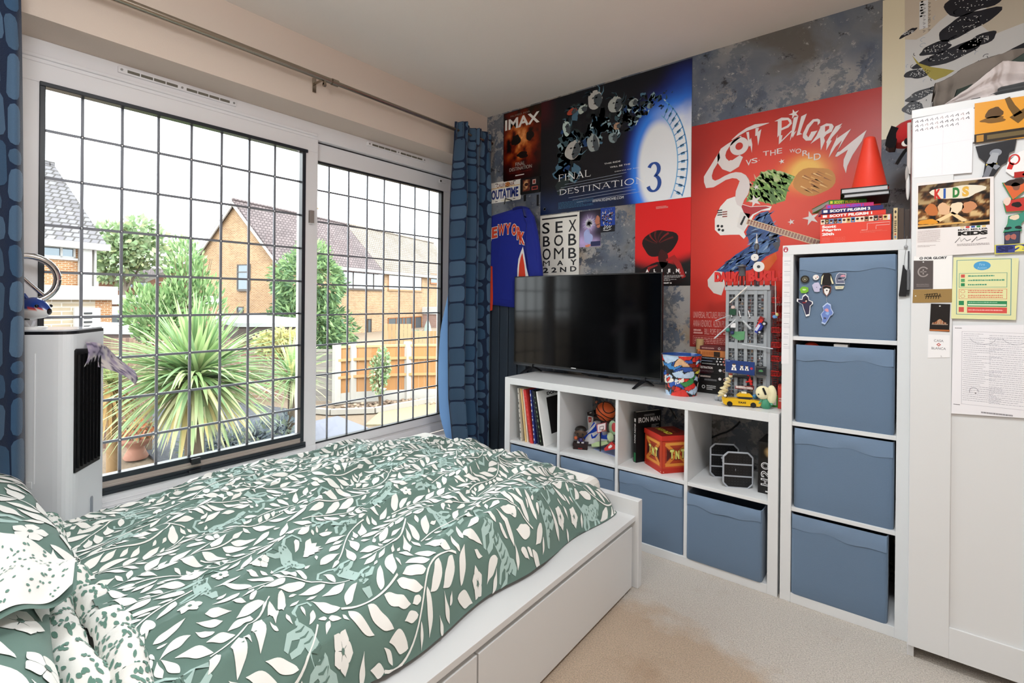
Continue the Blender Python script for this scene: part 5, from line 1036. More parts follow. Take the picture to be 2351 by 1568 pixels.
pin(c, 'film_poster', 'small dark film poster with orange fire, next to the curtain top')
# 2 wide black and blue film poster
u0, v0, u1, v1 = .486, 1.803, 1.486, 2.563
c = sheet(YW - .0018, box4(u0, v0, u1, v1), '06070c')
oc = (1.305, 2.005)
def f2(p, q):
    u, v = u0 + (u1 - u0) * p, v0 + (v1 - v0) * q; n = fbm(p * 5 + 2, q * 5 + 7, 5)
    a = math.hypot((u - oc[0]) / .122, (v - oc[1]) / .25); w = sstep(1.18, .86, a); s = sstep(1.23, 1.42, u) * sstep(2.44, 2.2, v + .3 * (n - .4)) ; w = max(w, s)
    gl = math.exp(-((a - 1.1) / .42) ** 2) * (1 if u > oc[0] - .32 else .4) * sstep(.62, 1.05, u + .2 * (n - .4)); g2 = sstep(1.28, 1.46, u) * sstep(2.62, 2.3, v) * (.4 + n); b_ = min(1, 1.1 * gl + .8 * g2); bl = .09 * sstep(2.0, 1.84, v) * n * 2
    dk = .05 * sstep(.62, .5, u) * sstep(2.35, 2.5, v + .25 * p)
    base = (.004 + .03 * b_ ** 1.5 + dk + .01 * bl, .005 + .22 * b_ ** 1.6 + .012 * dk + .12 * bl, .009 + .85 * b_ ** 1.1 + .015 * dk + .6 * bl)
    return tuple(x * (1 - w) + y * w for x, y in zip(base, (.84, .88, .93)))
c.up(); c.paint(u0, v0, u1, v1, 130, 100, f2); c.up()
# track ring with cross ties
for a, b_, w, col in ((.235, .40, .007, '5a9cd6'), (.18, .32, .006, '7ab8e6')):
    c.ring(oc[0] - .07, oc[1], a, b_, w, col, -.51 if a > .2 else -.66, 1.1)
for k in range(13):
    t = -.5 + k * .125; c.line([(oc[0] - .07 + .178 * math.cos(t), oc[1] + .316 * math.sin(t)), (oc[0] - .07 + .233 * math.cos(t), oc[1] + .396 * math.sin(t) + .004)], .005, '4f93d2'); c.line([(oc[0] - .07 + .196 * math.cos(t), oc[1] + .346 * math.sin(t)), (oc[0] - .07 + .218 * math.cos(t), oc[1] + .37 * math.sin(t))], .016, '6fa6d6')
c.up()
# generic tumble of pale shapes in the dark upper half
for k in range(150):
    t = rng.random(); u = .66 + .66 * t + rng.gauss(0, .03); v = 2.20 + .20 * t + rng.gauss(0, .085 * (1.25 - t)); s = .05 * (1.2 - t) * rng.uniform(.4, 1)
    if v < 2.545: blot(c, u, v, s, s * rng.uniform(.5, 1), rng.choice(['0c1016', '1c2a30', '10181c', '35505a', '7f9da6', '0a0c10', '222e30', 'a9c3cc', '4a6f86', '1d3f6e']), k, 12, .9, rng.uniform(0, 3))
c.up()
FZ = [(0.891,2.482),(1.031,2.418),(1.147,2.402),(1.249,2.358),(0.737,2.197),(0.882,2.215),(1.019,2.221),(1.045,2.286),(0.687,2.347),(0.805,2.445),(0.728,2.447)]
for k, ((u, v), a, b_, r_, col) in enumerate(zip(FZ, (.052, .046, .028, .018, .058, .042, .03, .026, .03, .034, .036), (.058, .052, .024, .018, .062, .06, .034, .022, .05, .026, .022), (.3, 0, 0, 0, -.5, .2, 0, 0, .2, .5, .2), ('b9b8b4', 'a9afab', '98a2a0', '7d9394', 'b6b5b1', '9aa3a3', '84969a', 'b08f76', 'c2d6d0', 'b9c7bf', 'b1452f'))):
    blot(c, u, v, a, b_, col, 70 + k, 20, .2, r_); c.up(); blot(c, u + a * .42, v - b_ * .12, a * .5, b_ * .8, '474f55', 90 + k, 16, .35, r_); blot(c, u - a * .25, v + b_ * .22, a * .16, b_ * .09, '33383d', 110 + k, 10, .3); blot(c, u + a * .2, v + b_ * .2, a * .16, b_ * .09, '1d2024', 130 + k, 10, .3); blot(c, u, v - b_ * .42, a * .2, b_ * .07, '4c4140', 150 + k, 10, .3)
    for j in range(9): an = rng.uniform(-.2, 2.2) + r_; c.line([(u + a * .9 * math.cos(an), v + b_ * .9 * math.sin(an)), (u + a * 1.3 * math.cos(an + .15), v + b_ * 1.3 * math.sin(an + .15)), (u + a * 1.8 * math.cos(an + .5), v + b_ * 1.6 * math.sin(an + .5))], [.010, .007, .001], ['2c4450', '16222a', '5d7f90', '0e151a'][j % 4])
c.up()
TX = [(0.961,2.061),(1.068,2.078),(1,2.034),(1.131,2.049),(1.032,2.003),(1.205,2.018),(0.628,1.997),(0.867,2.072),(0.631,1.907),(1.227,1.985),(1.231,1.849),(1.328,2.04),(0.88,1.843),(1.091,1.85),(0.636,1.904),(1.081,1.81)]
c.text('THIS RIDE', TX[0][0], TX[0][1] + .004, TX[1][0], TX[1][1] - .004, 'f0efee'); c.text('WILL BE THE', TX[2][0], TX[2][1] + .004, TX[3][0], TX[3][1] - .002, 'f0efee'); c.text('DEATH OF YOU..', TX[4][0], TX[4][1] + .006, TX[5][0], TX[5][1] - .004, 'f0efee')
fu0 = TX[6][0]; serif(c, 'FINAL', fu0, TX[6][1] + .012, TX[7][0], TX[7][1] - .02, 'f5f5f5'); serif(c, 'DESTINATION', fu0 + .005, TX[8][1] + .012, TX[9][0], TX[9][1] - .03, 'f5f5f5'); serif(c, '3', TX[10][0] + .005, TX[10][1] + .012, TX[11][0] - .01, TX[11][1] - .012, '2a4f9e')
for k in range(6): z = TX[6][1] - .05 + k * .018 * (1 if k < 3 else -1) ; c.line([(fu0 - .01 + .03 * k, z), (fu0 + .42 + .03 * k, z + .012)], .0016, 'b9c4d8')
c.text('WWW.FD3MOVIE.COM', TX[12][0], 1.842, TX[13][0], 1.858, 'e9edf2'); c.scrawl(fu0 + .002, 1.826, fu0 + .26, 1.872, 6, '3e6b8f', rng, .5); c.ell(.522, 1.84, .011, .011, '5c6470'); c.ell(.522, 1.8402, .008, .008, '0c1024')
pin(c, 'film_poster', 'wide black and glowing blue film poster with a track ring, under the ceiling')
# 3 number plate
u0, v0, u1, v1 = .032, 1.932, .318, 2.08
c = sheet(YW, rpoly([Vector(p) for p in box4(u0, v0, u1, v1)], [.014] * 4, 4), 'eeeae3', SHEET, .0015); c.rect(u0 + .01, 2.034, u1 - .01, 2.040, 'e3b878'); c.ell(.2, 2.052, .022, .018, 'eda55c'); c.up()
c.text('CALIFORNIA', .098, 2.04, .26, 2.066, '7c2b24', .01); c.text('OUTATIME', u0 + .016, 1.956, u1 - .022, 2.026, '1f2f78', .045); c.rect(.085, 2.066, .108, 2.071, '222222'); c.rect(.25, 2.066, .272, 2.071, '222222'); c.rect(.085, 1.939, .108, 1.944, '333333'); c.rect(.25, 1.942, .27, 1.947, '333333'); c.rect(.14, 1.941, .21, 1.945, 'd9cfa8')
pin(c, 'number_plate', 'white car number plate with navy letters above the blue jersey', 'number plate')
# 4 small framed film cells
u0, v0, u1, v1 = .320, 1.962, .484, 2.068
c = Canvas(wallmap(-.0122), PAPER); c.box((u0, -.012, v0), (u1, -.001, v1), '0d0d0e', SATIN); c.up(); c.rect(u0 + .012, v0 + .012, u1 - .01, v1 - .01, '141416'); c.up()
c.paint(.342, 1.98, .402, 2.058, 14, 18, lambda p, q: mixc('5a2318', 'e9b07a', sstep(.3, .7, fbm(p * 4 + 8, q * 5 + 2, 4) * .6 + .5 * math.exp(-((p - .5) / .3) ** 2 - ((q - .6) / .3) ** 2)))); c.rect(.424, 2.02, .452, 2.052, 'c9a9a0'); c.rect(.418, 1.98, .468, 2.005, 'b04b44'); c.up(); c.ell(.372, 2.025, .016, .012, '3a1a16'); c.rect(.43, 2.026, .446, 2.046, '8c2f2a'); c.rect(.424, 1.985, .462, 2.0, '2a1414')
pin(c, 'framed_film_cells', 'small black frame with an orange picture, right of the number plate', 'picture frame')
c = Canvas(wallmap(-.0042)); c.box((.345, -.004, 1.915), (.362, -.001, 1.958), '141416'); pin(c, 'wall_clip', 'black stub under the small black frame', 'hook'); c = Canvas(wallmap(-.0042)); c.box((.455, -.004, 1.87), (.47, -.001, 1.945), '16161a'); pin(c, 'wall_clip', 'black strip on the wallpaper left of the white lettered poster', 'hook')
# 5 white lettered concert poster
u0, v0, u1, v1 = .487, 1.33, .789, 1.796
c = sheet(YW - .003, box4(u0, v0, u1, v1), 'e9e7e0'); c.rect(u0 + .014, 1.768, u1 - .016, 1.778, '17171a')
TX = [(0.503,1.674),(0.564,1.748),(0.609,1.673),(0.665,1.748),(0.709,1.674),(0.768,1.749),(0.51,1.588),(0.567,1.658),(0.599,1.586),(0.669,1.66),(0.708,1.584),(0.769,1.66),(0.508,1.499),(0.573,1.575),(0.599,1.501),(0.674,1.575),(0.709,1.501),(0.769,1.569),(0.51,1.458),(0.566,1.493),(0.624,1.459),(0.671,1.491),(0.724,1.457),(0.772,1.494),(0.512,1.412),(0.556,1.447),(0.579,1.413),(0.621,1.447),(0.647,1.414),(0.695,1.447),(0.724,1.416),(0.771,1.45)]
for ch, k in zip('SEXBOBOMBMAY22ND', range(16)): a, b_ = TX[2 * k], TX[2 * k + 1]; c.text(ch, a[0], a[1], b_[0], b_[1], '1b1b1e', 0 if ch == 'M' else (.012 if k < 9 else .03))
c.scrawl(u0 + .02, 1.382, u1 - .02, 1.392, 1, '6a6a68', rng)
pin(c, 'gig_poster', 'white poster of big black capitals above the television corner')
# 6 and 7 small prints
u0, v0, u1, v1 = .79, 1.568, .938, 1.795
c = sheet(YW, box4(u0, v0, u1, v1), '19131c'); c.up(); c.paint(u0, v0, u1, v1, 26, 36, lambda p, q: tuple(x * (1 - w) + y * w for w in [min(1, 1.2 * math.exp(-((p - .45) / .28) ** 2 - ((q - .62) / .2) ** 2) + .8 * sstep(.62, .2, q + .25 * p) * (.5 + fbm(p * 5, q * 6 + 3, 4)))] for x, y in zip((.012, .008, .02), (.55, .42, .78)))); c.up()
for k in range(22): a = k * 2 * PI / 22; c.line([(.857, 1.715), (.857 + .05 * math.cos(a) * rng.uniform(.5, 1.2), 1.715 + .055 * math.sin(a) * rng.uniform(.5, 1.2))], .005, 'dfe2f4', w2=.0005)
c.ell(.857, 1.715, .026, .03, 'e9e6f6'); blot(c, .918, 1.72, .018, .035, 'b8745c', 5); c.rect(.87, 1.57, .937, 1.6, '2a2f5a'); blot(c, .85, 1.63, .03, .045, 'a9b6ea', 9); c.up(); c.line([(.905, 1.698), (.935, 1.706)], .004, '2a1a1a'); blot(c, .85, 1.575, .02, .008, 'e08a6a', 2)
pin(c, 'art_print', 'purple and white starburst print right of the lettered poster', 'print')
u0, v0, u1, v1 = .936, 1.651, 1.034, 1.80
c = sheet(YW, box4(u0, v0, u1, v1), '1b3f9e'); c.rect(u0, v0, u1, 1.69, '10131c'); c.up()
for k in range(70): c.ell(rng.uniform(u0 + .012, u1 - .012), rng.gauss(1.735, .022), .004, .005, rng.choice(['1b2440', 'c9a58c', '8ab0e0', '2a1f2c', 'e0d8d0', '5a7fd0', '7a3a34']), n=7)
for k in range(40): c.ell(rng.uniform(u0 + .004, u1 - .004), rng.uniform(1.72, 1.797), .0015, .0015, 'bcd4f4', n=5)
c.up(); c.line([(.958, 1.672), (.968, 1.69), (.962, 1.668), (.982, 1.688), (.98, 1.67), (1.0, 1.69), (.996, 1.672), (1.012, 1.688)], .004, 'f1f3f6'); c.line([(.956, 1.664), (.985, 1.660), (1.01, 1.668)], .003, 'f1f3f6')
pin(c, 'art_print', 'tiny blue crowded print tucked under the wide blue film poster', 'print')
# 8 red film poster
u0, v0, u1, v1 = 1.165, 1.318, 1.488, 1.802
c = sheet(YW - .0004, box4(u0, v0, u1, v1), 'd2191b'); c.up(); c.paint(u0, v0, u1, v1, 40, 60, lambda p, q: tuple(a * (1 - k) + b_ * k for k in [sstep(.36, .22, q + .06 * math.sin(p * 4)) ] for a, b_ in zip(lin('e01f20') if q > .4 else mixc('a81416', 'e01f20', q / .4), (.006, .005, .006)))); c.up()
bx, bz = [(1.322,1.552)][0]
blot(c, bx - .01, bz + .01, .098, .078, '1c0a0b', 41, 30, .25, .3); c.up(); blot(c, bx + .01, bz - .165, .13, .065, '170809', 44, 24, .3); blot(c, bx + .012, bz - .08, .03, .05, '3d0d0e', 48, 16, .3); c.up()
for k in range(6): a = .5 + k * .42; c.line([(bx - .015 + .095 * math.cos(a + j * .09) * (1 - .18 * j), bz + .0 + .08 * math.sin(a + j * .02) * (1 - .16 * j)) for j in range(6)], .012, ['5f1213', '7c1618', '4a0f10'][k % 3], w2=.002)
c.line([(bx + .03, bz - .09), (bx + .07, bz - .075), (bx + .10, bz - .12), (bx + .13, bz - .19)], [.012, .03, .03, .022], 'a3201f'); c.line([(bx - .10, bz - .20), (bx - .07, bz - .13), (bx - .02, bz - .115)], [.02, .018, .008], '8f1b1b'); c.up()
c.scrawl(1.29, 1.757, 1.36, 1.772, 3, 'd99a94', rng)
for ch, uv in zip('ALIEN', [(1.241,1.404),(1.286,1.404),(1.328,1.403),(1.37,1.403),(1.417,1.402)]): c.text(ch, uv[0] - .010, uv[1] - .010, uv[0] + .010, uv[1] + .010, 'f3f0ee', .06, keep=True)
for k, ch in enumerate('ROMULUS'): c.text(ch, 1.255 + k * .0335, 1.385, 1.267 + k * .0335, 1.394, 'e6e2e0', .04, keep=True)
c.scrawl(1.23, 1.345, 1.45, 1.378, 6, 'b9b5b3', rng, .55); c.text('AUGUST 16', 1.325, 1.329, 1.384, 1.338, 'f3f0ee', .05)
pin(c, 'film_poster', 'red film poster with a dark shape and black foot, half behind the television')
# 9 big red film poster
u0, v0, u1, v1 = 1.487, .985, 2.312, 2.187
c = sheet(YW - .0004, box4(u0, v0, u1, v1), 'd8352a')
def f9(p, q):
    g = math.exp(-((p - .55) / .33) ** 2 - ((q - .63) / .22) ** 2); n = fbm(p * 3, q * 4 + 3, 3); e = sstep(.22, .0, q) * .8 + sstep(.2, .0, p) * .35 + sstep(.72, 1.05, q + .35 * abs(p - .45)) * .65
    r = lin('dc362a'); dk = lin('8c1e1c'); hot = lin('ef5a34'); k = min(1, e * (.7 + .5 * n)); col = tuple(a * (1 - k) + b_ * k for a, b_ in zip(r, dk)); return tuple(a * (1 - g * .45) + b_ * g * .45 for a, b_ in zip(col, hot))
c.up(); c.paint(u0, v0, u1, v1, 60, 80, f9); c.up()
gx, gz = [(2.038,1.861)][0]
c.paint(gx - .22, gz - .19, gx + .2, gz + .17, 46, 40, lambda p, q: (lambda g, base: tuple(a * (1 - g) + b_ * g for a, b_ in zip(base, mixc('f2752c', 'f6c45e', g))))(min(1, max(0, 1.5 * math.exp(-((p - .5) / .24) ** 2 - ((q - .5) / .24) ** 2) - .12) * (.75 + .5 * fbm(p * 4, q * 3 + 1, 3))), f9((gx - .22 + .42 * p - u0) / (u1 - u0), (gz - .19 + .36 * q - v0) / (v1 - v0)))); c.up()
# loose brush patches in the colours of the picture, and a bass guitar
K = lambda pts, col: c.poly(pts, col)
K([(1.764,1.742),(1.784,1.808),(1.804,1.844),(1.824,1.869),(1.864,1.891),(1.933,1.869),(1.981,1.84),(1.953,1.79),(1.939,1.727),(1.886,1.717),(1.815,1.742)][::-1], '6f9a45'); c.up(); K([(1.804,1.855),(1.854,1.887),(1.918,1.877),(1.957,1.855),(1.919,1.828),(1.855,1.826)][::-1], 'b7c48d'); K([(1.825,1.763),(1.885,1.799),(1.934,1.776),(1.925,1.729),(1.876,1.722)][::-1], '4f7433')
blot(c, gx + .02, gz - .055, .082, .07, 'c98a3e', 7, 24, .2); c.up()
for k in range(26): a = rng.uniform(0, 6.3); r_ = rng.uniform(.01, .06); c.line([(gx + .02 + r_ * math.cos(a), gz - .055 + r_ * math.sin(a) * .85), (gx + .05 + r_ * math.cos(a), gz - .075 + r_ * math.sin(a) * .85)], .006, rng.choice(['e0ab5c', 'a86c2c', 'efc885', '8f5724']), w2=.001)
K([(1.615,1.388),(1.713,1.472),(1.786,1.519),(1.765,1.588),(1.785,1.632),(1.826,1.679),(1.866,1.686),(1.886,1.634),(1.906,1.588),(1.921,1.532),(1.912,1.484),(1.858,1.459),(1.828,1.427),(1.788,1.394),(1.703,1.38)][::-1], '2f4f86'); c.up(); K([(1.786,1.519),(1.807,1.563),(1.867,1.536),(1.878,1.48),(1.828,1.449),(1.807,1.484)][::-1], '557aa8'); K([(1.857,1.603),(1.911,1.604),(1.92,1.511),(1.907,1.484),(1.877,1.535)][::-1], '4b4d55'); K([(1.838,1.432),(1.902,1.479),(1.908,1.445),(1.869,1.386),(1.829,1.399)][::-1], 'e0642a'); K([(1.578,1.347),(1.615,1.394),(1.659,1.387),(1.666,1.317),(1.649,1.264),(1.61,1.276),(1.581,1.312)][::-1], 'ded9d4'); c.up()
def dabs(pts, n, L, w, cols, dirn):
    us = [p[0] for p in pts]; vs = [p[1] for p in pts]
    def inside(x, y):
        r = False
        for (x0, y0), (x1, y1) in zip(pts, pts[1:] + pts[:1]):
            if (y0 > y) != (y1 > y) and x < (x1 - x0) * (y - y0) / (y1 - y0) + x0: r = not r
        return r
    for _ in range(n):
        x, y = rng.uniform(min(us), max(us)), rng.uniform(min(vs), max(vs))
        if inside(x, y): a = dirn + rng.uniform(-.5, .5); l_ = L * rng.uniform(.5, 1.2); c.line([(x - l_ * math.cos(a), y - l_ * math.sin(a)), (x, y + .1 * l_), (x + l_ * math.cos(a), y + l_ * math.sin(a))], [.001, w * rng.uniform(.5, 1.2), .001], rng.choice(cols))
dabs([(1.769,1.744),(1.789,1.807),(1.809,1.843),(1.829,1.869),(1.864,1.885),(1.933,1.866),(1.971,1.842),(1.948,1.791),(1.934,1.733),(1.886,1.721),(1.82,1.742)], 190, .02, .012, ['85b052', '5d8a3c', '9cc068', '4a7030', '6f9a45', 'a9c47c'], -.9)
dabs([(1.62,1.391),(1.713,1.466),(1.787,1.513),(1.77,1.588),(1.791,1.632),(1.826,1.673),(1.864,1.68),(1.884,1.634),(1.904,1.588),(1.917,1.533),(1.907,1.484),(1.858,1.462),(1.828,1.429),(1.788,1.397),(1.703,1.383)], 260, .026, .011, ['3c62a0', '27406c', '5f86b8', '1e2f52', '34589a', '8fa9c8'], .6)
dabs([(1.736,1.848),(1.783,1.87),(1.809,1.866),(1.804,1.833),(1.784,1.819),(1.743,1.75),(1.711,1.754)], 60, .02, .010, ['d8a888', 'c98f70', 'e8c4a8'], -1.1)
c.up()
GT = [(1.612,1.671),(1.64,1.733),(1.672,1.767),(1.71,1.777),(1.737,1.738),(1.785,1.717),(1.856,1.713),(1.882,1.706),(1.874,1.688),(1.836,1.689),(1.801,1.67),(1.785,1.638),(1.77,1.616),(1.755,1.589),(1.765,1.566),(1.755,1.554),(1.734,1.577),(1.691,1.58),(1.641,1.581),(1.613,1.612)]
c.poly(GT[::-1], 'f0efec'); c.up(); K([(1.737,1.735),(1.785,1.714),(1.856,1.71),(1.876,1.702),(1.836,1.694),(1.795,1.676),(1.777,1.655),(1.754,1.689)][::-1], 'b5232a'); K([(1.738,1.694),(1.785,1.678),(1.755,1.594),(1.722,1.62)][::-1], 'e4e2df'); c.up(); c.line([(1.77,1.642),(1.906,1.585),(2.083,1.511)], .030, 'e0c8a2'); c.up(); c.line([(1.77,1.642),(1.906,1.585),(2.083,1.511)], .0225, '8a4a34'); c.up()
a_, b_ = [(1.77,1.642),(2.083,1.511)]
for k in range(24): p = (a_[0] + (b_[0] - a_[0]) * k / 24, a_[1] + (b_[1] - a_[1]) * k / 24); c.line([(p[0] - .004, p[1] - .012), (p[0] + .004, p[1] + .012)], .003, 'ead9ba')
for k in range(4): o = -.009 + .006 * k; c.line([(a_[0] - .05, a_[1] + .014 + o), (b_[0], b_[1] + o)], .0012, 'efe9dc')
for q in [(1.629,1.631),(1.648,1.628),(1.634,1.611),(1.653,1.606)]: c.ell(q[0], q[1], .007, .007, '1d1d20', n=12)
K([(1.756,1.673),(1.764,1.668),(1.745,1.624),(1.736,1.63)][::-1], '1d1d20')
for k in range(6): q = [(1.637,1.698),(1.662,1.687)][k % 2]; c.rect(q[0] - .012, q[1] + .012 - .012 * (k // 2), q[0] + .012, q[1] + .018 - .012 * (k // 2), ['3a3438', '8c4038'][k % 2])
c.up()
for (px, pz), s in zip([(2.049,1.632),(1.967,1.621),(1.805,1.743),(1.811,1.812)] + [(1.975,2.144),(1.924,1.922)], (.036, .016, .034, .016, .024, .014)): c.star(px, pz, s, 'e8e1de', .25, .36)
WH = 'e2d9d8'
S_ = lambda pts, w, w2=None: c.line(pts, w, WH, w2)
K([(1.631,2.02),(1.611,1.992),(1.589,1.957),(1.569,1.927),(1.554,1.903),(1.555,1.873),(1.566,1.84),(1.604,1.839),(1.638,1.855),(1.665,1.869),(1.698,1.874),(1.719,1.868),(1.733,1.853),(1.715,1.804),(1.712,1.764),(1.721,1.734),(1.742,1.717),(1.755,1.753),(1.773,1.779),(1.782,1.818),(1.777,1.852),(1.762,1.88),(1.74,1.896),(1.714,1.903),(1.687,1.9),(1.659,1.891),(1.632,1.878),(1.612,1.873),(1.598,1.883),(1.595,1.902),(1.603,1.931),(1.62,1.958),(1.636,1.99)][::-1], WH)
c.line([(1.74,1.981),(1.713,1.948),(1.686,1.938),(1.664,1.947),(1.645,1.974),(1.642,2.001),(1.653,2.028),(1.675,2.047),(1.707,2.067),(1.739,2.084)], [.02, .05, .062, .05, .045, .04, .034, .02, .012, .006], WH); cu, cv = [(1.729,2.034)][0]; r1 = [(1.728,2.08),(1.729,1.988),(1.683,2.043),(1.773,2.026)]; c.ring(cu, cv, abs(r1[3][0] - r1[2][0]) / 2, abs(r1[0][1] - r1[1][1]) / 2, .027, WH)
c.line([(1.693,2.073),(1.728,2.095),(1.765,2.113),(1.803,2.121),(1.866,2.124)], [.004, .012, .016, .02, .002], WH)
K([(1.762,2.099),(1.775,2.099),(1.778,2.056),(1.785,2.066),(1.791,2.031),(1.789,1.989),(1.782,2.027),(1.776,2.022)][::-1], WH); K([(1.805,2.11),(1.821,2.11),(1.816,2.09),(1.832,2.1),(1.818,2.02),(1.812,2.072),(1.804,2.071)][::-1], WH)
p7 = lambda s: s
K([(1.89,2.126),(1.921,2.138),(1.951,2.131),(1.963,2.117),(1.966,2.099),(1.951,2.083),(1.921,2.075),(1.919,2.052),(1.926,2.051),(1.922,2.026),(1.964,2.066),(1.966,2.06),(1.91,2.008),(1.911,2.054),(1.904,2.044),(1.905,2.124)][::-1], WH); c.up(); K([(1.922,2.123),(1.948,2.12),(1.956,2.104),(1.944,2.093),(1.922,2.086)][::-1], 'cf3a2c')
K([(1.973,2.126),(1.993,2.129),(1.981,2.074),(1.975,2.052),(1.986,2.061),(1.969,2.028),(1.968,2.04),(1.958,2.016),(1.965,2.06)][::-1], WH); K([(2.005,2.125),(2.028,2.133),(2.011,2.081),(2.001,2.047),(2.01,2.039),(1.986,2.036),(1.996,2.082)][::-1], WH)
K([(2.082,2.091),(2.082,2.077),(2.072,2.068),(2.072,2.085),(2.058,2.088),(2.039,2.064),(2.027,2.033),(2.035,2.018),(2.044,2.035),(2.046,2.042),(2.072,2.043),(2.047,2.001),(2.025,2.004),(2.012,2.022),(2.013,2.042),(2.029,2.077),(2.053,2.1),(2.072,2.099)][::-1], WH)
K([(2.079,2.058),(2.107,2.069),(2.129,2.062),(2.136,2.049),(2.128,2.026),(2.107,2.017),(2.098,2.005),(2.102,1.988),(2.086,1.947),(2.084,1.994),(2.082,2.008),(2.044,1.985),(2.068,2.019),(2.084,2.057)][::-1], WH); c.up(); K([(2.102,2.056),(2.118,2.055),(2.118,2.042),(2.102,2.03)][::-1], 'bd3529')
K([(2.169,2.056),(2.157,2.039),(2.167,2.045),(2.152,2.024),(2.13,1.999),(2.123,1.986),(2.129,1.985),(2.107,1.942),(2.109,1.976),(2.107,1.981),(2.128,2.021),(2.143,2.047)][::-1], WH)
K([(2.151,2.008),(2.148,1.99),(2.202,2.024),(2.173,1.974),(2.149,1.927),(2.16,1.928),(2.208,1.967),(2.259,2.006),(2.242,1.96),(2.208,1.903),(2.189,1.856),(2.184,1.824),(2.174,1.859),(2.175,1.888),(2.191,1.931),(2.15,1.906),(2.142,1.908),(2.168,1.978),(2.144,1.953),(2.117,1.906),(2.126,1.942),(2.144,1.985)][::-1], WH)
c.k = 12
for w, q, rot in (('V', [(1.761,1.927),(1.788,1.957)], 0), ('S', [(1.788,1.935),(1.816,1.96)], 0), ('.', [(1.821,1.944),(1.825,1.947)], 0), ('T', [(1.84,1.963),(1.868,1.986)], 0), ('H', [(1.873,1.959),(1.897,1.986)], 0), ('E', [(1.902,1.963),(1.925,1.989)], 0), ('W', [(1.957,1.958),(1.982,1.975)], 0), ('O', [(1.982,1.949),(2.006,1.972)], 0), ('R', [(2.011,1.933),(2.035,1.959)], 0), ('L', [(2.035,1.916),(2.053,1.945)], 0), ('D', [(2.058,1.905),(2.086,1.935)], 0)): c.text(w, q[0][0], min(q[0][1], q[1][1]), q[1][0], max(q[0][1], q[1][1]), WH, .005)
TX = [(1.507,1.133),(1.665,1.161),(1.507,1.1),(1.665,1.13),(1.507,1.063),(1.666,1.094),(1.508,1.023),(1.666,1.067)]
def fit(t, i, j, e=0): c.text(t, TX[i][0] + e, min(TX[i][1], TX[j][1]) + .006, TX[j][0], max(TX[i][1], TX[j][1]) - .004, 'e0a49c', .0)
c.text('UNIVERSAL PICTURES PRESENTS A MARC', 1.505, 1.142, 1.74, 1.176, 'e0a49c'); c.text('ANNA KENDRICK  ALISON PILL  BRANDON', 1.505, 1.095, 1.74, 1.131, 'e0a49c'); c.text('BILL POPE BSC', 1.565, 1.055, 1.65, 1.086, 'e0a49c'); c.scrawl(1.507, 1.055, 1.555, 1.084, 2, 'e0a49c', rng, .7); c.scrawl(1.66, 1.055, 1.74, 1.084, 2, 'e0a49c', rng, .7); c.scrawl(1.512, 1.004, 1.75, 1.04, 4, 'd8928a', rng, .6); c.frame(1.505, .999, 1.76, 1.046, .0015, 'd8928a')
c.text('pic', 1.895, 1.205, 1.945, 1.235, 'efe0dc', .03); 
for k in range(6): c.scrawl(1.87, 1.16 - .025 * k, 1.95, 1.18 - .025 * k, 1, 'e0a49c', rng, .8)
pin(c, 'film_poster', 'big red film poster with white jagged letters and a bass guitar')
# 10 cream bordered print in the corner above the wardrobe: a plain stand-in of dark speckled patches
u0, v0, u1, v1 = 2.312, 1.952, 3.36, 2.566
c = sheet(YW, box4(u0, v0, u1, v1), 'e2d9bd'); iu = u0 + .078; c.rect(iu, v0 + .066, u1 - .06, v1 - .022, 'd2d3d3'); c.up()
K = lambda pts, col: c.poly(pts, col)
K([(2.387,2.556),(2.389,2.37),(2.427,2.357),(2.463,2.373),(2.5,2.41),(2.543,2.441),(2.584,2.467),(2.594,2.477)][::-1], 'cabfae')
K([(2.62, 2.53), (2.66, 2.46), (2.62, 2.36), (2.66, 2.3), (2.8, 2.33), (3.0, 2.3), (3.29, 2.36), (3.29, 2.53)], 'c6bdac'); c.up()
DN = '1b1d26'
for k, (u, v, a, b_, r_) in enumerate(((2.60, 2.455, .085, .05, -.25), (2.585, 2.37, .09, .04, .2), (2.49, 2.30, .055, .022, .1), (2.53, 2.26, .10, .03, .15), (2.44, 2.21, .05, .02, 0), (2.40, 2.395, .03, .010, .5), (2.45, 2.12, .06, .018, .2), (2.42, 2.065, .035, .03, 0), (2.62, 2.29, .05, .025, .3), (2.8, 2.2, .12, .05, .2), (3.0, 2.4, .1, .05, -.2))):
    blot(c, u, v, a, b_, DN, 200 + k, 26, .45, r_)
    c.up()
    for _ in range(38): q = rng.uniform(0, 6.28); w = rng.random() ** .5 * .8; c.ell(u + a * w * math.cos(q) * .85, v + b_ * w * math.sin(q) * .85, .0018, .0016, 'd9dadb', n=6)
    c.k -= 1
for k in range(46):
    u, v = rng.uniform(2.40, 2.66), rng.uniform(2.08, 2.44); c.ring(u, v, .010, .009, .0022, rng.choice(['31333c', 'a9b4c0', '45474f']), rng.uniform(0, 3), rng.uniform(3.2, 5), 8)
c.up(); K([(2.413,2.295),(2.437,2.253),(2.476,2.226),(2.516,2.207),(2.549,2.19),(2.522,2.175),(2.488,2.167),(2.47,2.185),(2.446,2.231),(2.428,2.256)][::-1], 'a89b3f'); K([(2.487, 2.50), (2.527, 2.51), (2.527, 2.55), (2.487, 2.55)], 'dfe3e6')
for k in range(7): c.rect(2.438 + .003 * (k % 2), 2.52 - .012 * k, 2.446 + .002 * (k % 3), 2.527 - .012 * k, '3a352e')
q = R4([(2.436,2.513),(2.464,2.508),(2.437,2.396),(2.464,2.396)]); c.rect(q[0], q[1], q[2], q[3], 'dde0e2'); c.up()
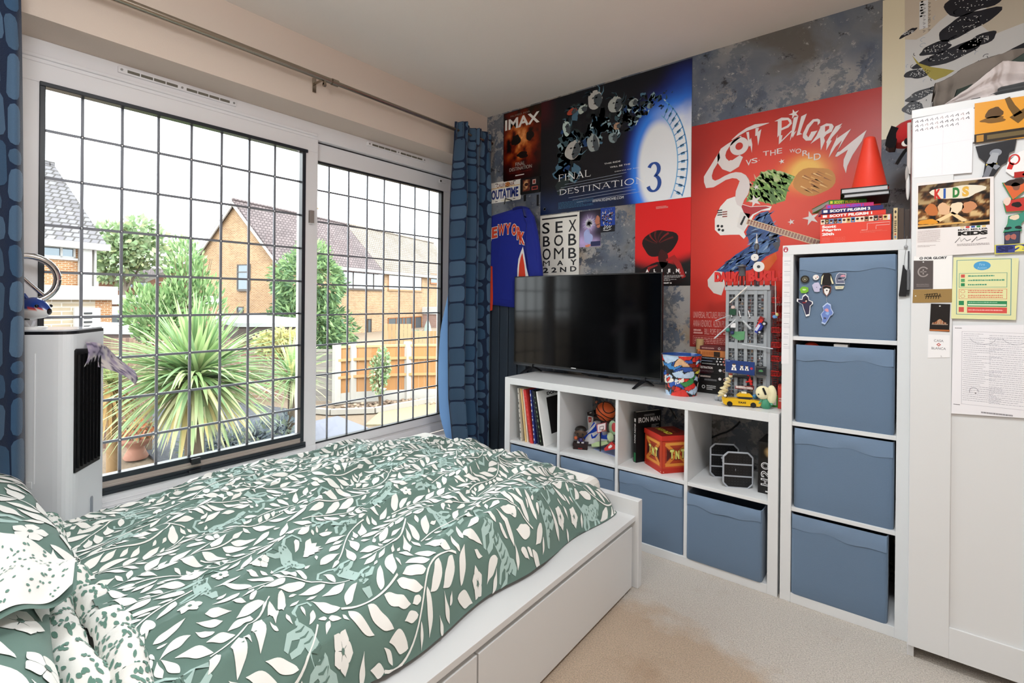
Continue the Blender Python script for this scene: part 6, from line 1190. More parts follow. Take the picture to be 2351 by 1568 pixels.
for j in range(2):
    for k in range(8): c.line([(q[0] + .012 + .016 * j, q[3] - .012 - .016 * k), (q[0] + .02 + .016 * j, q[3] - .016 - .016 * k), (q[0] + .013 + .016 * j, q[3] - .021 - .016 * k)], .0018, '3a3a3c')
pin(c, 'art_print', 'large cream bordered print of dark speckled patches above the wardrobe', 'print')
# ------------------------------------------------------------------ on the tall shelf unit
q = [(2.002,1.419),(2.03,1.418),(2.028,0.978),(2.001,0.975)]
c = sheet(YS - .0005, q[::-1], 'e9e8ea', PAPER, .0004); a, b_ = q[0], q[3]
for k in range(9): z = 1.40 - .043 * k; c.rect(2.008, z, 2.008 + .012 + .014 * rng.random(), z + .002, 'a9aab0'); c.scrawl(2.008, z - .018, 2.03, z - .006, 2, 'c9c9d0', rng, .4)
pin(c, 'till_receipt', 'long narrow till receipt hanging down the left edge of the tall shelf', 'receipt')
q = [(2.013,1.449)][0]; c = sheet(YS - .0005, [(q[0] + .0085 * math.cos(t), q[1] + .011 * math.sin(t)) for t in np.linspace(0, 6.28, 20)[:-1]], 'b02a44', PAPER, .0004); c.ring(q[0], q[1] + .004, .004, .004, .0015, 'e9c9d0'); c.ell(q[0], q[1] - .004, .004, .004, 'f1e6e8', n=10); pin(c, 'round_sticker', 'small crimson sticker on the top left corner of the tall shelf', 'sticker')
# ------------------------------------------------------------------ on the wardrobe door
YD = WY - .0034
def wpaper(pts, col, mat=PAPER, n=0): return sheet(YD - n, pts[::-1] if len(pts) > 2 else box4(*R4(pts)), col, mat, .0005)
W4 = lambda p: R4(p)
p = [(2.414,1.87),(2.566,1.874),(2.563,1.661),(2.418,1.665)]; c = wpaper(p, 'eeecf0'); u0, v0, u1, v1 = W4(p)
for r_ in range(3):
    for k in range(11 if r_ < 2 else 9): c.line([(u0 + .006 + k * .0128, v1 - .018 - r_ * .015), (u0 + .012 + k * .0128, v1 - .012 - r_ * .015), (u0 + .013 + k * .0128, v1 - .02 - r_ * .015)], .0022, rng.choice(['5a5a60', '8a8a90', '3a3a40', 'b0a0a0']))
c.line([((u0 + u1) / 2, v0 + .005), ((u0 + u1) / 2 + .002, v1 - .06)], .0008, 'dedce2'); c.line([(u0, (v0 + v1) / 2), (u1, (v0 + v1) / 2 + .003)], .0008, 'dedce2'); pin(c, 'paper_sheet', 'folded white paper of tiny marks at the upper corner of the wardrobe', 'paper')
p = [(2.568,1.886),(2.706,1.881),(2.707,1.75),(2.569,1.756)]; c = wpaper(p, 'e09a2c', SHEET); u0, v0, u1, v1 = W4(p); c.rect(u0, v0 + .004, u1, v0 + .034, '2a2014'); c.up(); c.rect(u0 + .005, v0 + .008, u0 + .022, v0 + .03, 'b98432'); c.rect(u0 + .03, v0 + .012, u1, v0 + .026, '6a5a38'); blot(c, u0 + .046, v1 - .042, .018, .02, '5a3d14', 3, 18, .5); blot(c, u0 + .044, v1 - .063, .03, .010, '7a5418', 5); c.line([(u0 + .075, v1), (u0 + .085, v1 - .03), (u0 + .10, v1 - .06)], [.012, .016, .02], '6a4c18'); c.line([(u0 + .15, v1 - .02), (u0 + .12, v1 - .05), (u0 + .09, v1 - .075)], [.02, .022, .03], '6a4c18'); pin(c, 'album_poster', 'orange poster with brown shadows on the wardrobe, above the other stickers')
p = [(2.571,1.745),(2.665,1.751),(2.66,1.715),(2.649,1.71),(2.643,1.681),(2.632,1.674),(2.617,1.646),(2.602,1.62),(2.584,1.606),(2.578,1.617),(2.59,1.65),(2.594,1.689),(2.579,1.708)]; c = wpaper(p, '26272c', SHEET); m = [(2.618,1.716),(2.608,1.682),(2.624,1.666),(2.594,1.636),(2.588,1.615)]; c.ell(m[0][0], m[0][1], .014, .012, '8a8f98'); c.up(); c.line([m[0], m[1]], [.016, .024], 'a5a9b0'); c.line([m[1], m[2]], .014, '8d9199'); c.line([m[1], m[3], m[4]], [.016, .013, .010], '787c85'); c.rect(m[1][0] - .012, m[1][1] - .004, m[1][0] + .014, m[1][1] + .001, 'c9b45a'); pin(c, 'die_cut_sticker', 'black scalloped sticker with a grey shape under the orange poster', 'sticker')
p = [(2.641,1.653),(2.645,1.68),(2.67,1.709),(2.716,1.724),(2.717,1.631),(2.656,1.635)]; c = wpaper(p, 'f0eeee', SHEET); m = [(2.66,1.687),(2.649,1.658),(2.67,1.641)]; c.ring(m[0][0], m[0][1], .013, .017, .004, 'c92a26'); c.line([m[1], (m[1][0] + .006, m[1][1] + .02)], .012, 'c92a26'); c.rect(m[2][0] - .010, m[2][1] - .012, m[2][0] + .05, m[2][1] + .006, 'b02620'); c.ell(m[2][0] + .02, m[2][1] - .004, .012, .006, 'c98f3c'); pin(c, 'die_cut_sticker', 'white and red sticker at the picture edge of the wardrobe', 'sticker')
p = [(2.425,1.646),(2.614,1.641),(2.617,1.396),(2.425,1.391)]; c = wpaper(p, 'e9e4e2', SHEET, .0006); q = [(2.429,1.636),(2.605,1.631),(2.606,1.487),(2.429,1.492)]; a, b_, d, e = R4(q)
c.paint(a, b_, d, e, 40, 26, lambda u, v: (lambda n, w: mixc('140d08', ('a86a30' if n < .55 else 'e8c48a'), sstep(.36, .6, n) * (.35 + .65 * math.exp(-((v - .35) / .25) ** 2)) * w))(fbm(u * 9 + 3, v * 8 + 5, 4), .9)); c.up()
blot(c, (a + d) / 2 + .01, e - .034, .058, .024, 'e4dcc8', 8, 24, .5); c.up()
for ch, col, k in (('K', 'c52d24', 0), ('I', '2857a6', 1), ('D', '2e7a3a', 2), ('S', 'e0b04a', 3)): x = a + .042 + k * .023; c.text(ch, x, e - .052, x + (.017 if ch != 'I' else .006), e - .018, col, .06)
for k, (x, col) in enumerate(((.38, 'e0b48c'), (.55, 'f0d8b8'), (.72, 'c98a60'), (.2, 'c0703a'))): blot(c, a + (d - a) * x, b_ + .062, .017, .02, col, 30 + k, 14, .4)
c.line([(a + .05, b_ + .022), (a + .088, b_ + .045), (a + .12, b_ + .016)], .012, 'efcf9c'); c.line([(a, b_ + .01), (d, b_ + .014)], .006, 'd8a860'); blot(c, a + .028, b_ + .022, .024, .010, 'e0962c', 60)
c.text('MAC MILLER', a + .102, b_ - .0145, d - .004, b_ - .009, '2a2626', .03); c.text('KIDS', a + .102, b_ - .031, d - .004, b_ - .017, '1a1818', .07)
for k, col in enumerate(('e9d3a8', 'c8302c', '2b52a0', '2f8a46', 'e9c878')): c.rect(a + .108 + k * .0128, b_ - .0065, a + .117 + k * .0128, b_ - .0008, col)
c.line([(a + .095, b_ - .053), (a + .107, b_ - .036), (a + .110, b_ - .05), (a + .118, b_ - .04), (a + .124, b_ - .049), (a + .133, b_ - .044)], .0016, '1c1a1a'); c.line([(a + .135, b_ - .054), (a + .148, b_ - .037), (a + .147, b_ - .049), (a + .158, b_ - .043), (a + .17, b_ - .042)], .0016, '1c1a1a'); c.scrawl(a, b_ - .047, a + .058, b_ - .005, 13, 'b09a98', rng, .35); c.scrawl(a, b_ - .063, a + .058, b_ - .056, 2, '9a8c8a', rng, .4); c.scrawl(a + .1, b_ - .065, d, b_ - .057, 2, '8a8080', rng, .45); pin(c, 'album_poster', 'white poster with a dark photo and multicoloured capitals on the wardrobe stile')
ST = [('die_cut_sticker', 'orange and dark triangular sticker edged green on the wardrobe', [(2.636,1.616),(2.712,1.615),(2.658,1.561)], 'd9683a', [('3a2a26', 2332, 432, .02, .013), ('8a5a48', 2334, 440, .010, .012)]), ('die_cut_sticker', 'red hand shaped sticker edged green on the wardrobe', [(2.638,1.557),(2.69,1.567),(2.69,1.524),(2.644,1.524)], 'c03a34', [('e8cfc0', 2316, 470, .009, .012), ('1d1818', 2336, 478, .012, .008)]), ('die_cut_sticker', 'teal sticker with a pale shape and a slanting stroke on the wardrobe', [(2.65,1.509),(2.676,1.515),(2.69,1.53),(2.688,1.5),(2.676,1.485),(2.677,1.463),(2.639,1.461),(2.648,1.487)], '3f8f7c', [('e8d3b8', 2332, 504, .010, .009), ('20262a', 2318, 526, .008, .005), ('20262a', 2340, 525, .008, .005)]), ('die_cut_sticker', 'small navy sticker with reddish blurs, above the yellow lettered one', [(2.641,1.458),(2.673,1.461),(2.672,1.425),(2.641,1.422)], '3a4258', [('b06a60', 2318, 545, .006, .010), ('b06a60', 2330, 544, .006, .010)])]
for nm, lb, pts, col, bl in ST:
    m = Vector((sum(q[0] for q in pts) / len(pts), sum(q[1] for q in pts) / len(pts))); c = wpaper([tuple(m + (Vector(q) - m) * 1.1) for q in pts], '3a8a54' if 'navy' not in lb else '2a3040', SHEET); c.poly(pts[::-1], col); c.up()
    for k, (bc, px, py, a, b_) in enumerate(bl): w_ = (px - 2097) * .00106 + 2.413; z_ = 1.894 - (py - 255) * .001525 + (px - 2097) * (-.00004); blot(c, w_, z_, a, b_, bc, k + px, 14, .4)
    pin(c, nm, lb, 'sticker')
p = [(2.618,1.421),(2.727,1.422),(2.728,1.394),(2.618,1.391)]; c = wpaper(p, 'd9d25a', SHEET); a, b_, d, e = R4(p); c.rect(a + .003, b_ + .003, d, e - .003, '3b468a'); c.up(); c.text('SP', a + .006, b_ + .006, a + .042, e - .006, '232a5c', .06); c.text('20', a + .045, b_ + .005, a + .085, e - .005, 'e6dc62', .08); pin(c, 'die_cut_sticker', 'long blue sticker lettered in yellow at the wardrobe edge', 'sticker')
p = [(2.42,1.394),(2.517,1.392),(2.517,1.281),(2.42,1.279)]; c = wpaper(p, 'efeeec', PAPER, .0002); a, b_, d, e = R4(p); c.text('FOR GLORY', a + .027, e - .0125, d - .012, e - .004, '2c2c30', .05); c.ring(a + .019, e - .008, .005, .0045, .0018, '2c2c30'); c.ell(a + .019, e - .008, .0015, .0015, '2c2c30', n=8); pin(c, 'paper_sheet', 'white card headed with black capitals under the multicoloured poster', 'paper')
p = [(2.419,1.379),(2.47,1.377),(2.47,1.281),(2.419,1.28)]; c = wpaper(p, '57504f', SHEET, .0010); a, b_, d, e = R4(p); m = ((a + d) / 2, (b_ + e) / 2 + .01); c.ring(m[0], m[1], .015, .018, .004, '9a9290', .6, 5.8); c.line([(m[0] - .008, m[1]), (m[0] + .008, m[1])], .003, '9a9290'); c.line([(m[0], m[1] - .009), (m[0], m[1] + .009)], .003, '9a9290'); c.ell(m[0], e - .006, .002, .002, 'f0f0f0', n=8); c.scrawl(a + .008, b_ + .008, d - .01, b_ + .02, 2, '8d8583', rng, .4); pin(c, 'swing_tag', 'dark grey swing tag with a pale ring emblem, taped by the wardrobe edge', 'label')
p = [(2.418,1.279),(2.518,1.281),(2.518,1.236),(2.417,1.233)]; c = wpaper(p, '9a7d4c', SHEET, .0008); a, b_, d, e = R4(p); m = ((a + d) / 2, (b_ + e) / 2)
for k in range(6): x = m[0] - .016 + k * .0065; c.line([(x, m[1] - .010), (x + .004, m[1] + .008), (x + .006, m[1] - .004)], .002, '2c2418')
c.line([(m[0] - .02, m[1] + .004), (m[0] + .014, m[1] + .009)], .002, '2c2418'); c.line([(m[0] - .018, m[1] - .002), (m[0] + .022, m[1] + .001)], .0018, '2c2418'); c.ell(a + .008, m[1], .002, .002, 'f4f2ec', n=8); pin(c, 'swing_tag', 'gold brown swing tag with black scribbled lettering on the wardrobe', 'label')
p = [(2.465,1.231),(2.514,1.23),(2.512,1.137),(2.462,1.139)]; c = wpaper(p, '201c1b', SHEET, .0008); a, b_, d, e = R4(p); c.rect(a + .001, b_ + .0015, d - .001, b_ + .007, 'b0683a'); c.ell((a + d) / 2, e - .008, .0025, .002, 'e9e9e9', n=8)
for k in range(16): x = a + .008 + .0022 * k; c.line([(x, b_ + .026), (x + .0008, b_ + .03 + .012 * math.exp(-((k - 8) / 4) ** 2))], .0015, rng.choice(['c98a60', 'e0c0a0', '9a5a3c']))
c.scrawl(a + .006, b_ + .022, d - .006, b_ + .027, 1, 'b9a08c', rng); pin(c, 'swing_tag', 'black swing tag with a copper band and spray of lettering', 'label')
p = [(2.459,1.126),(2.514,1.126),(2.514,1.052),(2.458,1.046)]; c = wpaper(p, 'f1f1f2', SHEET, .0004); a, b_, d, e = R4(p); m = ((a + d) / 2, (b_ + e) / 2); c.text('CASA', m[0] - .012, m[1] + .016, m[0] + .012, m[1] + .024, '6a6a70'); c.text('BLANCA', m[0] - .018, m[1] - .010, m[0] + .018, m[1] - .002, '6a6a70'); c.poly([(m[0] - .006, m[1] + .007), (m[0], m[1] + .001), (m[0] + .006, m[1] + .007), (m[0], m[1] + .013)], 'c2574f'); c.up(); c.poly([(m[0] - .003, m[1] + .007), (m[0], m[1] + .004), (m[0] + .003, m[1] + .007), (m[0], m[1] + .010)], 'efe0de'); c.text('L', m[0] + .006, b_ + .006, m[0] + .009, b_ + .011, '6a6a70'); pin(c, 'swing_tag', 'white swing tag with a small red diamond on the wardrobe', 'label')
p = [(2.521,1.386),(2.672,1.376),(2.667,1.182),(2.516,1.182)]; c = wpaper(p, 'e3e4ae', SHEET, .0004); a, b_, d, e = R4(p); w_, h_ = d - a, e - b_; X = lambda t: a + w_ * t; Z = lambda t: b_ + h_ * t
c.frame(X(.08), Z(.07), X(.9), Z(.95), .0016, '4f8f9c'); c.ell(X(.47), Z(.85), .02, .0145, '4f9fd0'); c.up(); c.text('Fire', X(.43), Z(.85), X(.51), Z(.89), '9fd0ea'); c.text('Action', X(.4), Z(.8), X(.54), Z(.835), '9fd0ea'); c.k -= 1
c.frame(X(.12), Z(.505), X(.84), Z(.735), .0012, '5a9a8c'); c.frame(X(.12), Z(.32), X(.84), Z(.48), .0012, 'd98a6a'); c.rect(X(.12), Z(.22), X(.2), Z(.29), '2f8a58'); c.rect(X(.25), Z(.2), X(.84), Z(.29), '2f8a58'); c.rect(X(.12), Z(.11), X(.2), Z(.19), 'd05a50'); c.rect(X(.25), Z(.10), X(.84), Z(.19), 'd8564e')
for k, (z, col) in enumerate(((.69, 'd05a50'), (.62, '5aa06a'), (.55, '2f8a58'))): c.rect(X(.15), Z(z - .025), X(.21), Z(z + .025), col); c.scrawl(X(.26), Z(z - .014), X(.8), Z(z + .014), 1, '4f9a7c', rng, .8)
for z in (.44, .365): c.ring(X(.18), Z(z), .0055, .0055, .001, 'd8785e', n=14); c.scrawl(X(.26), Z(z - .03), X(.78), Z(z + .03), 2, 'd8785e', rng, .55)
c.up(); c.rect(X(.26), Z(.215), X(.83), Z(.24), 'dff0d0'); c.scrawl(X(.27), Z(.255), X(.7), Z(.28), 1, 'a0d0b0', rng); c.scrawl(X(.27), Z(.13), X(.78), Z(.16), 1, 'f0c0b8', rng); pin(c, 'fire_notice', 'pale yellow fire action notice taped to the wardrobe door', 'sign')
p = [(2.521,1.159),(2.747,1.171),(2.749,0.881),(2.519,0.866)]; c = wpaper(p, 'efeef2', PAPER, .0002); a, b_, d, e = R4(p); a += .004; c.frame(a + .02, b_ + .035, d, e - .03, .0009, 'b9b9c0')
for k in range(34): z = e - .04 - k * .0066; x0 = a + .022 + rng.uniform(0, .003); c.scrawl(x0, z, x0 + rng.uniform(.04, .1), z + .005, 1, 'a4a4ae', rng, .3); c.scrawl(a + .085, z - .003, a + .2, z + .002, 1, 'aeaeb8', rng, .3)
for u, v, r_, q_ in ((a + .07, e - .05, .03, .02), (a + .145, e - .045, .03, .022)): c.ring(u, v, r_, q_, .001, '9a9aa4', 3.3, 6.1)
c.ring(a + .05, b_ + .08, .011, .013, .0012, '7a7a84', 0, 3.6); c.ell(a + .054, b_ + .075, .002, .002, '4a4a50', n=8)
for k in range(30): c.rect(a + .068 + k * .0024, b_ + .012, a + .0695 + k * .0024, b_ + .017, '6a6a70' if k % 3 else '2f2f34')
c.scrawl(a + .003, e - .022, a + .02, e - .018, 1, '6a6a70', rng); c.scrawl(a + .001, b_ + .03, a + .017, b_ + .034, 1, '5a5a60', rng); pin(c, 'exam_sheet', 'large printed sheet of tiny handwriting and a bar strip on the wardrobe', 'paper')

# ================================================================== what stands on and in the shelves
rng = random.Random(31)
def flatobj(mat, M_): c = Canvas(lambda u, v, e: (u, -e, v), mat, .0002); c.T = M_; return c      # local x along, z up, faces -y
# ---- records in the first compartment: leaning sleeves, spines to the front
RG = 'records in the low shelf'
RB = [(0.632,0.413),(0.664,0.411),(0.675,0.411),(0.708,0.41),(0.728,0.41),(0.754,0.41),(0.777,0.411),(0.798,0.417)]; RT = [(0.604,0.713),(0.621,0.715),(0.634,0.715),(0.65,0.717),(0.691,0.717),(0.704,0.714),(0.721,0.714),(0.736,0.718)]
RC = [('d8d4ca', '2c2c2c', .008, 'thin black edged record sleeve at the end of the record row by the shelf side'), ('e2c183', 'efe0bd', .010, 'straw yellow record sleeve in the low shelf'), ('e9dfcb', 'b9a58a', .010, 'cream record sleeve between the yellow and the red one'), ('cf3b36', 'd9524b', .020, 'thick red record sleeve in the low shelf'), ('34408a', 'e8e8ea', .009, 'blue and white record sleeve next to the red one'), ('1c2233', '3b4060', .012, 'navy black record sleeve between the blue and the green flecked one'), ('20241f', '6f8464', .012, 'black record sleeve flecked green behind the white one'), ('eceae6', 'f2f1ee', .012, 'white record sleeve with a dark portrait, front of the record row')]
for k, ((bx, bz), (tx, tz), (c1, c2, th, lb)) in enumerate(zip(RB, RT, RC)):
    bz = SH + .0005; d = Vector((tx - bx, max(tz, SH + .3) - bz)); d = d / d.length * .312; nrm = Vector((d.y, -d.x)).normalized() * th
    d.y = min(d.y, .318); t = thing('record_sleeve', lb, 'record', (bx, -.24, bz), RG)
    a, b_ = Vector((bx - th / 2, bz)), Vector((bx - th / 2, bz)) + d; b = MB(PAPER); b.prism([tuple(a), tuple(a + Vector((th * 1.0, 0))), tuple(b_ + Vector((nrm.x, 0))), tuple(b_)], 'y', -.392 + .004 * (k % 3), -.085, c1); b.build('sleeve', t)
    y = -.3928 + .004 * (k % 3); c = Canvas(wallmap(y), PAPER)
    for j in range(10):
        q = .05 + .09 * j + rng.uniform(0, .03); p = a + d * q; p2 = a + d * (q + rng.uniform(.01, .05))
        if k in (0, 4, 5, 6, 3): c.poly([(p.x + th * .2, p.y), (p.x + th * .75, p.y), (p2.x + th * .75, p2.y), (p2.x + th * .2, p2.y)], c2)
    if c.f: c.build('spine_print', t)
    if k == 7:
        base = Vector((bx + th / 2 + .0006, bz)); c = Canvas(lambda u, v, e: (base.x + d.x * v + e + .0004, -.392 + .307 * u, base.y + d.y * v), PAPER); c.rect(.0, .0, 1, 1, 'f2f1ee'); c.up()
        c.paint(.26, .18, .98, .86, 22, 22, lambda p, q: mixc('1c1a1a', 'b0683c', sstep(.1, .75, .9 * math.exp(-((p - .62) / .16) ** 2 - ((q - .55) / .26) ** 2)) * (.6 + .8 * fbm(p * 5, q * 5, 3)))); c.text('DONDA', .3, .9, .85, .96, '1b1b1b', .05); c.build('cover_print', t)
# ---- second compartment: a figurine on a box and a basketball diorama
bc = Vector((.975, -.285, SH)); t = thing('player_figurine', 'small big headed basketball figurine on a dark shoe box', 'figurine', tuple(bc)); FM_ = TR(tuple(bc), R_(25))
b = MB(SATIN); b.T = FM_; b.box((-.04, -.026, 0), (.04, .026, .024), '221415'); b.box((-.042, -.028, .018), (.042, .028, .033), '2a1a1a'); b.box((-.012, -.0285, .004), (.012, -.0262, .010), '8a2a2a'); b.box((.0405, .0, .004), (.0425, .014, .014), 'd8d8d8'); b.build('shoe_box', t)
b = MB(SATIN); b.T = FM_; b.ball((0, 0, .092), (.033, .029, .031), '5a4436', n=20); b.ball((-.03, 0, .087), (.006, .006, .009), '4d392d'); b.ball((.03, 0, .087), (.006, .006, .009), '4d392d'); b.build('head', t)
b = MB(SATIN); b.T = FM_; b.ball((0, .004, .101), (.0345, .0300, .026), '1c1714', n=20, f=lambda d: Vector((d.x, d.y, max(d.z, .05)))); b.build('hair', t)
b = MB(GLOSS); b.T = FM_
for s in (-1, 1): b.ball((s * .013, -.0272, .087), (.005, .003, .006), '0a0a0a', n=10)
b.build('eyes', t)
b = MB(SATIN); b.T = FM_; b.lathe([(.0, .062), (.008, .062), (.014, .056), (.012, .044), (.013, .042)], n=12, col='3a2f66'); b.box((-.012, -.008, .04), (-.002, .006, .048), '3a2f66'); b.box((.002, -.008, .04), (.012, .006, .048), '3a2f66')
for s in (-1, 1): b.tube([(s * .013, 0, .058), (s * .02, -.008, .05), (s * .017, -.02, .052)], .004, '5a4436'); b.tube([(s * .007, 0, .044), (s * .01, -.002, .037)], .004, '5a4436'); b.box((s * .012 - .007, -.014, .033), (s * .012 + .007, .006, .039), 'e9e9ee')
b.build('body', t); b = MB(SATIN); b.T = FM_; b.ball((-.026, -.024, .064), .010, 'c9643c', n=12); b.build('ball', t)
o0 = Vector((1.10, -.215, SH)); t = thing('basketball_display', 'basketball display of a blue trainer, hoop and orange ball in the low shelf', 'ornament', tuple(o0)); DM = lambda y, : wallmap(y)
b = MB(GLOSS); b.prism([(1.039,-0.249),(1.084,-0.101),(1.164,-0.207),(1.193,-0.298)][::-1], 'z', SH, SH + .004, '8f9cc9'); b.build('base', t)
P5 = lambda s: s
def slab(name, y, dep, pts, col, par=t, extra=()):
    b = MB(SATIN); b.prism(pts[::-1], 'y', y, y + dep, col); c = Canvas(wallmap(y - .0004), SATIN, .0003)
    for p_, c_ in extra: c.poly(p_[::-1], c_); c.up()
    o = b.build(name, par, bev=.001)
    if c.f: c.build(name + '_print', o)
    return o
slab('trainer', -.235, .05, [(0.946,0.415),(0.961,0.449),(0.998,0.492),(1.028,0.541),(1.045,0.538),(1.053,0.501),(1.073,0.487),(1.116,0.478),(1.131,0.467),(1.131,0.446),(1.064,0.424),(0.982,0.403)], 'efeef0', t, [([(0.953,0.421),(0.968,0.451),(1.003,0.493),(1.03,0.54),(1.039,0.534),(1.003,0.495),(0.984,0.46),(1.013,0.486),(1.038,0.516),(1.045,0.535),(1.051,0.492),(1.029,0.479),(0.999,0.465),(0.979,0.439),(0.969,0.415)], '1d49c4'), ([(1.016,0.473),(1.026,0.455),(1.063,0.483),(1.041,0.451),(1.019,0.442),(1.013,0.459)], '1d49c4'), ([(1.073,0.496),(1.116,0.482),(1.131,0.467),(1.124,0.456),(1.078,0.453),(1.068,0.469)], '1d49c4')])
slab('shoe_box_stand', -.16, .04, [(0.944,0.568),(0.986,0.587),(0.993,0.567),(0.986,0.551),(0.948,0.549)], '2a2220', t, [([(0.961,0.569),(0.974,0.574),(0.974,0.569),(0.961,0.564)], 'd8d4cc')])
slab('number_board', -.17, .01, [(0.953,0.551),(0.991,0.546),(0.983,0.49),(0.959,0.472)], 'ece7e2', t, [([(0.958,0.545),(0.98,0.546),(0.979,0.519),(0.961,0.513)], 'b5342c'), ([(0.967,0.537),(0.972,0.537),(0.971,0.524),(0.968,0.523)], 'f0ece8')])
slab('backboard', -.285, .006, [(1.074,0.543),(1.132,0.564),(1.132,0.516),(1.079,0.494)], 'a8323c', t, [([(1.08,0.542),(1.13,0.56),(1.129,0.519),(1.082,0.499)], 'efe0e0'), ([(1.094,0.534),(1.119,0.543),(1.12,0.523),(1.095,0.513)], '54464a'), ([(1.097,0.532),(1.117,0.539),(1.116,0.525),(1.098,0.517)], 'efe0e0')])
q = [(1.094,0.5),(1.097,0.417)]; b = MB(SATIN); b.tube([(q[0][0], -.275, q[0][1]), (q[0][0], -.275, SH + .004)], .0035, '18181c'); b.build('pole', t)
q = [(1.129,0.517)][0]; b = MB(MATTE); r_ = .013
for k in range(10):
    a = k * .628; b.tube([(q[0] + r_ * math.cos(a), -.3 + r_ * math.sin(a), q[1] + .004), (q[0] + .6 * r_ * math.cos(a + .5), -.3 + .6 * r_ * math.sin(a + .5), q[1] - .02)], .0008, '8d8f98', n=4); b.tube([(q[0] + r_ * math.cos(a), -.3 + r_ * math.sin(a), q[1] + .004), (q[0] + .6 * r_ * math.cos(a - .5), -.3 + .6 * r_ * math.sin(a - .5), q[1] - .02)], .0008, '8d8f98', n=4)
b.tube([(q[0] + r_ * math.cos(k * .5236), -.3 + r_ * math.sin(k * .5236), q[1] + .004) for k in range(13)], .0014, 'c25a36', n=6); b.build('net', t)
q = [(1.086,0.602),(1.031,0.593)]; br = abs(q[0][0] - q[1][0]); b = MB(SATIN); C0 = Vector((q[0][0], -.2, q[0][1])); b.ball(tuple(C0), br, 'e2622c', n=26); bo = b.build('ball', t); b = MB(SATIN)
def seam(f): b.tube([tuple(C0 + Vector(f(k * PI / 16)).normalized() * br * 1.004) for k in range(33)], .0026, '241611', n=6, cap=False)
ax = Matrix.Rotation(.6, 3, 'Y') @ Matrix.Rotation(.3, 3, 'Z')
for f in (lambda a: ax @ Vector((math.cos(a), math.sin(a), 0)), lambda a: ax @ Vector((math.cos(a), 0, math.sin(a))), lambda a: ax @ Vector((math.cos(a) * .8, math.sin(a), .62 + .25 * math.cos(2 * a))), lambda a: ax @ Vector((math.cos(a) * .8, math.sin(a), -.62 - .25 * math.cos(2 * a)))): seam(f)
b.build('seams', bo)
b = MB(SATIN); q = [(1.023,0.644),(1.053,0.623),(1.014,0.555),(1.044,0.548)]; b.tube([(q[0][0], -.19, q[0][1]), (q[1][0], -.2, q[1][1])], .006, '33343c'); b.ball((q[0][0], -.19, q[0][1]), .009, 'b56a4c'); b.build('pointing_arm', t); b = MB(SATIN); b.tube([(q[2][0], -.2, q[2][1]), (C0.x, -.205, C0.z - br * .95), (C0.x + .03, -.2, C0.z - br)], .010, '3a2822'); b.build('hand_stand', t)
b = MB(SATIN); b.prism([(1.03,0.419),(1.067,0.439),(1.127,0.455),(1.134,0.441),(1.082,0.416),(1.033,0.404)][::-1], 'y', -.262, -.245, 'c3dba4'); q = [(1.151,0.483)][0]; b.ball((q[0], -.268, q[1]), (.020, .012, .026), 'cfe3b4', n=14); q = [(1.156,0.531)][0]; b.ball((q[0], -.25, q[1]), (.026, .010, .04), 'bcdcb4', n=14); b.build('green_cutouts', t)
b = MB(SATIN); q = [(1.168,0.537)][0]; b.ball((q[0], -.2585, q[1]), (.016, .004, .026), 'cf4a4a', n=12); b.prism([(1.131,0.424),(1.173,0.468),(1.2,0.452),(1.2,0.435),(1.136,0.412)][::-1], 'y', -.303, -.29, 'c3302c'); c_ = [(1.157,0.439),(1.171,0.453),(1.182,0.448),(1.173,0.436),(1.159,0.429)]; b.prism(c_[::-1], 'y', -.3045, -.303, 'f2efee'); b.build('red_cutouts', t)
# ---- third compartment: black book and red crate
def boxr(b, c, ang, a, d, z0, z1, col, mat=None): b.T = TR((c[0], c[1], 0), ang); b.box((0, 0, z0), (a, d, z1), col, mat); b.T = None
t = thing('graphic_novel', 'black paperback with white capitals upright beside the red crate', 'book', (1.335, -.26, SH)); ang = R_(64); q0 = Vector((1.302, -.305)); bt = [(1.323,0.659)][0][1]
M_ = TR((q0.x, q0.y, SH), ang); b = MB(PAPER); b.T = M_ @ TR((0, -.022, 0)); b.box((0, 0, 0), (.165, .002, .262), '101012'); b.box((0, .02, 0), (.165, .022, .262), '101012'); b.box((0, 0, 0), (.002, .022, .262), '101012'); b.build('cover', t); b = MB(PAPER); b.T = M_ @ TR((0, -.022, 0)); b.box((.002, .002, .002), (.163, .02, .26), 'd8d4c8'); b.build('pages', t)
c = flatobj(PAPER, M_ @ TR((0, -.0224, 0))); c.text('IRON MAN', .012, .205, .155, .232, 'e8e8e8', .01); c.scrawl(.05, .236, .12, .248, 2, '9a9a9a', rng); c.scrawl(.1, .17, .15, .192, 3, '8a8a8a', rng, .7); c.build('cover_print', t)
c = flatobj(PAPER, M_ @ TR((-.0003, 0, 0), R_(-90))); c.text('IRON MAN', .006, .10, .016, .20, 'dcdcdc', .03, rot=3); c.rect(.005, .21, .017, .228, 'e6e6e6'); c.rect(.004, .004, .018, .05, '2a7a4a'); c.build('spine_print', t)
TN = Vector((1.487, -.394)); t = thing('wooden_crate', 'small red and orange wooden style crate box lettered in yellow', 'crate', (1.49, -.27, SH)); s1 = .17
for nm, ang, in (('l', R_(142.3)), ('r', R_(52.3))): pass
a1 = R_(142.3); M_ = TR((TN.x, TN.y, SH), a1 - PI / 2)                      # local x to the right-hand side, y to the left-hand side
b = MB(SATIN); b.T = M_; b.box((0.004, .004, 0), (s1 - .004, s1 - .004, .165), 'b3341c'); b.build('body', t)
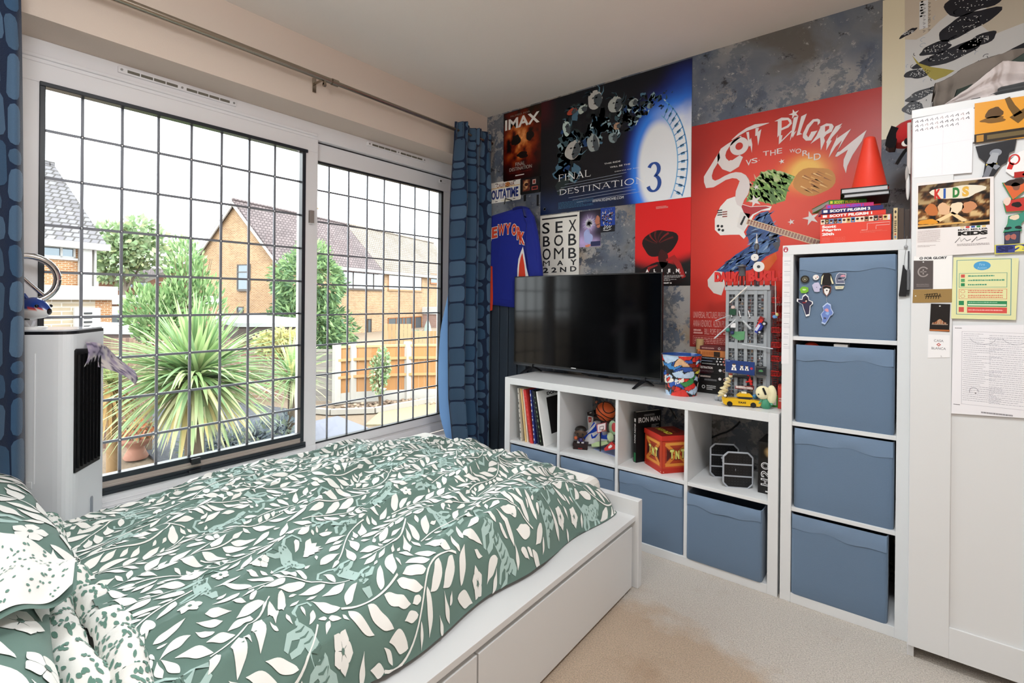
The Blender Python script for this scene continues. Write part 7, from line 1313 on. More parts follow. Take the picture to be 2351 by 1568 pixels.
b = MB(SATIN); b.T = M_; b.box((0, 0, .158), (s1, s1, .183), 'c02a1a'); c = Canvas(lambda u, v, e: (u, v, .1834 + e), SATIN, .0002); c.T = M_; c.paint(.004, .004, s1 - .004, s1 - .004, 10, 20, lambda p, q: mixc('8a1c12', '3f120c', fbm(p * 3, q * 9, 3))); c.up(); c.text('CRASH', .05, .03, .085, .15, 'c9c040', .06, rot=1); c.scrawl(.1, .05, .13, .14, 2, '9a4a2a', rng); l_ = b.build('lid', t, bev=.002); c.build('lid_print', l_)
def crate(M2):
    c = flatobj(SATIN, M2); c.rect(.002, 0, s1 - .002, .022, 'b52818'); c.up(); c.frame(.008, .026, s1 - .008, .155, .012, 'c2421f'); c.rect(.024, .040, s1 - .024, .142, '8a2414'); c.up()
    for k in range(5): c.rect(.026, .043 + k * .02, s1 - .026, .0615 + k * .02, ['a83a1c', '96301a'][k % 2])
    c.up(); c.line([(.024, .142), (s1 - .024, .04)], .016, 'd98a34'); c.line([(.024, .04), (s1 - .024, .142)], .016, 'cf7c2c'); c.up(); c.line([(.022, .142), (s1 - .022, .142)], .014, 'e09a40'); c.line([(.022, .04), (s1 - .022, .04)], .014, 'd98a34'); c.up()
    c.poly([(.03, .06), (.06, .09), (.03, .12)], '4a120c'); c.poly([(s1 - .03, .06), (s1 - .03, .12), (s1 - .06, .09)], '4a120c'); c.up()
    for k, ch in enumerate('TNT'): c.text(ch, .045 + .03 * k, .068 - .004 * (k % 2), .07 + .03 * k, .117 - .006 * (k % 2), '3a3410', .09); c.up(); c.text(ch, .047 + .03 * k, .071 - .004 * (k % 2), .068 + .03 * k, .115 - .006 * (k % 2), 'e2e07a', .06); c.k -= 1
    c.k += 2
    for u, v in ((.012, .008), (s1 - .012, .008), (.012, .17), (s1 - .012, .17)): c.ell(u, v, .003, .003, 'e9b0a0', n=8)
    c.scrawl(.04, .166, s1 - .04, .174, 1, 'f0c0a0', rng, .8); return c
crate(M_ @ TR((0, -.0006 + .004, 0))).build('panel', t); crate(M_ @ TR((.0034, s1, 0), R_(-90))).build('panel', t)
b = MB(MATTE); q = [(1.431,0.527),(1.469,1.012)]
b.tube([(1.535, -.0235, .02), (1.548, -.0235, 1.03)], .0195, 'c8a878', n=18); tag(b.build('cardboard_tube'), 'brown cardboard poster tube standing behind the low shelf unit', 'tube')
# ---- fourth compartment: a plain toy space probe, a black box set and a cable
t = thing('toy_space_probe', 'grey toy space probe with two framed black panels in the low shelf', 'toy', (1.77, -.28, SH)); sa = R_(55)
MP = TR((1.775, -.287, SH), R_(-33)); GY = 'a9aeb6'
def wing(xo, yo):
    M2 = MP @ TR((xo, yo, 0), R_(62)); b = MB(SATIN); b.T = M2; hw, hh = .062, .158; oc = [(-hw + .02, 0), (hw - .02, 0), (hw, .02), (hw, hh - .02), (hw - .02, hh), (-hw + .02, hh), (-hw, hh - .02), (-hw, .02)]
    b.prism(oc, 'y', -.002, .002, '101114'); w_ = b.build('panel', t); b = MB(SATIN); b.T = M2
    for p, q in zip(oc, oc[1:] + oc[:1]): b.tube([(p[0], 0, p[1]), (q[0], 0, q[1])], .0042, GY, n=8)
    for z in (.052, .106): b.box((-hw, -.004, z - .003), (hw, .004, z + .003), GY)
    b.build('frame', w_); b = MB(SATIN); b.T = M2
    for i in range(9):
        for j in range(11): b.box((-hw + .011 + i * .0125, -.0032, .014 + j * .0125), (-hw + .0135 + i * .0125, .0032, .0165 + j * .0125), '2e3036')
    b.build('studs', w_); return w_
wing(-.062, .018); wing(.062, -.018)
b = MB(SATIN); b.T = MP; b.tube([(-.062, .018, .08), (.062, -.018, .08)], .012, 'b9bdc4', n=14); b.ball((0, 0, .082), (.026, .028, .026), 'd9dbdf', n=16); b.build('body', t); b = MB(GLOSS); b.T = MP; b.tube([(-.005, -.024, .082), (-.009, -.032, .082)], .013, '1a1b20', n=14); b.build('porthole', t)
b = MB(SATIN); b.T = MP; b.lathe([(.014, 0), (.020, .004), (.020, .010), (.012, .014)], (-.05, .014, .088), 8, 'b2b6be'); b.build('antenna', t); b = MB(SATIN); b.T = MP; b.tube([(-.02, -.02, .055), (.02, -.024, .052), (.03, .0, .055)], .0025, '4f9a6a'); b.build('green_pipe', t)
hb = [(1.899,0.399),(1.899,0.597),(1.941,0.402)]; hx = hb[0][0]; hz1 = SH + .225
t = thing('box_set', 'black box set with a gold face picture at the end of the low shelf', 'box set', (hx + .04, -.26, SH)); b = MB(SATIN); b.box((hx, -.335, SH), (hx + .068, -.17, hz1), '0e0e10'); b.build('case', t, bev=.001)
c = Canvas(wallmap(-.3354), SHEET); w_ = .068
c.paint(hx + .01, hz1 - .07, hx + .066, hz1 - .012, 16, 18, lambda p, q: mixc('100e0c', 'e0b678', max(0, 1.3 * math.exp(-((p - .75) / .4) ** 2 - ((q - .5) / .36) ** 2) - .2) * (.55 + .8 * fbm(p * 5, q * 5 + 3, 3)))); c.up()
for k, ch in enumerate('H2O'): c.text(ch, hx + .012, SH + .035 + .036 * k, hx + .046, SH + .066 + .036 * k, 'e9e9ea', .04, rot=1); c.up(); c.text(ch, hx + .015, SH + .038 + .036 * k, hx + .043, SH + .063 + .036 * k, '121214', -.01, rot=1); c.k -= 1
c.scrawl(hx + .05, SH + .03, hx + .06, SH + .14, 14, 'c9a070', rng, .5); c.rect(hx + .03, SH + .008, hx + .062, SH + .014, 'dcdcdc'); c.build('front_print', t)
b = MB(BLACKP); q = [(1.591,0.499),(1.618,0.515),(1.655,0.538),(1.681,0.551),(1.706,0.569),(1.734,0.599),(1.746,0.617)]; b.tube([(p[0], -.012, p[1]) for p in q], .0042, n=8); tag(b.build('wall_cable'), 'black cable sagging across the wallpaper behind the toy probe', 'cable')
b = MB(BLACKP); b.tube([(1.36, -.012, .70), (1.38, -.012, .64), (1.42, -.012, .58)], .004, n=8); tag(b.build('wall_cable'), 'black cable on the wallpaper behind the red crate', 'cable')
# ------------------------------------------------------------------ on the low shelf unit
ZT = LH + .0003
BK = Vector((1.527, -.245)); t = thing('popcorn_bucket', 'tapered tin bucket printed with bright comic patches, next to the television', 'bucket', (BK.x, BK.y, ZT))
cells = [(rng.random(), rng.random(), rng.choice(['d8352c', 'd8352c', 'e8d84a', '7a4a30', 'a5673c', 'efe9df', '2f56a8', '3f86c8', '1c1a1c', 'e0b48c', '3a8a4a', 'b9d0e8', '8c2a22'])) for _ in range(110)]
BH_ = .2; BS = lambda u, v: (BK.x + (.074 + .022 * v) * math.cos(2 * PI * u), BK.y + (.074 + .022 * v) * math.sin(2 * PI * u), ZT + BH_ * v)
def bcol(u, v):
    ds = sorted((min(abs(u - a), 1 - abs(u - a)) * 3 + .15 * math.sin(9 * v + 30 * a), v - b_, c_) for a, b_, c_ in cells); ds = sorted((math.hypot(p * 1.0, q), c_) for p, q, c_ in ds)
    if ds[1][0] - ds[0][0] < .012: return lin('151315')
    return tuple(x * (.75 + .5 * fbm(u * 60, v * 25, 3)) for x in lin(ds[0][1]))
b = MB(GLOSS); b.grid(BS, 200, 60, cfn=bcol); b.add([BS(k / 32, 0) for k in range(32)], [list(range(32))[::-1]], '222222'); Sb = lambda u, v: BS((.66 + .16 * u) % 1, .10 + .30 * v)
v_, f_, a0, a1, c0, c1 = glyphs('TOMB', .05); e_ = [BS(.742 + .085 * (x - a0) / (a1 - a0), .27 + .10 * (y - c0) / (c1 - c0) + .10 * (x - a0) / (a1 - a0)) for x, y in v_]; b.add([tuple(Vector((p[0], p[1], p[2])) + (Vector((p[0] - BK.x, p[1] - BK.y, 0)).normalized() * .0012)) for p in e_], f_, 'f2f0ea')
b.build('tin', t); b = MB(GLOSS); b.grid(lambda u, v: (BK.x + (.0955 - .02 * v) * math.cos(-2 * PI * u), BK.y + (.0955 - .02 * v) * math.sin(-2 * PI * u), ZT + BH_ - BH_ * .9 * v), 40, 6, '1f4f9c'); b.build('inside', t); b = MB(METAL); b.tube([(BK.x + .0965 * math.cos(k * PI / 20), BK.y + .0965 * math.sin(k * PI / 20), ZT + BH_) for k in range(41)], .0018, 'a9b4c4', n=6, cap=False); b.build('rim', t)
# boxed films piled against the wall
z = ZT; fy = -.135
for k, (h, dx, w, c1, lb, pr_) in enumerate(((.058, 0, .17, '0c0d0f', 'wide black box at the foot of the film stack', 'wb'), (.040, .004, .168, '101012', 'black boxed film set second from the foot of the stack', 'q'), (.046, .0, .172, '0f0f11', 'black and dark red boxed film set with white capitals in the stack', 'd'), (.014, .003, .17, '0d0e12', 'thin black film case under two more thin ones in the stack', 't'), (.014, -.002, .17, '0d0e14', 'thin black film case in the middle of three thin ones', 't'), (.014, .002, .17, '0c0d10', 'thin black film case just under the orange box', 't'), (.034, -.006, .19, 'b9703a', 'orange brown boxed set near the top of the film stack', 'o'), (.020, .01, .165, '5a1f22', 'dark red box on the very top of the film stack', 'r'))):
    x0 = 1.572 + dx; t = thing('film_box', lb, 'film box', (x0 + w / 2, fy + .06, z), 'boxed films stacked beside the bucket'); b = MB(SATIN); b.box((x0, fy, z), (x0 + w, -.03, z + h - .0006), c1); b.build('case', t, bev=.0008); c = Canvas(wallmap(fy - .0004), SHEET); zz = lambda q: z + h * q
    if pr_ == 'wb': c.ring(x0 + .03, zz(.55), .008, .009, .003, 'd9d9d9'); c.scrawl(x0 + .045, zz(.3), x0 + .09, zz(.75), 3, 'c9c9c9', rng, .6)
    if pr_ == 'q': c.scrawl(x0 + .01, zz(.55), x0 + .06, zz(.85), 1, 'c9b9b0', rng, .8); c.scrawl(x0 + .03, zz(.15), x0 + .09, zz(.45), 1, '77777a', rng, .8); c.ell(x0 + .105, zz(.5), .007, .007, 'efefef'); c.ring(x0 + .13, zz(.5), .008, .008, .003, 'd8a9a0')
    if pr_ == 'd': c.paint(x0, zz(.02), x0 + .08, zz(.98), 10, 6, lambda p, q: mixc('3f0f18', '101012', p)); c.up(); c.text('DESTINATION', x0 + .008, zz(.58), x0 + .074, zz(.84), 'e9e4e0', .03); c.text('QUADRILOGY', x0 + .008, zz(.2), x0 + .08, zz(.42), '7a6a70'); c.ell(x0 + .11, zz(.5), .007, .007, 'f0f0f0'); c.ring(x0 + .13, zz(.5), .008, .008, .003, 'd8a9a0')
    if pr_ == 't': c.scrawl(x0 + .02, zz(.3), x0 + .085, zz(.7), 1, ['b9b9b9', '8f9ab0', '9aa4b4'][k % 3], rng, .8); c.rect(x0 + .093, zz(.2), x0 + .1, zz(.8), 'd9d9d9'); c.rect(x0 + .108, zz(.3), x0 + .117, zz(.7), 'f0f0f0'); c.ell(x0 + .128, zz(.5), .005, .005, 'e08a80'); c.rect(x0 + .003, zz(.2), x0 + .012, zz(.8), 'd8d8d8')
    if pr_ == 'o':
        c.rect(x0, zz(0), x0 + .004, zz(1), '2a1a10'); c.rect(x0 + .008, zz(.3), x0 + .02, zz(.75), '7a3c1c'); c.rect(x0 + .085, zz(.05), x0 + .115, zz(.8), '2e221a')
        for j in range(7): c.rect(x0 + .03 + j * .008, zz(.25), x0 + .034 + j * .008, zz(.75), '9a5526')
    if pr_ == 'r': c.scrawl(x0 + .01, zz(.3), x0 + .07, zz(.7), 1, 'b98a80', rng, .8); c.ring(x0 + .095, zz(.5), .006, .006, .002, 'd9d0cc')
    c.build('print', t); z += h
# ---- the big brick-built tower
tx0, tx1 = [(1.724,1.026)][0][0], [(1.904,1.037)][0][0]; ty0, ty1 = -.205, -.06; tz1 = [(1.796,1.305)][0][1]; LG = 'a4a9ad'
t = thing('brick_tower', 'tall grey toy brick tower block topped by red letters', 'toy building', ((tx0 + tx1) / 2, -.13, ZT)); TWd = tx1 - tx0; zq = lambda y: [(1.794,1.507),(1.799,0.978)][0][1] + (y / 1000) * ([(1.794,1.507),(1.799,0.978)][1][1] - [(1.794,1.507),(1.799,0.978)][0][1])
b = MB(SATIN); b.box((tx0 - .012, ty0 - .05, ZT), (tx1 + .045, -.05, ZT + .008), '7d8287')
for k in range(14):
    for j in range(2): b.lathe([(.0035, 0), (.0035, .002)], (tx0 + .002 + .016 * k, ty0 - .042 + .014 * j, ZT + .008), 8, '7d8287')
b.build('base_plate', t)
fl = [(ZT + .008, zq(1190)), (zq(1160), zq(945)), (zq(890), zq(700)), (zq(650), zq(455))]
b = MB(SATIN); pw = TWd / 4.6
for k in range(5): x = tx0 + (TWd - .014) * k / 4; b.box((x, ty0, ZT + .008), (x + .014, ty0 + .016, tz1), LG)
for z0, z1 in ((fl[0][1], fl[1][0]), (fl[1][1], fl[2][0]), (fl[2][1], fl[3][0]), (fl[3][1], tz1)): b.box((tx0, ty0 + .002, z0), (tx1, ty0 + .02, z1), LG)
b.box((tx0 - .004, ty0 - .004, tz1 - .018), (tx1 + .012, ty1, tz1 + .004), 'b2b7bb'); b.build('facade', t, bev=.0008)
b = MB(SATIN); b.box((tx1 - .002, ty0 + .004, ZT + .008), (tx1 + .014, ty1, tz1 - .018), '9a9fa4')
for k in range(26): b.box((tx1 + .013, ty0 + .012, ZT + .03 + k * .018), (tx1 + .0148, ty0 + .016, ZT + .034 + k * .018), '3a3d42')
b.box((tx0, ty0 + .02, ZT + .008), (tx0 + .008, ty1, tz1 - .018), '9a9fa4'); b.build('side_wall', t)
b = MB(GLOSS)
for z0, z1 in fl:
    for k in range(4):
        x = tx0 + (TWd - .014) * k / 4 + .014; e = (TWd - .014) / 4 - .014; n_ = max(2, int((z1 - z0) / .016)); b.box((x, ty0 + .02, z0), (x + e, ty0 + .023, z1), '757b81')
        for j in range(n_ + 1): b.box((x, ty0 + .009, z0 + (z1 - z0) * j / n_ - .0012), (x + e, ty0 + .012, z0 + (z1 - z0) * j / n_ + .0012), '8f959b')
        b.box((x + e / 2 - .001, ty0 + .009, z0), (x + e / 2 + .001, ty0 + .012, z1), '8f959b')
        for j in range(7): zz_ = z0 + rng.random() * (z1 - z0 - .014); xx = x + rng.random() * (e - .012); b.box((xx, ty0 + .013, zz_), (xx + rng.uniform(.005, .012), ty0 + .019, zz_ + rng.uniform(.005, .016)), rng.choice(['8a5a52', 'b9bec4', 'd8d8d8', '5a6068', 'a58a72', '6f4a48', 'c9cdd2']))
b.build('windows', t)
b = MB(MATTE); b.box((tx0 + .006, ty0 + .024, ZT + .008), (tx1 - .004, ty1, tz1 - .02), '4a4d52'); b.build('core', t)
zs0, zs1 = zq(340), zq(248); wds = [(1.674,1.351),(1.783,1.348),(1.826,1.348),(1.919,1.346)]
for wd, xa, xb in (('DAILY', wds[0][0], wds[1][0]), ('BUGLE', wds[2][0], wds[3][0] + .055)):
    v_, f_, a0, a1, c0, c1 = glyphs(wd, .075, 1.06); b = MB(SATIN); P_ = lambda x, y, yy: (xa + (xb - xa) * (x - a0) / (a1 - a0), yy, zs0 + (zs1 - zs0) * (y - c0) / (c1 - c0)); n_ = len(v_); ed = {}
    for f in f_:
        for i in range(len(f)): e = (f[i], f[(i + 1) % len(f)]); ed[e] = 1
    side = [(i, i + n_, j + n_, j) for (i, j) in ed if (j, i) not in ed]
    b.add([P_(x, y, ty0 - .012) for x, y in v_] + [P_(x, y, ty0 + .004) for x, y in v_], [list(f) for f in f_] + side, 'd22a26'); b.build('sign_letters', t); b = MB(SATIN)
b = MB(SATIN)
for k in range(8): x = tx0 + .004 + k * (TWd + .01) / 7; b.tube([(x, ty0 - .003, tz1), (x, ty0 - .003, zs0 + .004)], .002, '8f9499'); b.box((x - .003, ty0 - .008, tz1), (x + .003, ty0 + .004, tz1 + .008), '2a2c30')
b.build('sign_posts', t)
b = MB(SATIN); wx = [(1.781,1.372)][0][0]; wz = [(1.781,1.402)][0][1]; b.lathe([(.016, -.045), (.016, 0), (.026, 0), (.0, .014)], (wx, -.14, wz), 16, '6f7074')
for k in range(4): a = k * PI / 2 + .4; b.tube([(wx + .014 * math.cos(a), -.14 + .014 * math.sin(a), wz - .045), (wx + .016 * math.cos(a), -.14 + .016 * math.sin(a), tz1)], .002, '2a2a2c')
b.build('water_tank', t)
for (px, pz), r_, nm in (([(1.87,1.395)][0], .024, 'roof_dish'), ([(1.853,1.439)][0], .0165, 'roof_dish')):
    b = MB(SATIN); b.tube([(px, ty0 - .014, pz), (px, ty0 - .010, pz)], r_, 'ece9e4', n=28); b.tube([(px, ty0 - .0165, pz), (px, ty0 - .014, pz)], .007 if r_ > .02 else .002, '3f4246', n=12); b.tube([(px, ty0 - .008, pz - r_ * .3), (px, ty0 - .006, tz1)], .0025, '33353a'); b.build(nm, t)
b = MB(SATIN); q = [(1.86,1.494),(1.857,1.535),(1.86,1.473)]; b.tube([(q[2][0], ty0 - .008, tz1), (q[2][0], ty0 - .008, q[0][1])], .003, '33353a'); b.lathe([(.010, -.018), (.011, 0), (.004, .012)], (q[0][0], ty0 - .01, q[0][1]), 12, '55585c'); b.lathe([(.007, 0), (.002, .022), (.0015, .045)], (q[0][0], ty0 - .01, q[0][1] + .01), 10, 'e9e6e2'); b.build('roof_mast', t)
ex = [(1.909,1.035),(1.941,1.037)]; lev = [zq(k) for k in (510, 640, 770, 900, 1020, 1150)]
for k, z0 in enumerate(lev):
    b = MB(SATIN); b.box((tx1 + .015, -.185, z0 - .010), (tx1 + .05, -.13, z0 - .006), 'c7211d')
    for j in range(6): b.box((tx1 + .016 + j * .0065, -.186, z0 - .008), (tx1 + .018 + j * .0065, -.183, z0 + .014), 'd42722')
    b.box((tx1 + .015, -.186, z0 + .012), (tx1 + .052, -.183, z0 + .016), 'd42722'); b.box((tx1 + .049, -.186, z0 - .008), (tx1 + .052, -.13, z0 + .016), 'd42722'); b.build('fire_escape', t)
b = MB(SATIN)
for x in (tx1 + .02, tx1 + .042): b.box((x, -.18, ZT + .03), (x + .002, -.178, lev[0] + .03), '8c1c1a')
for k in range(44): z0 = ZT + .03 + k * .0105; b.box((tx1 + .02, -.18, z0), (tx1 + .044, -.178, z0 + .002), '8c1c1a')
b.build('ladder', t)
# pieces fixed on the facade
b = MB(SATIN); q = [(1.855,1.092),(1.89,1.161)]; M_ = TR((q[0][0] + .012, -.222, q[0][1] - .004), 0, 0, R_(-62)); b.T = M_; b.box((0, -.014, -.009), (.05, .014, .010), '2b3aa0'); b.box((.008, -.0145, .002), (.04, .0145, .013), 'cfd4ea'); b.box((.022, -.013, .004), (.066, .013, .016), 'd4281f'); b.box((.05, -.011, .006), (.075, .011, .024), '8c1f1a'); b.build('toy_buggy', t)
for (px, pz), r_ in (([(1.9,1.132)][0], .0105), ([(1.881,1.092)][0], .0085)): b = MB(SATIN); b.tube([(px, -.242, pz), (px, -.224, pz)], r_, '1a1a1c', n=20); b.tube([(px, -.2432, pz), (px, -.242, pz)], r_ * .55, 'c9ccd0', n=16); b.build('buggy_wheel', t)
for p0, p1, w_, col in (([(1.68,1.052)][0], [(1.775,1.147)][0], .0035, 'c9cdd2'), ([(1.683,1.138)][0], [(1.749,1.167)][0], .002, 'b9bec4'), ([(1.748,1.226)][0], [(1.823,1.302)][0], .0032, 'e9e4da'), ([(1.807,1.143)][0], [(1.841,1.105)][0], .005, 'c3c8cd'), ([(1.804,1.03)][0], [(1.933,1.019)][0], .003, 'c9cdd2')):
    b = MB(SATIN); b.tube([(p0[0], -.228, p0[1]), (p1[0], -.226, p1[1])], w_, col, n=10); b.build('facade_rod', t)
for px in (690, 770, 852): q = [(1.748,1.188),(1.756,1.157),(1.787,1.189),(1.795,1.158),(1.827,1.19),(1.835,1.159)][2 * (690, 770, 852).index(px):][:2]; b = MB(SATIN); b.tube([(q[0][0], -.216, q[0][1]), (q[1][0], -.222, q[1][1])], .002, 'f0f0f0'); b.tube([(q[1][0], -.222, q[1][1]), (q[1][0] + .001, -.222, q[1][1] - .005)], .003, '2a2a2c'); b.build('flag_rod', t)
b = MB(SATIN); q = [(1.746,1.196),(1.773,1.168)]; b.box((q[0][0], -.222, q[1][1]), (q[1][0], -.206, q[0][1]), '1f4a34'); b.ball(((q[0][0] + q[1][0]) / 2, -.214, q[0][1] + .008), (.010, .007, .009), 'd8c0b8'); b.build('green_basket', t)
b = MB(SATIN); b.prism([(1.751,1.087),(1.812,1.092),(1.81,1.053),(1.786,1.047),(1.754,1.066)][::-1], 'y', -.214, -.206, '5f9a6c'); b.build('green_flap', t)
b = MB(SATIN); q = [(1.739,1.095),(1.759,1.083),(1.766,1.12)]; b.ball((q[0][0], -.222, q[0][1]), .010, '3f8a7a'); b.ball((q[1][0], -.222, q[1][1]), .009, '2c3360'); b.box((q[2][0] - .014, -.226, q[2][1] - .012), (q[2][0] + .008, -.214, q[2][1] + .010), 'e6e6e8'); b.build('facade_bricks', t)
b = MB(SATIN); q = [(1.942,1.339),(1.939,1.172),(1.936,1.164),(1.946,1.172)]; b.tube([(q[0][0], -.2, q[0][1]), (q[0][0] - .006, -.2, q[0][1] - .004), (q[1][0], -.2, q[1][1])], .0017, 'efe9e4'); b.ball((q[0][0], -.2, q[0][1]), .004, 'f4f0ec'); b.build('swing_line', t); b = MB(SATIN); b.ball((q[2][0], -.2, q[2][1]), (.011, .008, .009), '6fa0d8'); b.ball((q[3][0] - .002, -.2, q[3][1] + .002), (.007, .007, .009), 'd9cf8a'); b.build('hanging_figure', t)
for nm, px, col in (('picture_plate', [(1.734,0.954),(1.861,0.952),(1.861,0.89),(1.735,0.896)], '1f3a78'), ('picture_plate', [(1.864,0.937),(1.911,0.936),(1.911,0.893),(1.864,0.893)], '23282c')):
    a, b_, d, e = R4(px); c = Canvas(wallmap(-.2386), SATIN); c.prism(px[::-1], 'y', -.238, -.234, col); c.up()
    if col == '1f3a78':
        for x, s in ((.3, 1.2), (.57, .9), (.74, .9)): X = a + (d - a) * x; zc = (b_ + e) / 2 - .001; c.ell(X, zc + .007 * s, .007 * s, .007 * s, 'e6ded4', n=14); c.poly([(X - .010 * s, zc - .012 * s), (X + .010 * s, zc - .012 * s), (X + .007 * s, zc), (X - .007 * s, zc)], 'f0efee'); c.up(); c.rect(X - .002, zc - .011 * s, X + .002, zc - .002, '20222a'); c.ell(X, zc + .012 * s, .006 * s, .003 * s, '5a4030', n=10); c.k -= 1
        c.ell(a + (d - a) * .9, (b_ + e) / 2, .006, .006, 'c2304a', n=12); c.scrawl(a + .004, e - .007, a + .02, e - .003, 1, 'c9d4ea', rng)
    else: c.scrawl(a + .003, e - .006, d - .008, e - .003, 1, 'c9c9c9', rng); blot(c, (a + d) / 2, (b_ + e) / 2, .008, .006, '4f8a5a', 3); c.frame(a + .001, b_ + .002, d - .001, e - .004, .0008, '8a8e92')
    c.build(nm, t)
c = Canvas(wallmap(-.2386), SATIN); q = [(1.778,0.834),(1.858,0.841),(1.857,0.824),(1.777,0.82)]; c.prism(q[::-1], 'y', -.238, -.230, '7a1a1a'); c.up(); a, b_, d, e = R4(q); c.scrawl(a + .004, b_ + .003, d - .004, e - .003, 1, 'efe2dc', rng, .8); c.build('name_board', t)
b = MB(SATIN); q = [(1.75,0.877),(1.838,0.878),(1.829,0.888),(1.846,0.853)]; b.tube([(q[0][0], -.226, q[0][1]), (q[1][0], -.228, q[1][1])], .004, '1a1a1c', r2=.008); b.tube([(q[2][0], -.226, q[2][1] + .01), (q[3][0], -.226, q[3][1] - .01)], .006, 'd22a24'); b.tube([(q[3][0] - .024, -.228, q[3][1] + .002), (q[3][0] + .004, -.228, q[3][1] + .010)], .004, 'd22a24'); b.build('claw_arm', t)
# ---- small toys before the tower
tv = [(1.794,-0.401),(1.885,-0.362)]; tc0 = Vector((tv[0][0] - .012, tv[0][1], ZT)); an = math.atan2(tv[1][1] - tv[0][1], tv[1][0] - tv[0][0]); t = thing('toy_taxi', 'yellow toy taxi parked before the grey brick tower', 'toy car', (tc0.x + .05, tc0.y + .015, ZT)); M_ = TR(tuple(tc0), an + .02)
b = MB(GLOSS); b.T = M_; b.prism([(-.012, .012), (-.002, .006), (.135, .006), (.142, .014), (.142, .03), (.10, .034), (.04, .036), (-.010, .036), (-.014, .03)], 'y', .0, .036, 'e8b822'); b.prism([(.045, .045), (.11, .045), (.10, .058), (.06, .06), (.05, .052)], 'y', .003, .033, 'e8b822'); b.box((.05, .004, .033), (.1, .032, .047), '2a2c30'); b.box((.065, .012, .058), (.085, .024, .066), 'f0ead0'); b.build('body', t, bev=.001)
for x in (.014, .11):
    for y in (-.002, .031): b = MB(SATIN); b.T = M_; b.tube([(x, y, .0115), (x, y + .007, .0115)], .0115, '161618', n=20); b.build('wheel', t)
c = flatobj(SATIN, M_ @ TR((0, -.0006, 0))); c.text('TAXI', .048, .016, .08, .024, '1c1c1c', .05); c.rect(.134, .018, .141, .026, 'e0602a'); c.build('door_print', t)
b = MB(SATIN); b.T = M_; b.tube([(.0, .018, .036), (.012, .018, .058), (.03, .018, .05)], .005, '1c1c20'); b.ball((-.002, .012, .044), .006, 'e6e6e6'); b.build('roof_load', t)
q = [(1.732,-0.315)][0]; t = thing('rock_figure', 'small beige toy figure perched on grey rocks left of the yellow taxi', 'toy', (q[0], q[1] + .02, ZT)); b = MB(SATIN)
for k in range(7): b.ball((q[0] + rng.uniform(-.024, .026), q[1] + .02 + rng.uniform(-.014, .014), ZT + rng.uniform(.006, .014)), (.014, .013, .013), ['7d8085', '6a6d72', '94979b'][k % 3], n=8, f=lambda d: d * (1 + .3 * (fbm(d.x * 3 + k * 3, d.y * 3 + d.z, 2) - .4)))
b.build('rocks', t); b = MB(SATIN)
for k in range(12): z_ = ZT + .022 + k * .0078; b.ball((q[0] + .006 * math.sin(k * 2.1) + .003 * k, q[1] + .02, z_), (.019 - .0011 * k + .004 * (k % 2), .014 - .0006 * k, .007), ['d8c89a', 'c9b784', 'e4d8b0'][k % 3], n=10)
b.build('body', t); b = MB(SATIN); b.ball((q[0] + .04, q[1] + .02, ZT + .122), .009, 'dfd2a8'); b.tube([(q[0] + .04, q[1] + .02, ZT + .126), (q[0] + .04, q[1] + .02, ZT + .134)], .008, '8c3a2a', n=10); b.build('head', t)
q = [(1.928,-0.348)][0]; t = thing('plush_figure', 'cream headed toy figure in a green coat beside the yellow taxi', 'toy', (q[0], q[1] + .02, ZT)); cz = ZT; b = MB(SATIN); b.lathe([(.014, 0), (.022, .01), (.018, .03), (.012, .042)], (q[0], q[1] + .015, cz), 14, '3f8a6a'); b.build('coat', t)
b = MB(SATIN)
for s in (-1, 1): b.tube([(q[0] + s * .008, q[1] + .012, cz), (q[0] + s * .008, q[1] + .012, cz + .016)], .005, '4a4440'); b.tube([(q[0] + s * .016, q[1] + .012, cz + .036), (q[0] + s * .026, q[1] + .004, cz + .02)], .005, '4f9a78')
b.build('limbs', t); b = MB(MATTE); hp = [(1.917,0.833),(1.947,0.835)]; b.ball((hp[0][0], q[1] + .01, hp[0][1]), (.030, .022, .030), 'ece3bb', n=18); b.ball((hp[1][0] + .003, q[1] + .014, hp[1][1] - .008), (.020, .018, .042), 'ece3bb', n=18); b.build('head', t)
b = MB(MATTE); b.tube([(hp[0][0] + .004, q[1] - .0125, hp[0][1] + .024), (hp[0][0] + .011, q[1] - .0135, hp[0][1] + .008), (hp[0][0] + .015, q[1] - .012, hp[0][1] - .004)], .0042, '191919'); b.ball((hp[0][0] - .014, q[1] - .010, hp[0][1] - .006), .003, '191919'); b.build('dark_band', t)
b = MB(GLOSS); q2 = [(1.879,0.806)][0]; b.ball((q2[0], -.31, max(q2[1], ZT + .011)), .011, '3f86b8'); tag(b.build('marble', origin=None), 'small blue ball between the taxi and the cream headed toy', 'ball')
t = thing('drink_carton', 'red drink carton with a crinkled top against the tall shelf side', 'carton', (1.983, -.285, ZT)); b = MB(SATIN); b.box((1.968, -.30, ZT), (2.0, -.26, ZT + .092), 'd8483c'); b.build('body', t, bev=.002); b = MB(SATIN)
for k in range(6): b.prism([(1.968 + .0053 * k, ZT + .092), (1.9733 + .0053 * k, ZT + .092), (1.9706 + .0053 * k, ZT + .106)], 'y', -.30 + .003 * (k % 2), -.262, 'e05a4c')
b.build('crinkled_top', t); c = Canvas(wallmap(-.3004), SATIN); c.scrawl(1.972, ZT + .03, 1.996, ZT + .05, 2, 'f2dcd6', rng); c.build('print', t)
t = thing('green_box', 'little green and white box behind the cream headed toy', 'box', (1.955, -.27, ZT)); b = MB(SATIN); b.box((1.94, -.275, ZT), (1.966, -.25, ZT + .05), '3f9a3c'); b.build('body', t); c = Canvas(wallmap(-.2754), SATIN); c.rect(1.943, ZT + .008, 1.958, ZT + .044, 'eef0ea'); c.up(); c.ring(1.951, ZT + .03, .005, .007, .002, '2a3a2a'); c.build('print', t)
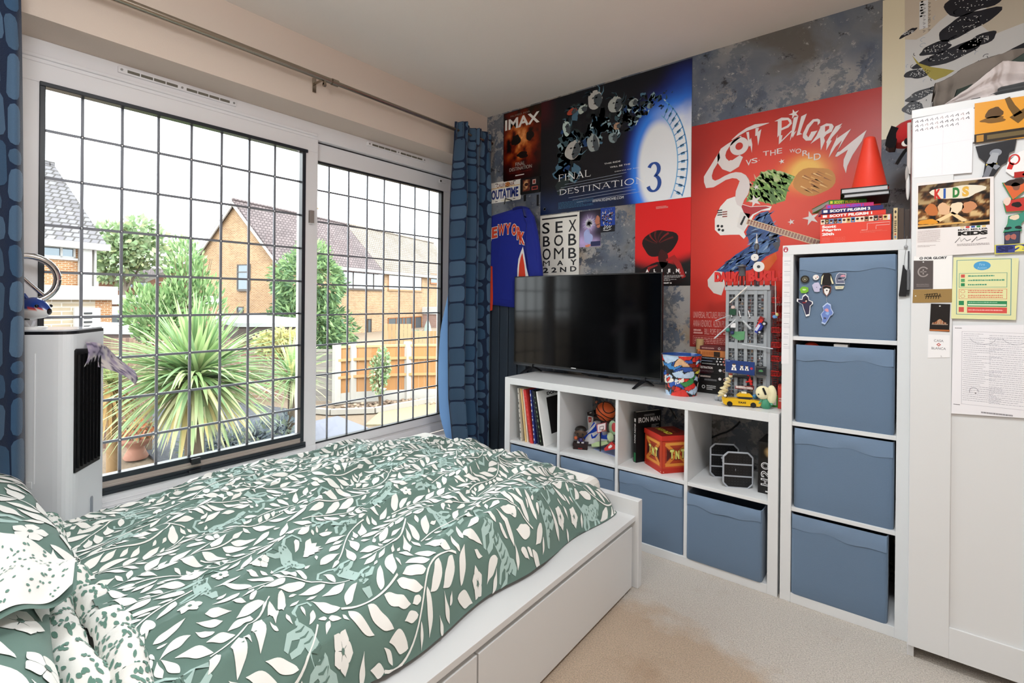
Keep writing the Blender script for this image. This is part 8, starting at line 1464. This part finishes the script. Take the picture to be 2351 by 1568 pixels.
# ------------------------------------------------------------------ on the tall shelf unit
ZS = TH + .0003
rb = [(2.131,1.469),(2.355,1.466),(2.352,1.605),(2.132,1.598)]; x0, x1 = rb[0][0], rb[1][0]; zt_ = ZS + .098
t = thing('book_box', 'red boxed comic set lettered in white with a strip of tiny pictures', 'box set', ((x0 + x1) / 2, -.35, ZS)); b = MB(SATIN); b.box((x0, -.408, ZS), (x1, -.285, zt_), 'e0402c'); b.build('case', t, bev=.001)
c = Canvas(wallmap(-.4084), SHEET); W_ = x1 - x0; X = lambda p: x0 + W_ * p; Z = lambda q: ZS + .098 * q
c.rect(X(.01), Z(.78), X(.985), Z(.985), 'e9e2dc'); c.up()
for k in range(15): p = .04 + .063 * k; c.rect(X(p - .03), Z(.785), X(p + .03), Z(.98), rng.choice(['3f78b8', 'b03a30', 'e9dcc4', '2a2c34', '8a5a40', 'd9c070'])); c.up(); c.ell(X(p), Z(.86), .0042, .005, rng.choice(['e8c4a0', 'd8a888', 'c08a68']), n=10); c.ell(X(p), Z(.905), .005, .004, rng.choice(['1c1a1c', '4a2c20', 'c9a050', '6a2420']), n=10); c.k -= 1
c.up(2)
for k, w in enumerate(('Scott', 'Pilgrim', '20th')): c.text(w, X(.03), Z(.62 - .15 * k), X((.24, .31, .21)[k]), Z(.735 - .15 * k), 'f4efec', .05)
for p in (((.6, .45), (.68, .45), (.68, .7), (.8, .7)), ((.8, .46), (.8, .6), (.98, .6), (.98, .7), (.8, .7))): c.line([(X(a), Z(b_)) for a, b_ in p], .0014, 'f0d8d0')
c.scrawl(X(.58), Z(.33), X(.95), Z(.43), 3, 'ea7a68', rng, .4); c.scrawl(X(.03), Z(.05), X(.15), Z(.24), 6, 'ea7a68', rng, .4)
for i in range(4):
    for j in range(2): c.frame(X(.22 + .04 * i), Z(.05 + .1 * j), X(.25 + .04 * i), Z(.13 + .1 * j), .0006, 'ea7a68')
c.build('front_print', t)
def comic(label, z, h, P0, ang, Ls, D, cov, pages, word='', wcol='f2f0ee', cat='book', ang2=None):
    """a book lying flat: P0 is the front left corner of its spine, ang the way the spine runs"""
    t = thing('comic_book', label, cat, (P0[0] + Ls / 2 * math.cos(ang), P0[1] + D / 2, z), 'comic books piled on the red box'); M_ = TR((P0[0], P0[1], z), ang); b = MB(PAPER); b.T = M_; e = .0018
    b.box((0, 0, 0), (Ls, D, e), cov); b.box((0, 0, h - e), (Ls, D, h), cov); b.box((0, 0, 0), (Ls, e, h), cov); b.build('cover', t)
    b = MB(PAPER); b.T = M_; b.box((.002, e, e), (Ls - .002, D - .003, h - e), pages); b.build('pages', t)
    if word: c = flatobj(PAPER, M_ @ TR((0, -.0004, 0))); c.text(word, Ls * .14, h * .22, Ls * .8, h * .8, wcol, .05); c.rect(Ls * .03, h * .25, Ls * .1, h * .78, wcol); c.build('spine_print', t)
    return z + h
z = zt_ + .0003; z0_ = z
z = comic('red comic volume lying on the red boxed set', z, .0185, (x0 + .003, -.412), R_(2), .205, .13, 'dc3a2a', 'd9d4cc', 'SCOTT PILGRIM 1'); z = comic('navy comic volume above the red one', z, .0185, (x0 + .006, -.418), R_(5), .195, .13, '2b2a6a', 'cfcbc4', 'SCOTT PILGRIM 2')
z = comic('pink comic volume in the middle of the pile', z, .019, (x0 + .02, -.41), R_(15), .155, .19, 'd63a7e', 'bdb6b8', 'SCOTT PILGRIM 3', '7a5ad0'); z = comic('green comic volume near the top of the pile', z, .020, (x0 + .028, -.395), R_(24), .13, .2, '3f8a34', 'b9bfba', 'SCOTT PILGRIM 4', 'd8d84a')
def hard(label, z, h, P0, ang, Ls, D):
    t = thing('hardback_book', label, 'book', (P0[0] + Ls / 2, P0[1] + D / 2, z), 'comic books piled on the red box'); M_ = TR((P0[0], P0[1], z), ang); b = MB(PAPER); b.T = M_; b.box((0, 0, 0), (Ls, D, .0028), '191a1c'); b.box((0, 0, h - .0028), (Ls, D, h), '191a1c'); b.box((0, D - .003, 0), (Ls, D, h), '191a1c'); b.build('cover', t); b = MB(PAPER); b.T = M_; b.box((.004, .003, .0028), (Ls - .004, D - .003, h - .0028), 'cfd0d2')
    for k in range(5): b.box((.004, .0026, .0045 + k * (h - .008) / 5), (Ls - .004, .0032, .0049 + k * (h - .008) / 5), 'b4b6ba')
    b.build('pages', t); return z + h
z = hard('black hardback with pale page edges, under another at the top of the pile', z + .0002, .0165, (x0 + .075, -.40), R_(3), .145, .2); z = hard('black hardback with pale page edges right under the orange cone', z + .0002, .021, (x0 + .067, -.403), R_(5), .15, .2)
t = thing('traffic_cone', 'small plain orange red traffic cone standing on the pile of books', 'cone', (2.285, -.30, z)); b = MB(plain('cone_plastic', 'f0402a', .5)); cb = (2.283, -.30, z + .0002)
b.lathe([(.062, 0), (.063, .006), (.058, .012), (.036, .125), (.0205, .2), (.019, .208), (.013, .2125), (.0, .2135)], cb, 32, 'f0402a', b.mats[0]); b.build('cone', t)
for k, (xa, w, h, c1, lb) in enumerate(((2.361, .0125, .121, 'd9c394', 'cream spined film case upright beside the red boxed set'), (2.376, .016, .118, '4a3a2e', 'dark brown film case upright against the cream one'), (2.394, .014, .112, '3a2e28', 'dark film case upright, the last before the wardrobe'))):
    t = thing('film_case', lb, 'film case', (xa + w / 2, -.3, ZS), 'film cases upright on the tall shelf'); b = MB(SATIN); b.box((xa, -.392, ZS), (xa + w, -.26, ZS + h), c1); b.build('case', t, bev=.001)
    if k == 0: c = Canvas(wallmap(-.3924), SATIN); c.scrawl(xa + .003, ZS + .03, xa + w - .003, ZS + .075, 6, '3a2c22', rng, .7); c.ell(xa + w / 2, ZS + .012, .0035, .006, '8a9ab0', n=10); c.rect(xa + .004, ZS + .02, xa + w - .004, ZS + .025, 'b5402c'); c.rect(xa + .004, ZS + .082, xa + w - .004, ZS + .09, '5a4a3c'); c.ell(xa + w / 2, ZS + .106, .003, .006, '2a2420', n=8); c.build('spine_print', t)
# hung against the wardrobe side
t = thing('baseball_cap', 'red cap with a black peak hanging beside the wardrobe', 'cap', (2.395, -.32, 1.85)); cp = [(2.396,1.864)][0]
b = MB(CLOTH); b.ball((cp[0] + .012, -.31, cp[1] + .002), (.062, .07, .062), 'b5282a', n=20, f=lambda d: Vector((d.x, d.y, d.z if d.z > -.5 else -.5))); b.build('crown', t); b = MB(CLOTH); b.prism([(2.333,1.834),(2.338,1.865),(2.352,1.906),(2.381,1.888),(2.371,1.858),(2.363,1.82),(2.345,1.822)][::-1], 'y', -.36, -.29, '141316'); b.build('peak', t, bev=.01)
b = MB(CLOTH); q = [(2.401,1.834)][0]; b.ball((q[0], -.372, q[1]), (.012, .006, .014), '17161a'); b.ball((q[0] - .006, -.370, q[1] - .006), (.013, .004, .012), 'e8e2dc'); b.build('badge', t)
b = MB(CLOTH); q = [(2.406,1.819),(2.391,1.803),(2.379,1.782),(2.368,1.76)]; b.tube([(p[0], -.345, p[1]) for p in q], .006, '18181a', n=8); b.build('strap', t)
b = MB(CLOTH); q = [(2.412,1.881),(2.409,1.811),(2.412,1.707),(2.407,1.685)]; b.tube([(2.404, -.43, 1.885), (2.405, -.43, 1.80), (2.404, -.43, 1.70)], .006, 'd9cfca', n=8); b.ball((2.402, -.43, 1.655), (.006, .012, .05), 'e6e4e2'); b.ball((2.399, -.432, 1.70), (.0055, .010, .03), 'b9b4b0'); tag(b.build('fabric_strap'), 'pale fabric strap dangling down the wardrobe edge', 'strap')
t = thing('hair_comb', 'black comb hanging by a thread on the tall shelf edge', 'comb', (2.39, -.43, 1.25)); b = MB(BLACKP); K = [(2.39,1.371),(2.394,1.37),(2.396,1.358),(2.403,1.348),(2.4,1.256),(2.38,1.256),(2.379,1.262),(2.385,1.317)]; b.prism(K[::-1], 'y', -.431, -.426)
b.build('body', t, bev=.001); b = MB(BLACKP); a, e = K[3], K[4]
for k in range(24): z_ = a[1] + (e[1] - a[1]) * (k + 2) / 26; b.box((a[0] - .004, -.430, z_), (a[0] + .006, -.427, z_ + .0022))
b.build('teeth', t)
b = MB(SATIN); q = [(2.401,1.465),(2.398,1.437),(2.393,1.371)]; b.tube([(q[0][0], -.427, ZS + .01), (q[1][0], -.427, q[1][1]), (q[2][0], -.429, q[2][1])], .0006, '8a8a8c', n=5); b.ball((q[1][0], -.4275, q[1][1]), (.006, .004, .006), 'a4a4a6', n=10); b.build('thread', t)
b = MB(MATTE); b.lathe([(.004, 0), (.0045, .02), (.0045, .07), (.003, .075)], (2.406, -.436, 1.28), 10, '6f6f72'); b.tube([(2.406, -.436, 1.355), (2.406, -.436, 1.42)], .0025, '55565a'); tag(b.build('hair_brush'), 'slim grey brush hanging between comb and wardrobe', 'brush')
# ---- pins on the top blue box
YP = -.4178
def pinb(name, label, cat, poly, col, extra=(), th=.0018, rim=None):
    c = Canvas(wallmap(YP - th - .0002), GLOSS, .00025); c.prism(poly[::-1], 'y', YP - th, YP, rim or col); c.up()
    m = Vector((sum(p[0] for p in poly) / len(poly), sum(p[1] for p in poly) / len(poly)))
    if rim: c.poly([tuple(m + (Vector(p) - m) * .86) for p in poly][::-1], col); c.up()
    for f in extra: f(c, m); c.up()
    return tag(c.build(name), label, cat, 'pins on the top blue box')
circ = lambda q, r, n=24, k=0: [(q[0] + (r + k * (i % 2)) * math.cos(-2 * PI * i / n), q[1] + (r + k * (i % 2)) * math.sin(-2 * PI * i / n)) for i in range(n)]
PP = [(2.082,1.325),(2.12,1.332),(2.158,1.325),(2.203,1.326),(2.199,1.291),(2.121,1.291),(2.079,1.283),(2.157,1.278),(2.087,1.219),(2.159,1.188)]
pinb('pin_badge', 'round black cog edged pin on the top blue box', 'pin', circ(PP[0], .0145, 36, .002), '26251f', [lambda c, m: c.ring(m.x, m.y, .009, .009, .002, '8f8a72'), lambda c, m: c.star(m.x, m.y, .006, 'a9a48c')])
pinb('pin_badge', 'round white pin with small coloured marks on the top blue box', 'pin', circ(PP[1], .0115), 'eeeae6', [lambda c, m: c.star(m.x, m.y - .004, .003, '1c1c1c', 0, .5, 4), lambda c, m: c.star(m.x + .005, m.y + .001, .003, 'b02a2a', 0, .5, 4), lambda c, m: c.rect(m.x - .006, m.y, m.x - .002, m.y + .001, 'c9a040')], rim='a9a9aa')
pinb('pin_badge', 'black and cream varsity jacket pin on the top blue box', 'pin', [(2.146,1.349),(2.163,1.348),(2.171,1.343),(2.181,1.306),(2.173,1.303),(2.17,1.322),(2.17,1.301),(2.142,1.301),(2.142,1.32),(2.14,1.3),(2.136,1.303),(2.137,1.333),(2.141,1.343)], '1a1a1c', [lambda c, m: c.poly([(2.139,1.333),(2.146,1.342),(2.142,1.319),(2.14,1.302),(2.137,1.304)][::-1], 'e6e0bc'), lambda c, m: c.poly([(2.169,1.339),(2.18,1.306),(2.174,1.305),(2.169,1.323)][::-1], 'e6e0bc')])
pinb('pin_badge', 'pink and grey busy pin, the last in the row of pins', 'pin', [(2.189,1.342),(2.197,1.349),(2.209,1.347),(2.22,1.345),(2.219,1.328),(2.213,1.321),(2.216,1.304),(2.186,1.305),(2.184,1.325)], '6a6f86', [lambda c, m: blot(c, m.x + .006, m.y + .006, .007, .005, 'd898a8', 3), lambda c, m: blot(c, m.x - .004, m.y - .005, .007, .004, '2c3248', 5), lambda c, m: c.line([(m.x - .010, m.y - .010), (m.x + .010, m.y - .009)], .002, 'e6e6ea')], rim='c9cbd4')
pinb('pin_badge', 'small cream bar pin under the pink and grey one', 'pin', [(2.183,1.296),(2.214,1.297),(2.21,1.285),(2.186,1.284)], 'd6d3b8', [lambda c, m: c.scrawl(m.x - .007, m.y - .0015, m.x + .007, m.y + .0015, 1, '8a8a7a', rng)])
pinb('pin_badge', 'pale lilac blob pin under the white round one', 'pin', [(2.107,1.301),(2.115,1.31),(2.129,1.312),(2.139,1.29),(2.133,1.287),(2.133,1.275),(2.124,1.273),(2.115,1.275),(2.111,1.285)], 'c4c0da', [lambda c, m: c.ell(m.x, m.y + .002, .002, .002, '8a86a4', n=8)])
pinb('pin_badge', 'small lime green pin under the cog pin', 'pin', [(2.064,1.284),(2.072,1.295),(2.081,1.296),(2.094,1.291),(2.095,1.276),(2.085,1.269),(2.069,1.269)], '7ab83a', [lambda c, m: blot(c, m.x, m.y, .006, .004, 'cfe89a', 4)])
pinb('pin_badge', 'black and white tapered pin under the jacket pin', 'pin', [(2.142,1.296),(2.156,1.3),(2.172,1.294),(2.17,1.273),(2.157,1.256),(2.145,1.271)], '1c1a1c', [lambda c, m: c.poly([(2.147,1.285),(2.156,1.289),(2.167,1.285),(2.163,1.269),(2.157,1.259),(2.149,1.271)][::-1], 'ece8e6'), lambda c, m: c.star(m.x, m.y - .002, .004, '1c1a1c', 0, .5, 4)], rim='8a5a50')
pinb('acrylic_charm', 'dark die cut acrylic charm with a white rim below the lime pin', 'charm', [(2.085,1.266),(2.095,1.255),(2.097,1.241),(2.11,1.235),(2.111,1.226),(2.102,1.216),(2.101,1.198),(2.099,1.178),(2.087,1.174),(2.084,1.186),(2.077,1.208),(2.074,1.222),(2.054,1.235),(2.055,1.246),(2.072,1.244),(2.075,1.258)], '32324c', [lambda c, m: blot(c, m.x + .001, m.y + .016, .007, .006, '20202a', 5), lambda c, m: blot(c, m.x + .001, m.y + .012, .004, .003, 'd8b8a8', 6), lambda c, m: blot(c, m.x - .006, m.y + .006, .006, .003, '8a2c34', 7)], .0022, 'f0f0f2')
pinb('acrylic_charm', 'blue and pink die cut acrylic charm hanging lowest on the box', 'charm', [(2.159,1.232),(2.171,1.224),(2.172,1.21),(2.18,1.192),(2.176,1.182),(2.17,1.18),(2.161,1.16),(2.152,1.144),(2.14,1.149),(2.143,1.163),(2.137,1.184),(2.147,1.199),(2.143,1.216)], '6f88c9', [lambda c, m: blot(c, m.x, m.y + .014, .007, .006, 'd89aa4', 5), lambda c, m: blot(c, m.x + .002, m.y + .001, .007, .005, '8fb0e0', 6), lambda c, m: blot(c, m.x - .006, m.y - .018, .004, .004, '4a4f6a', 7)], .0022, 'b9cbea')
b = MB(METAL); q = [(2.157,1.255),(2.156,1.236)]
for k in range(4): b.ball((q[0][0], YP - .002, q[0][1] + (q[1][1] - q[0][1]) * k / 3), .0016, 'd0d0d4', n=8)
tag(b.build('bead_chain'), 'short silver bead chain holding the blue and pink charm', 'chain')
# ---- folded clothes on top of the wardrobe
ZW = 1.9023
def folded(name, label, outline, y0, y1, col, seed, cat='clothes', k=1.0):
    """a soft heap: outline is its front silhouette (x, z), pulled back from y0 to y1"""
    n = len(outline); b = MB(CLOTH); m = 26
    def f(u, v):
        p = u * (n - 1); i = min(n - 2, int(p)); q = p - i; x = outline[i][0] + (outline[i + 1][0] - outline[i][0]) * q; z = outline[i][1] + (outline[i + 1][1] - outline[i][1]) * q
        bl = math.sin(PI * min(1, .08 + v * .92)) ** .5 if v < .5 else 1; h = max(0, z - ZW)
        w = k * .010 * (ridge(x * 9 + seed + 4 * v, h * 30 + v * 2) - .5); yy = y0 + (y1 - y0) * v - (.012 * math.sin(9 * u + seed) + .05 * k * (ridge(x * 7 + seed, h * 22 + 3) - .5)) * (1 - v)
        return (x, yy, ZW + h * (.82 + .18 * bl) + w * min(1, h / .02))
    b.grid(f, 60, m, col)
    fr_ = [f(i / 60, 0) for i in range(61)]; fz = [(p[0], p[1] + .002, ZW) for p in fr_]; w = 61; rows = 10
    def g(u, v): p = fr_[min(60, int(u * 60 + .5))]; h = p[2] - ZW; return (p[0] + .004 * math.sin(v * 9), p[1] + .012 * math.sin(v * 14 + u * 5 + seed) * k * (v * (1 - v) * 4), ZW + h * v)
    b.grid(g, 60, rows, col); return tag(b.build(name), label, cat)
folded('folded_garment', 'taupe grey folded garment at the back of the wardrobe top', [(2.473,2.027),(2.477,2.06),(2.506,2.07),(2.551,2.1),(2.597,2.114),(2.633,2.117),(2.676,2.129),(2.708,2.134),(2.779,2.123),(2.818,2.035)], -.30, -.06, '857c74', 3)
folded('folded_garment', 'dark green folded garment peeping between the paler ones on the wardrobe', [(2.527,1.969),(2.534,2),(2.593,2.018),(2.648,2.054),(2.7,2.088),(2.75,2.061),(2.789,1.987)], -.355, -.12, '3f4a44', 7, k=.6)
folded('folded_garment', 'pale lilac grey folded garment in front on the wardrobe top', [(2.495,1.916),(2.549,1.95),(2.583,1.976),(2.612,2.003),(2.636,2.027),(2.688,2.012),(2.752,1.995),(2.782,1.911)], -.47, -.2, 'c9bfbd', 11)
folded('folded_garment', 'charcoal folded garment squashed lowest on the wardrobe top', [(2.564,1.906),(2.591,1.915),(2.632,1.933),(2.683,1.932),(2.739,1.912),(2.766,1.868)], -.497, -.3, '4b4c4e', 15, k=.4)
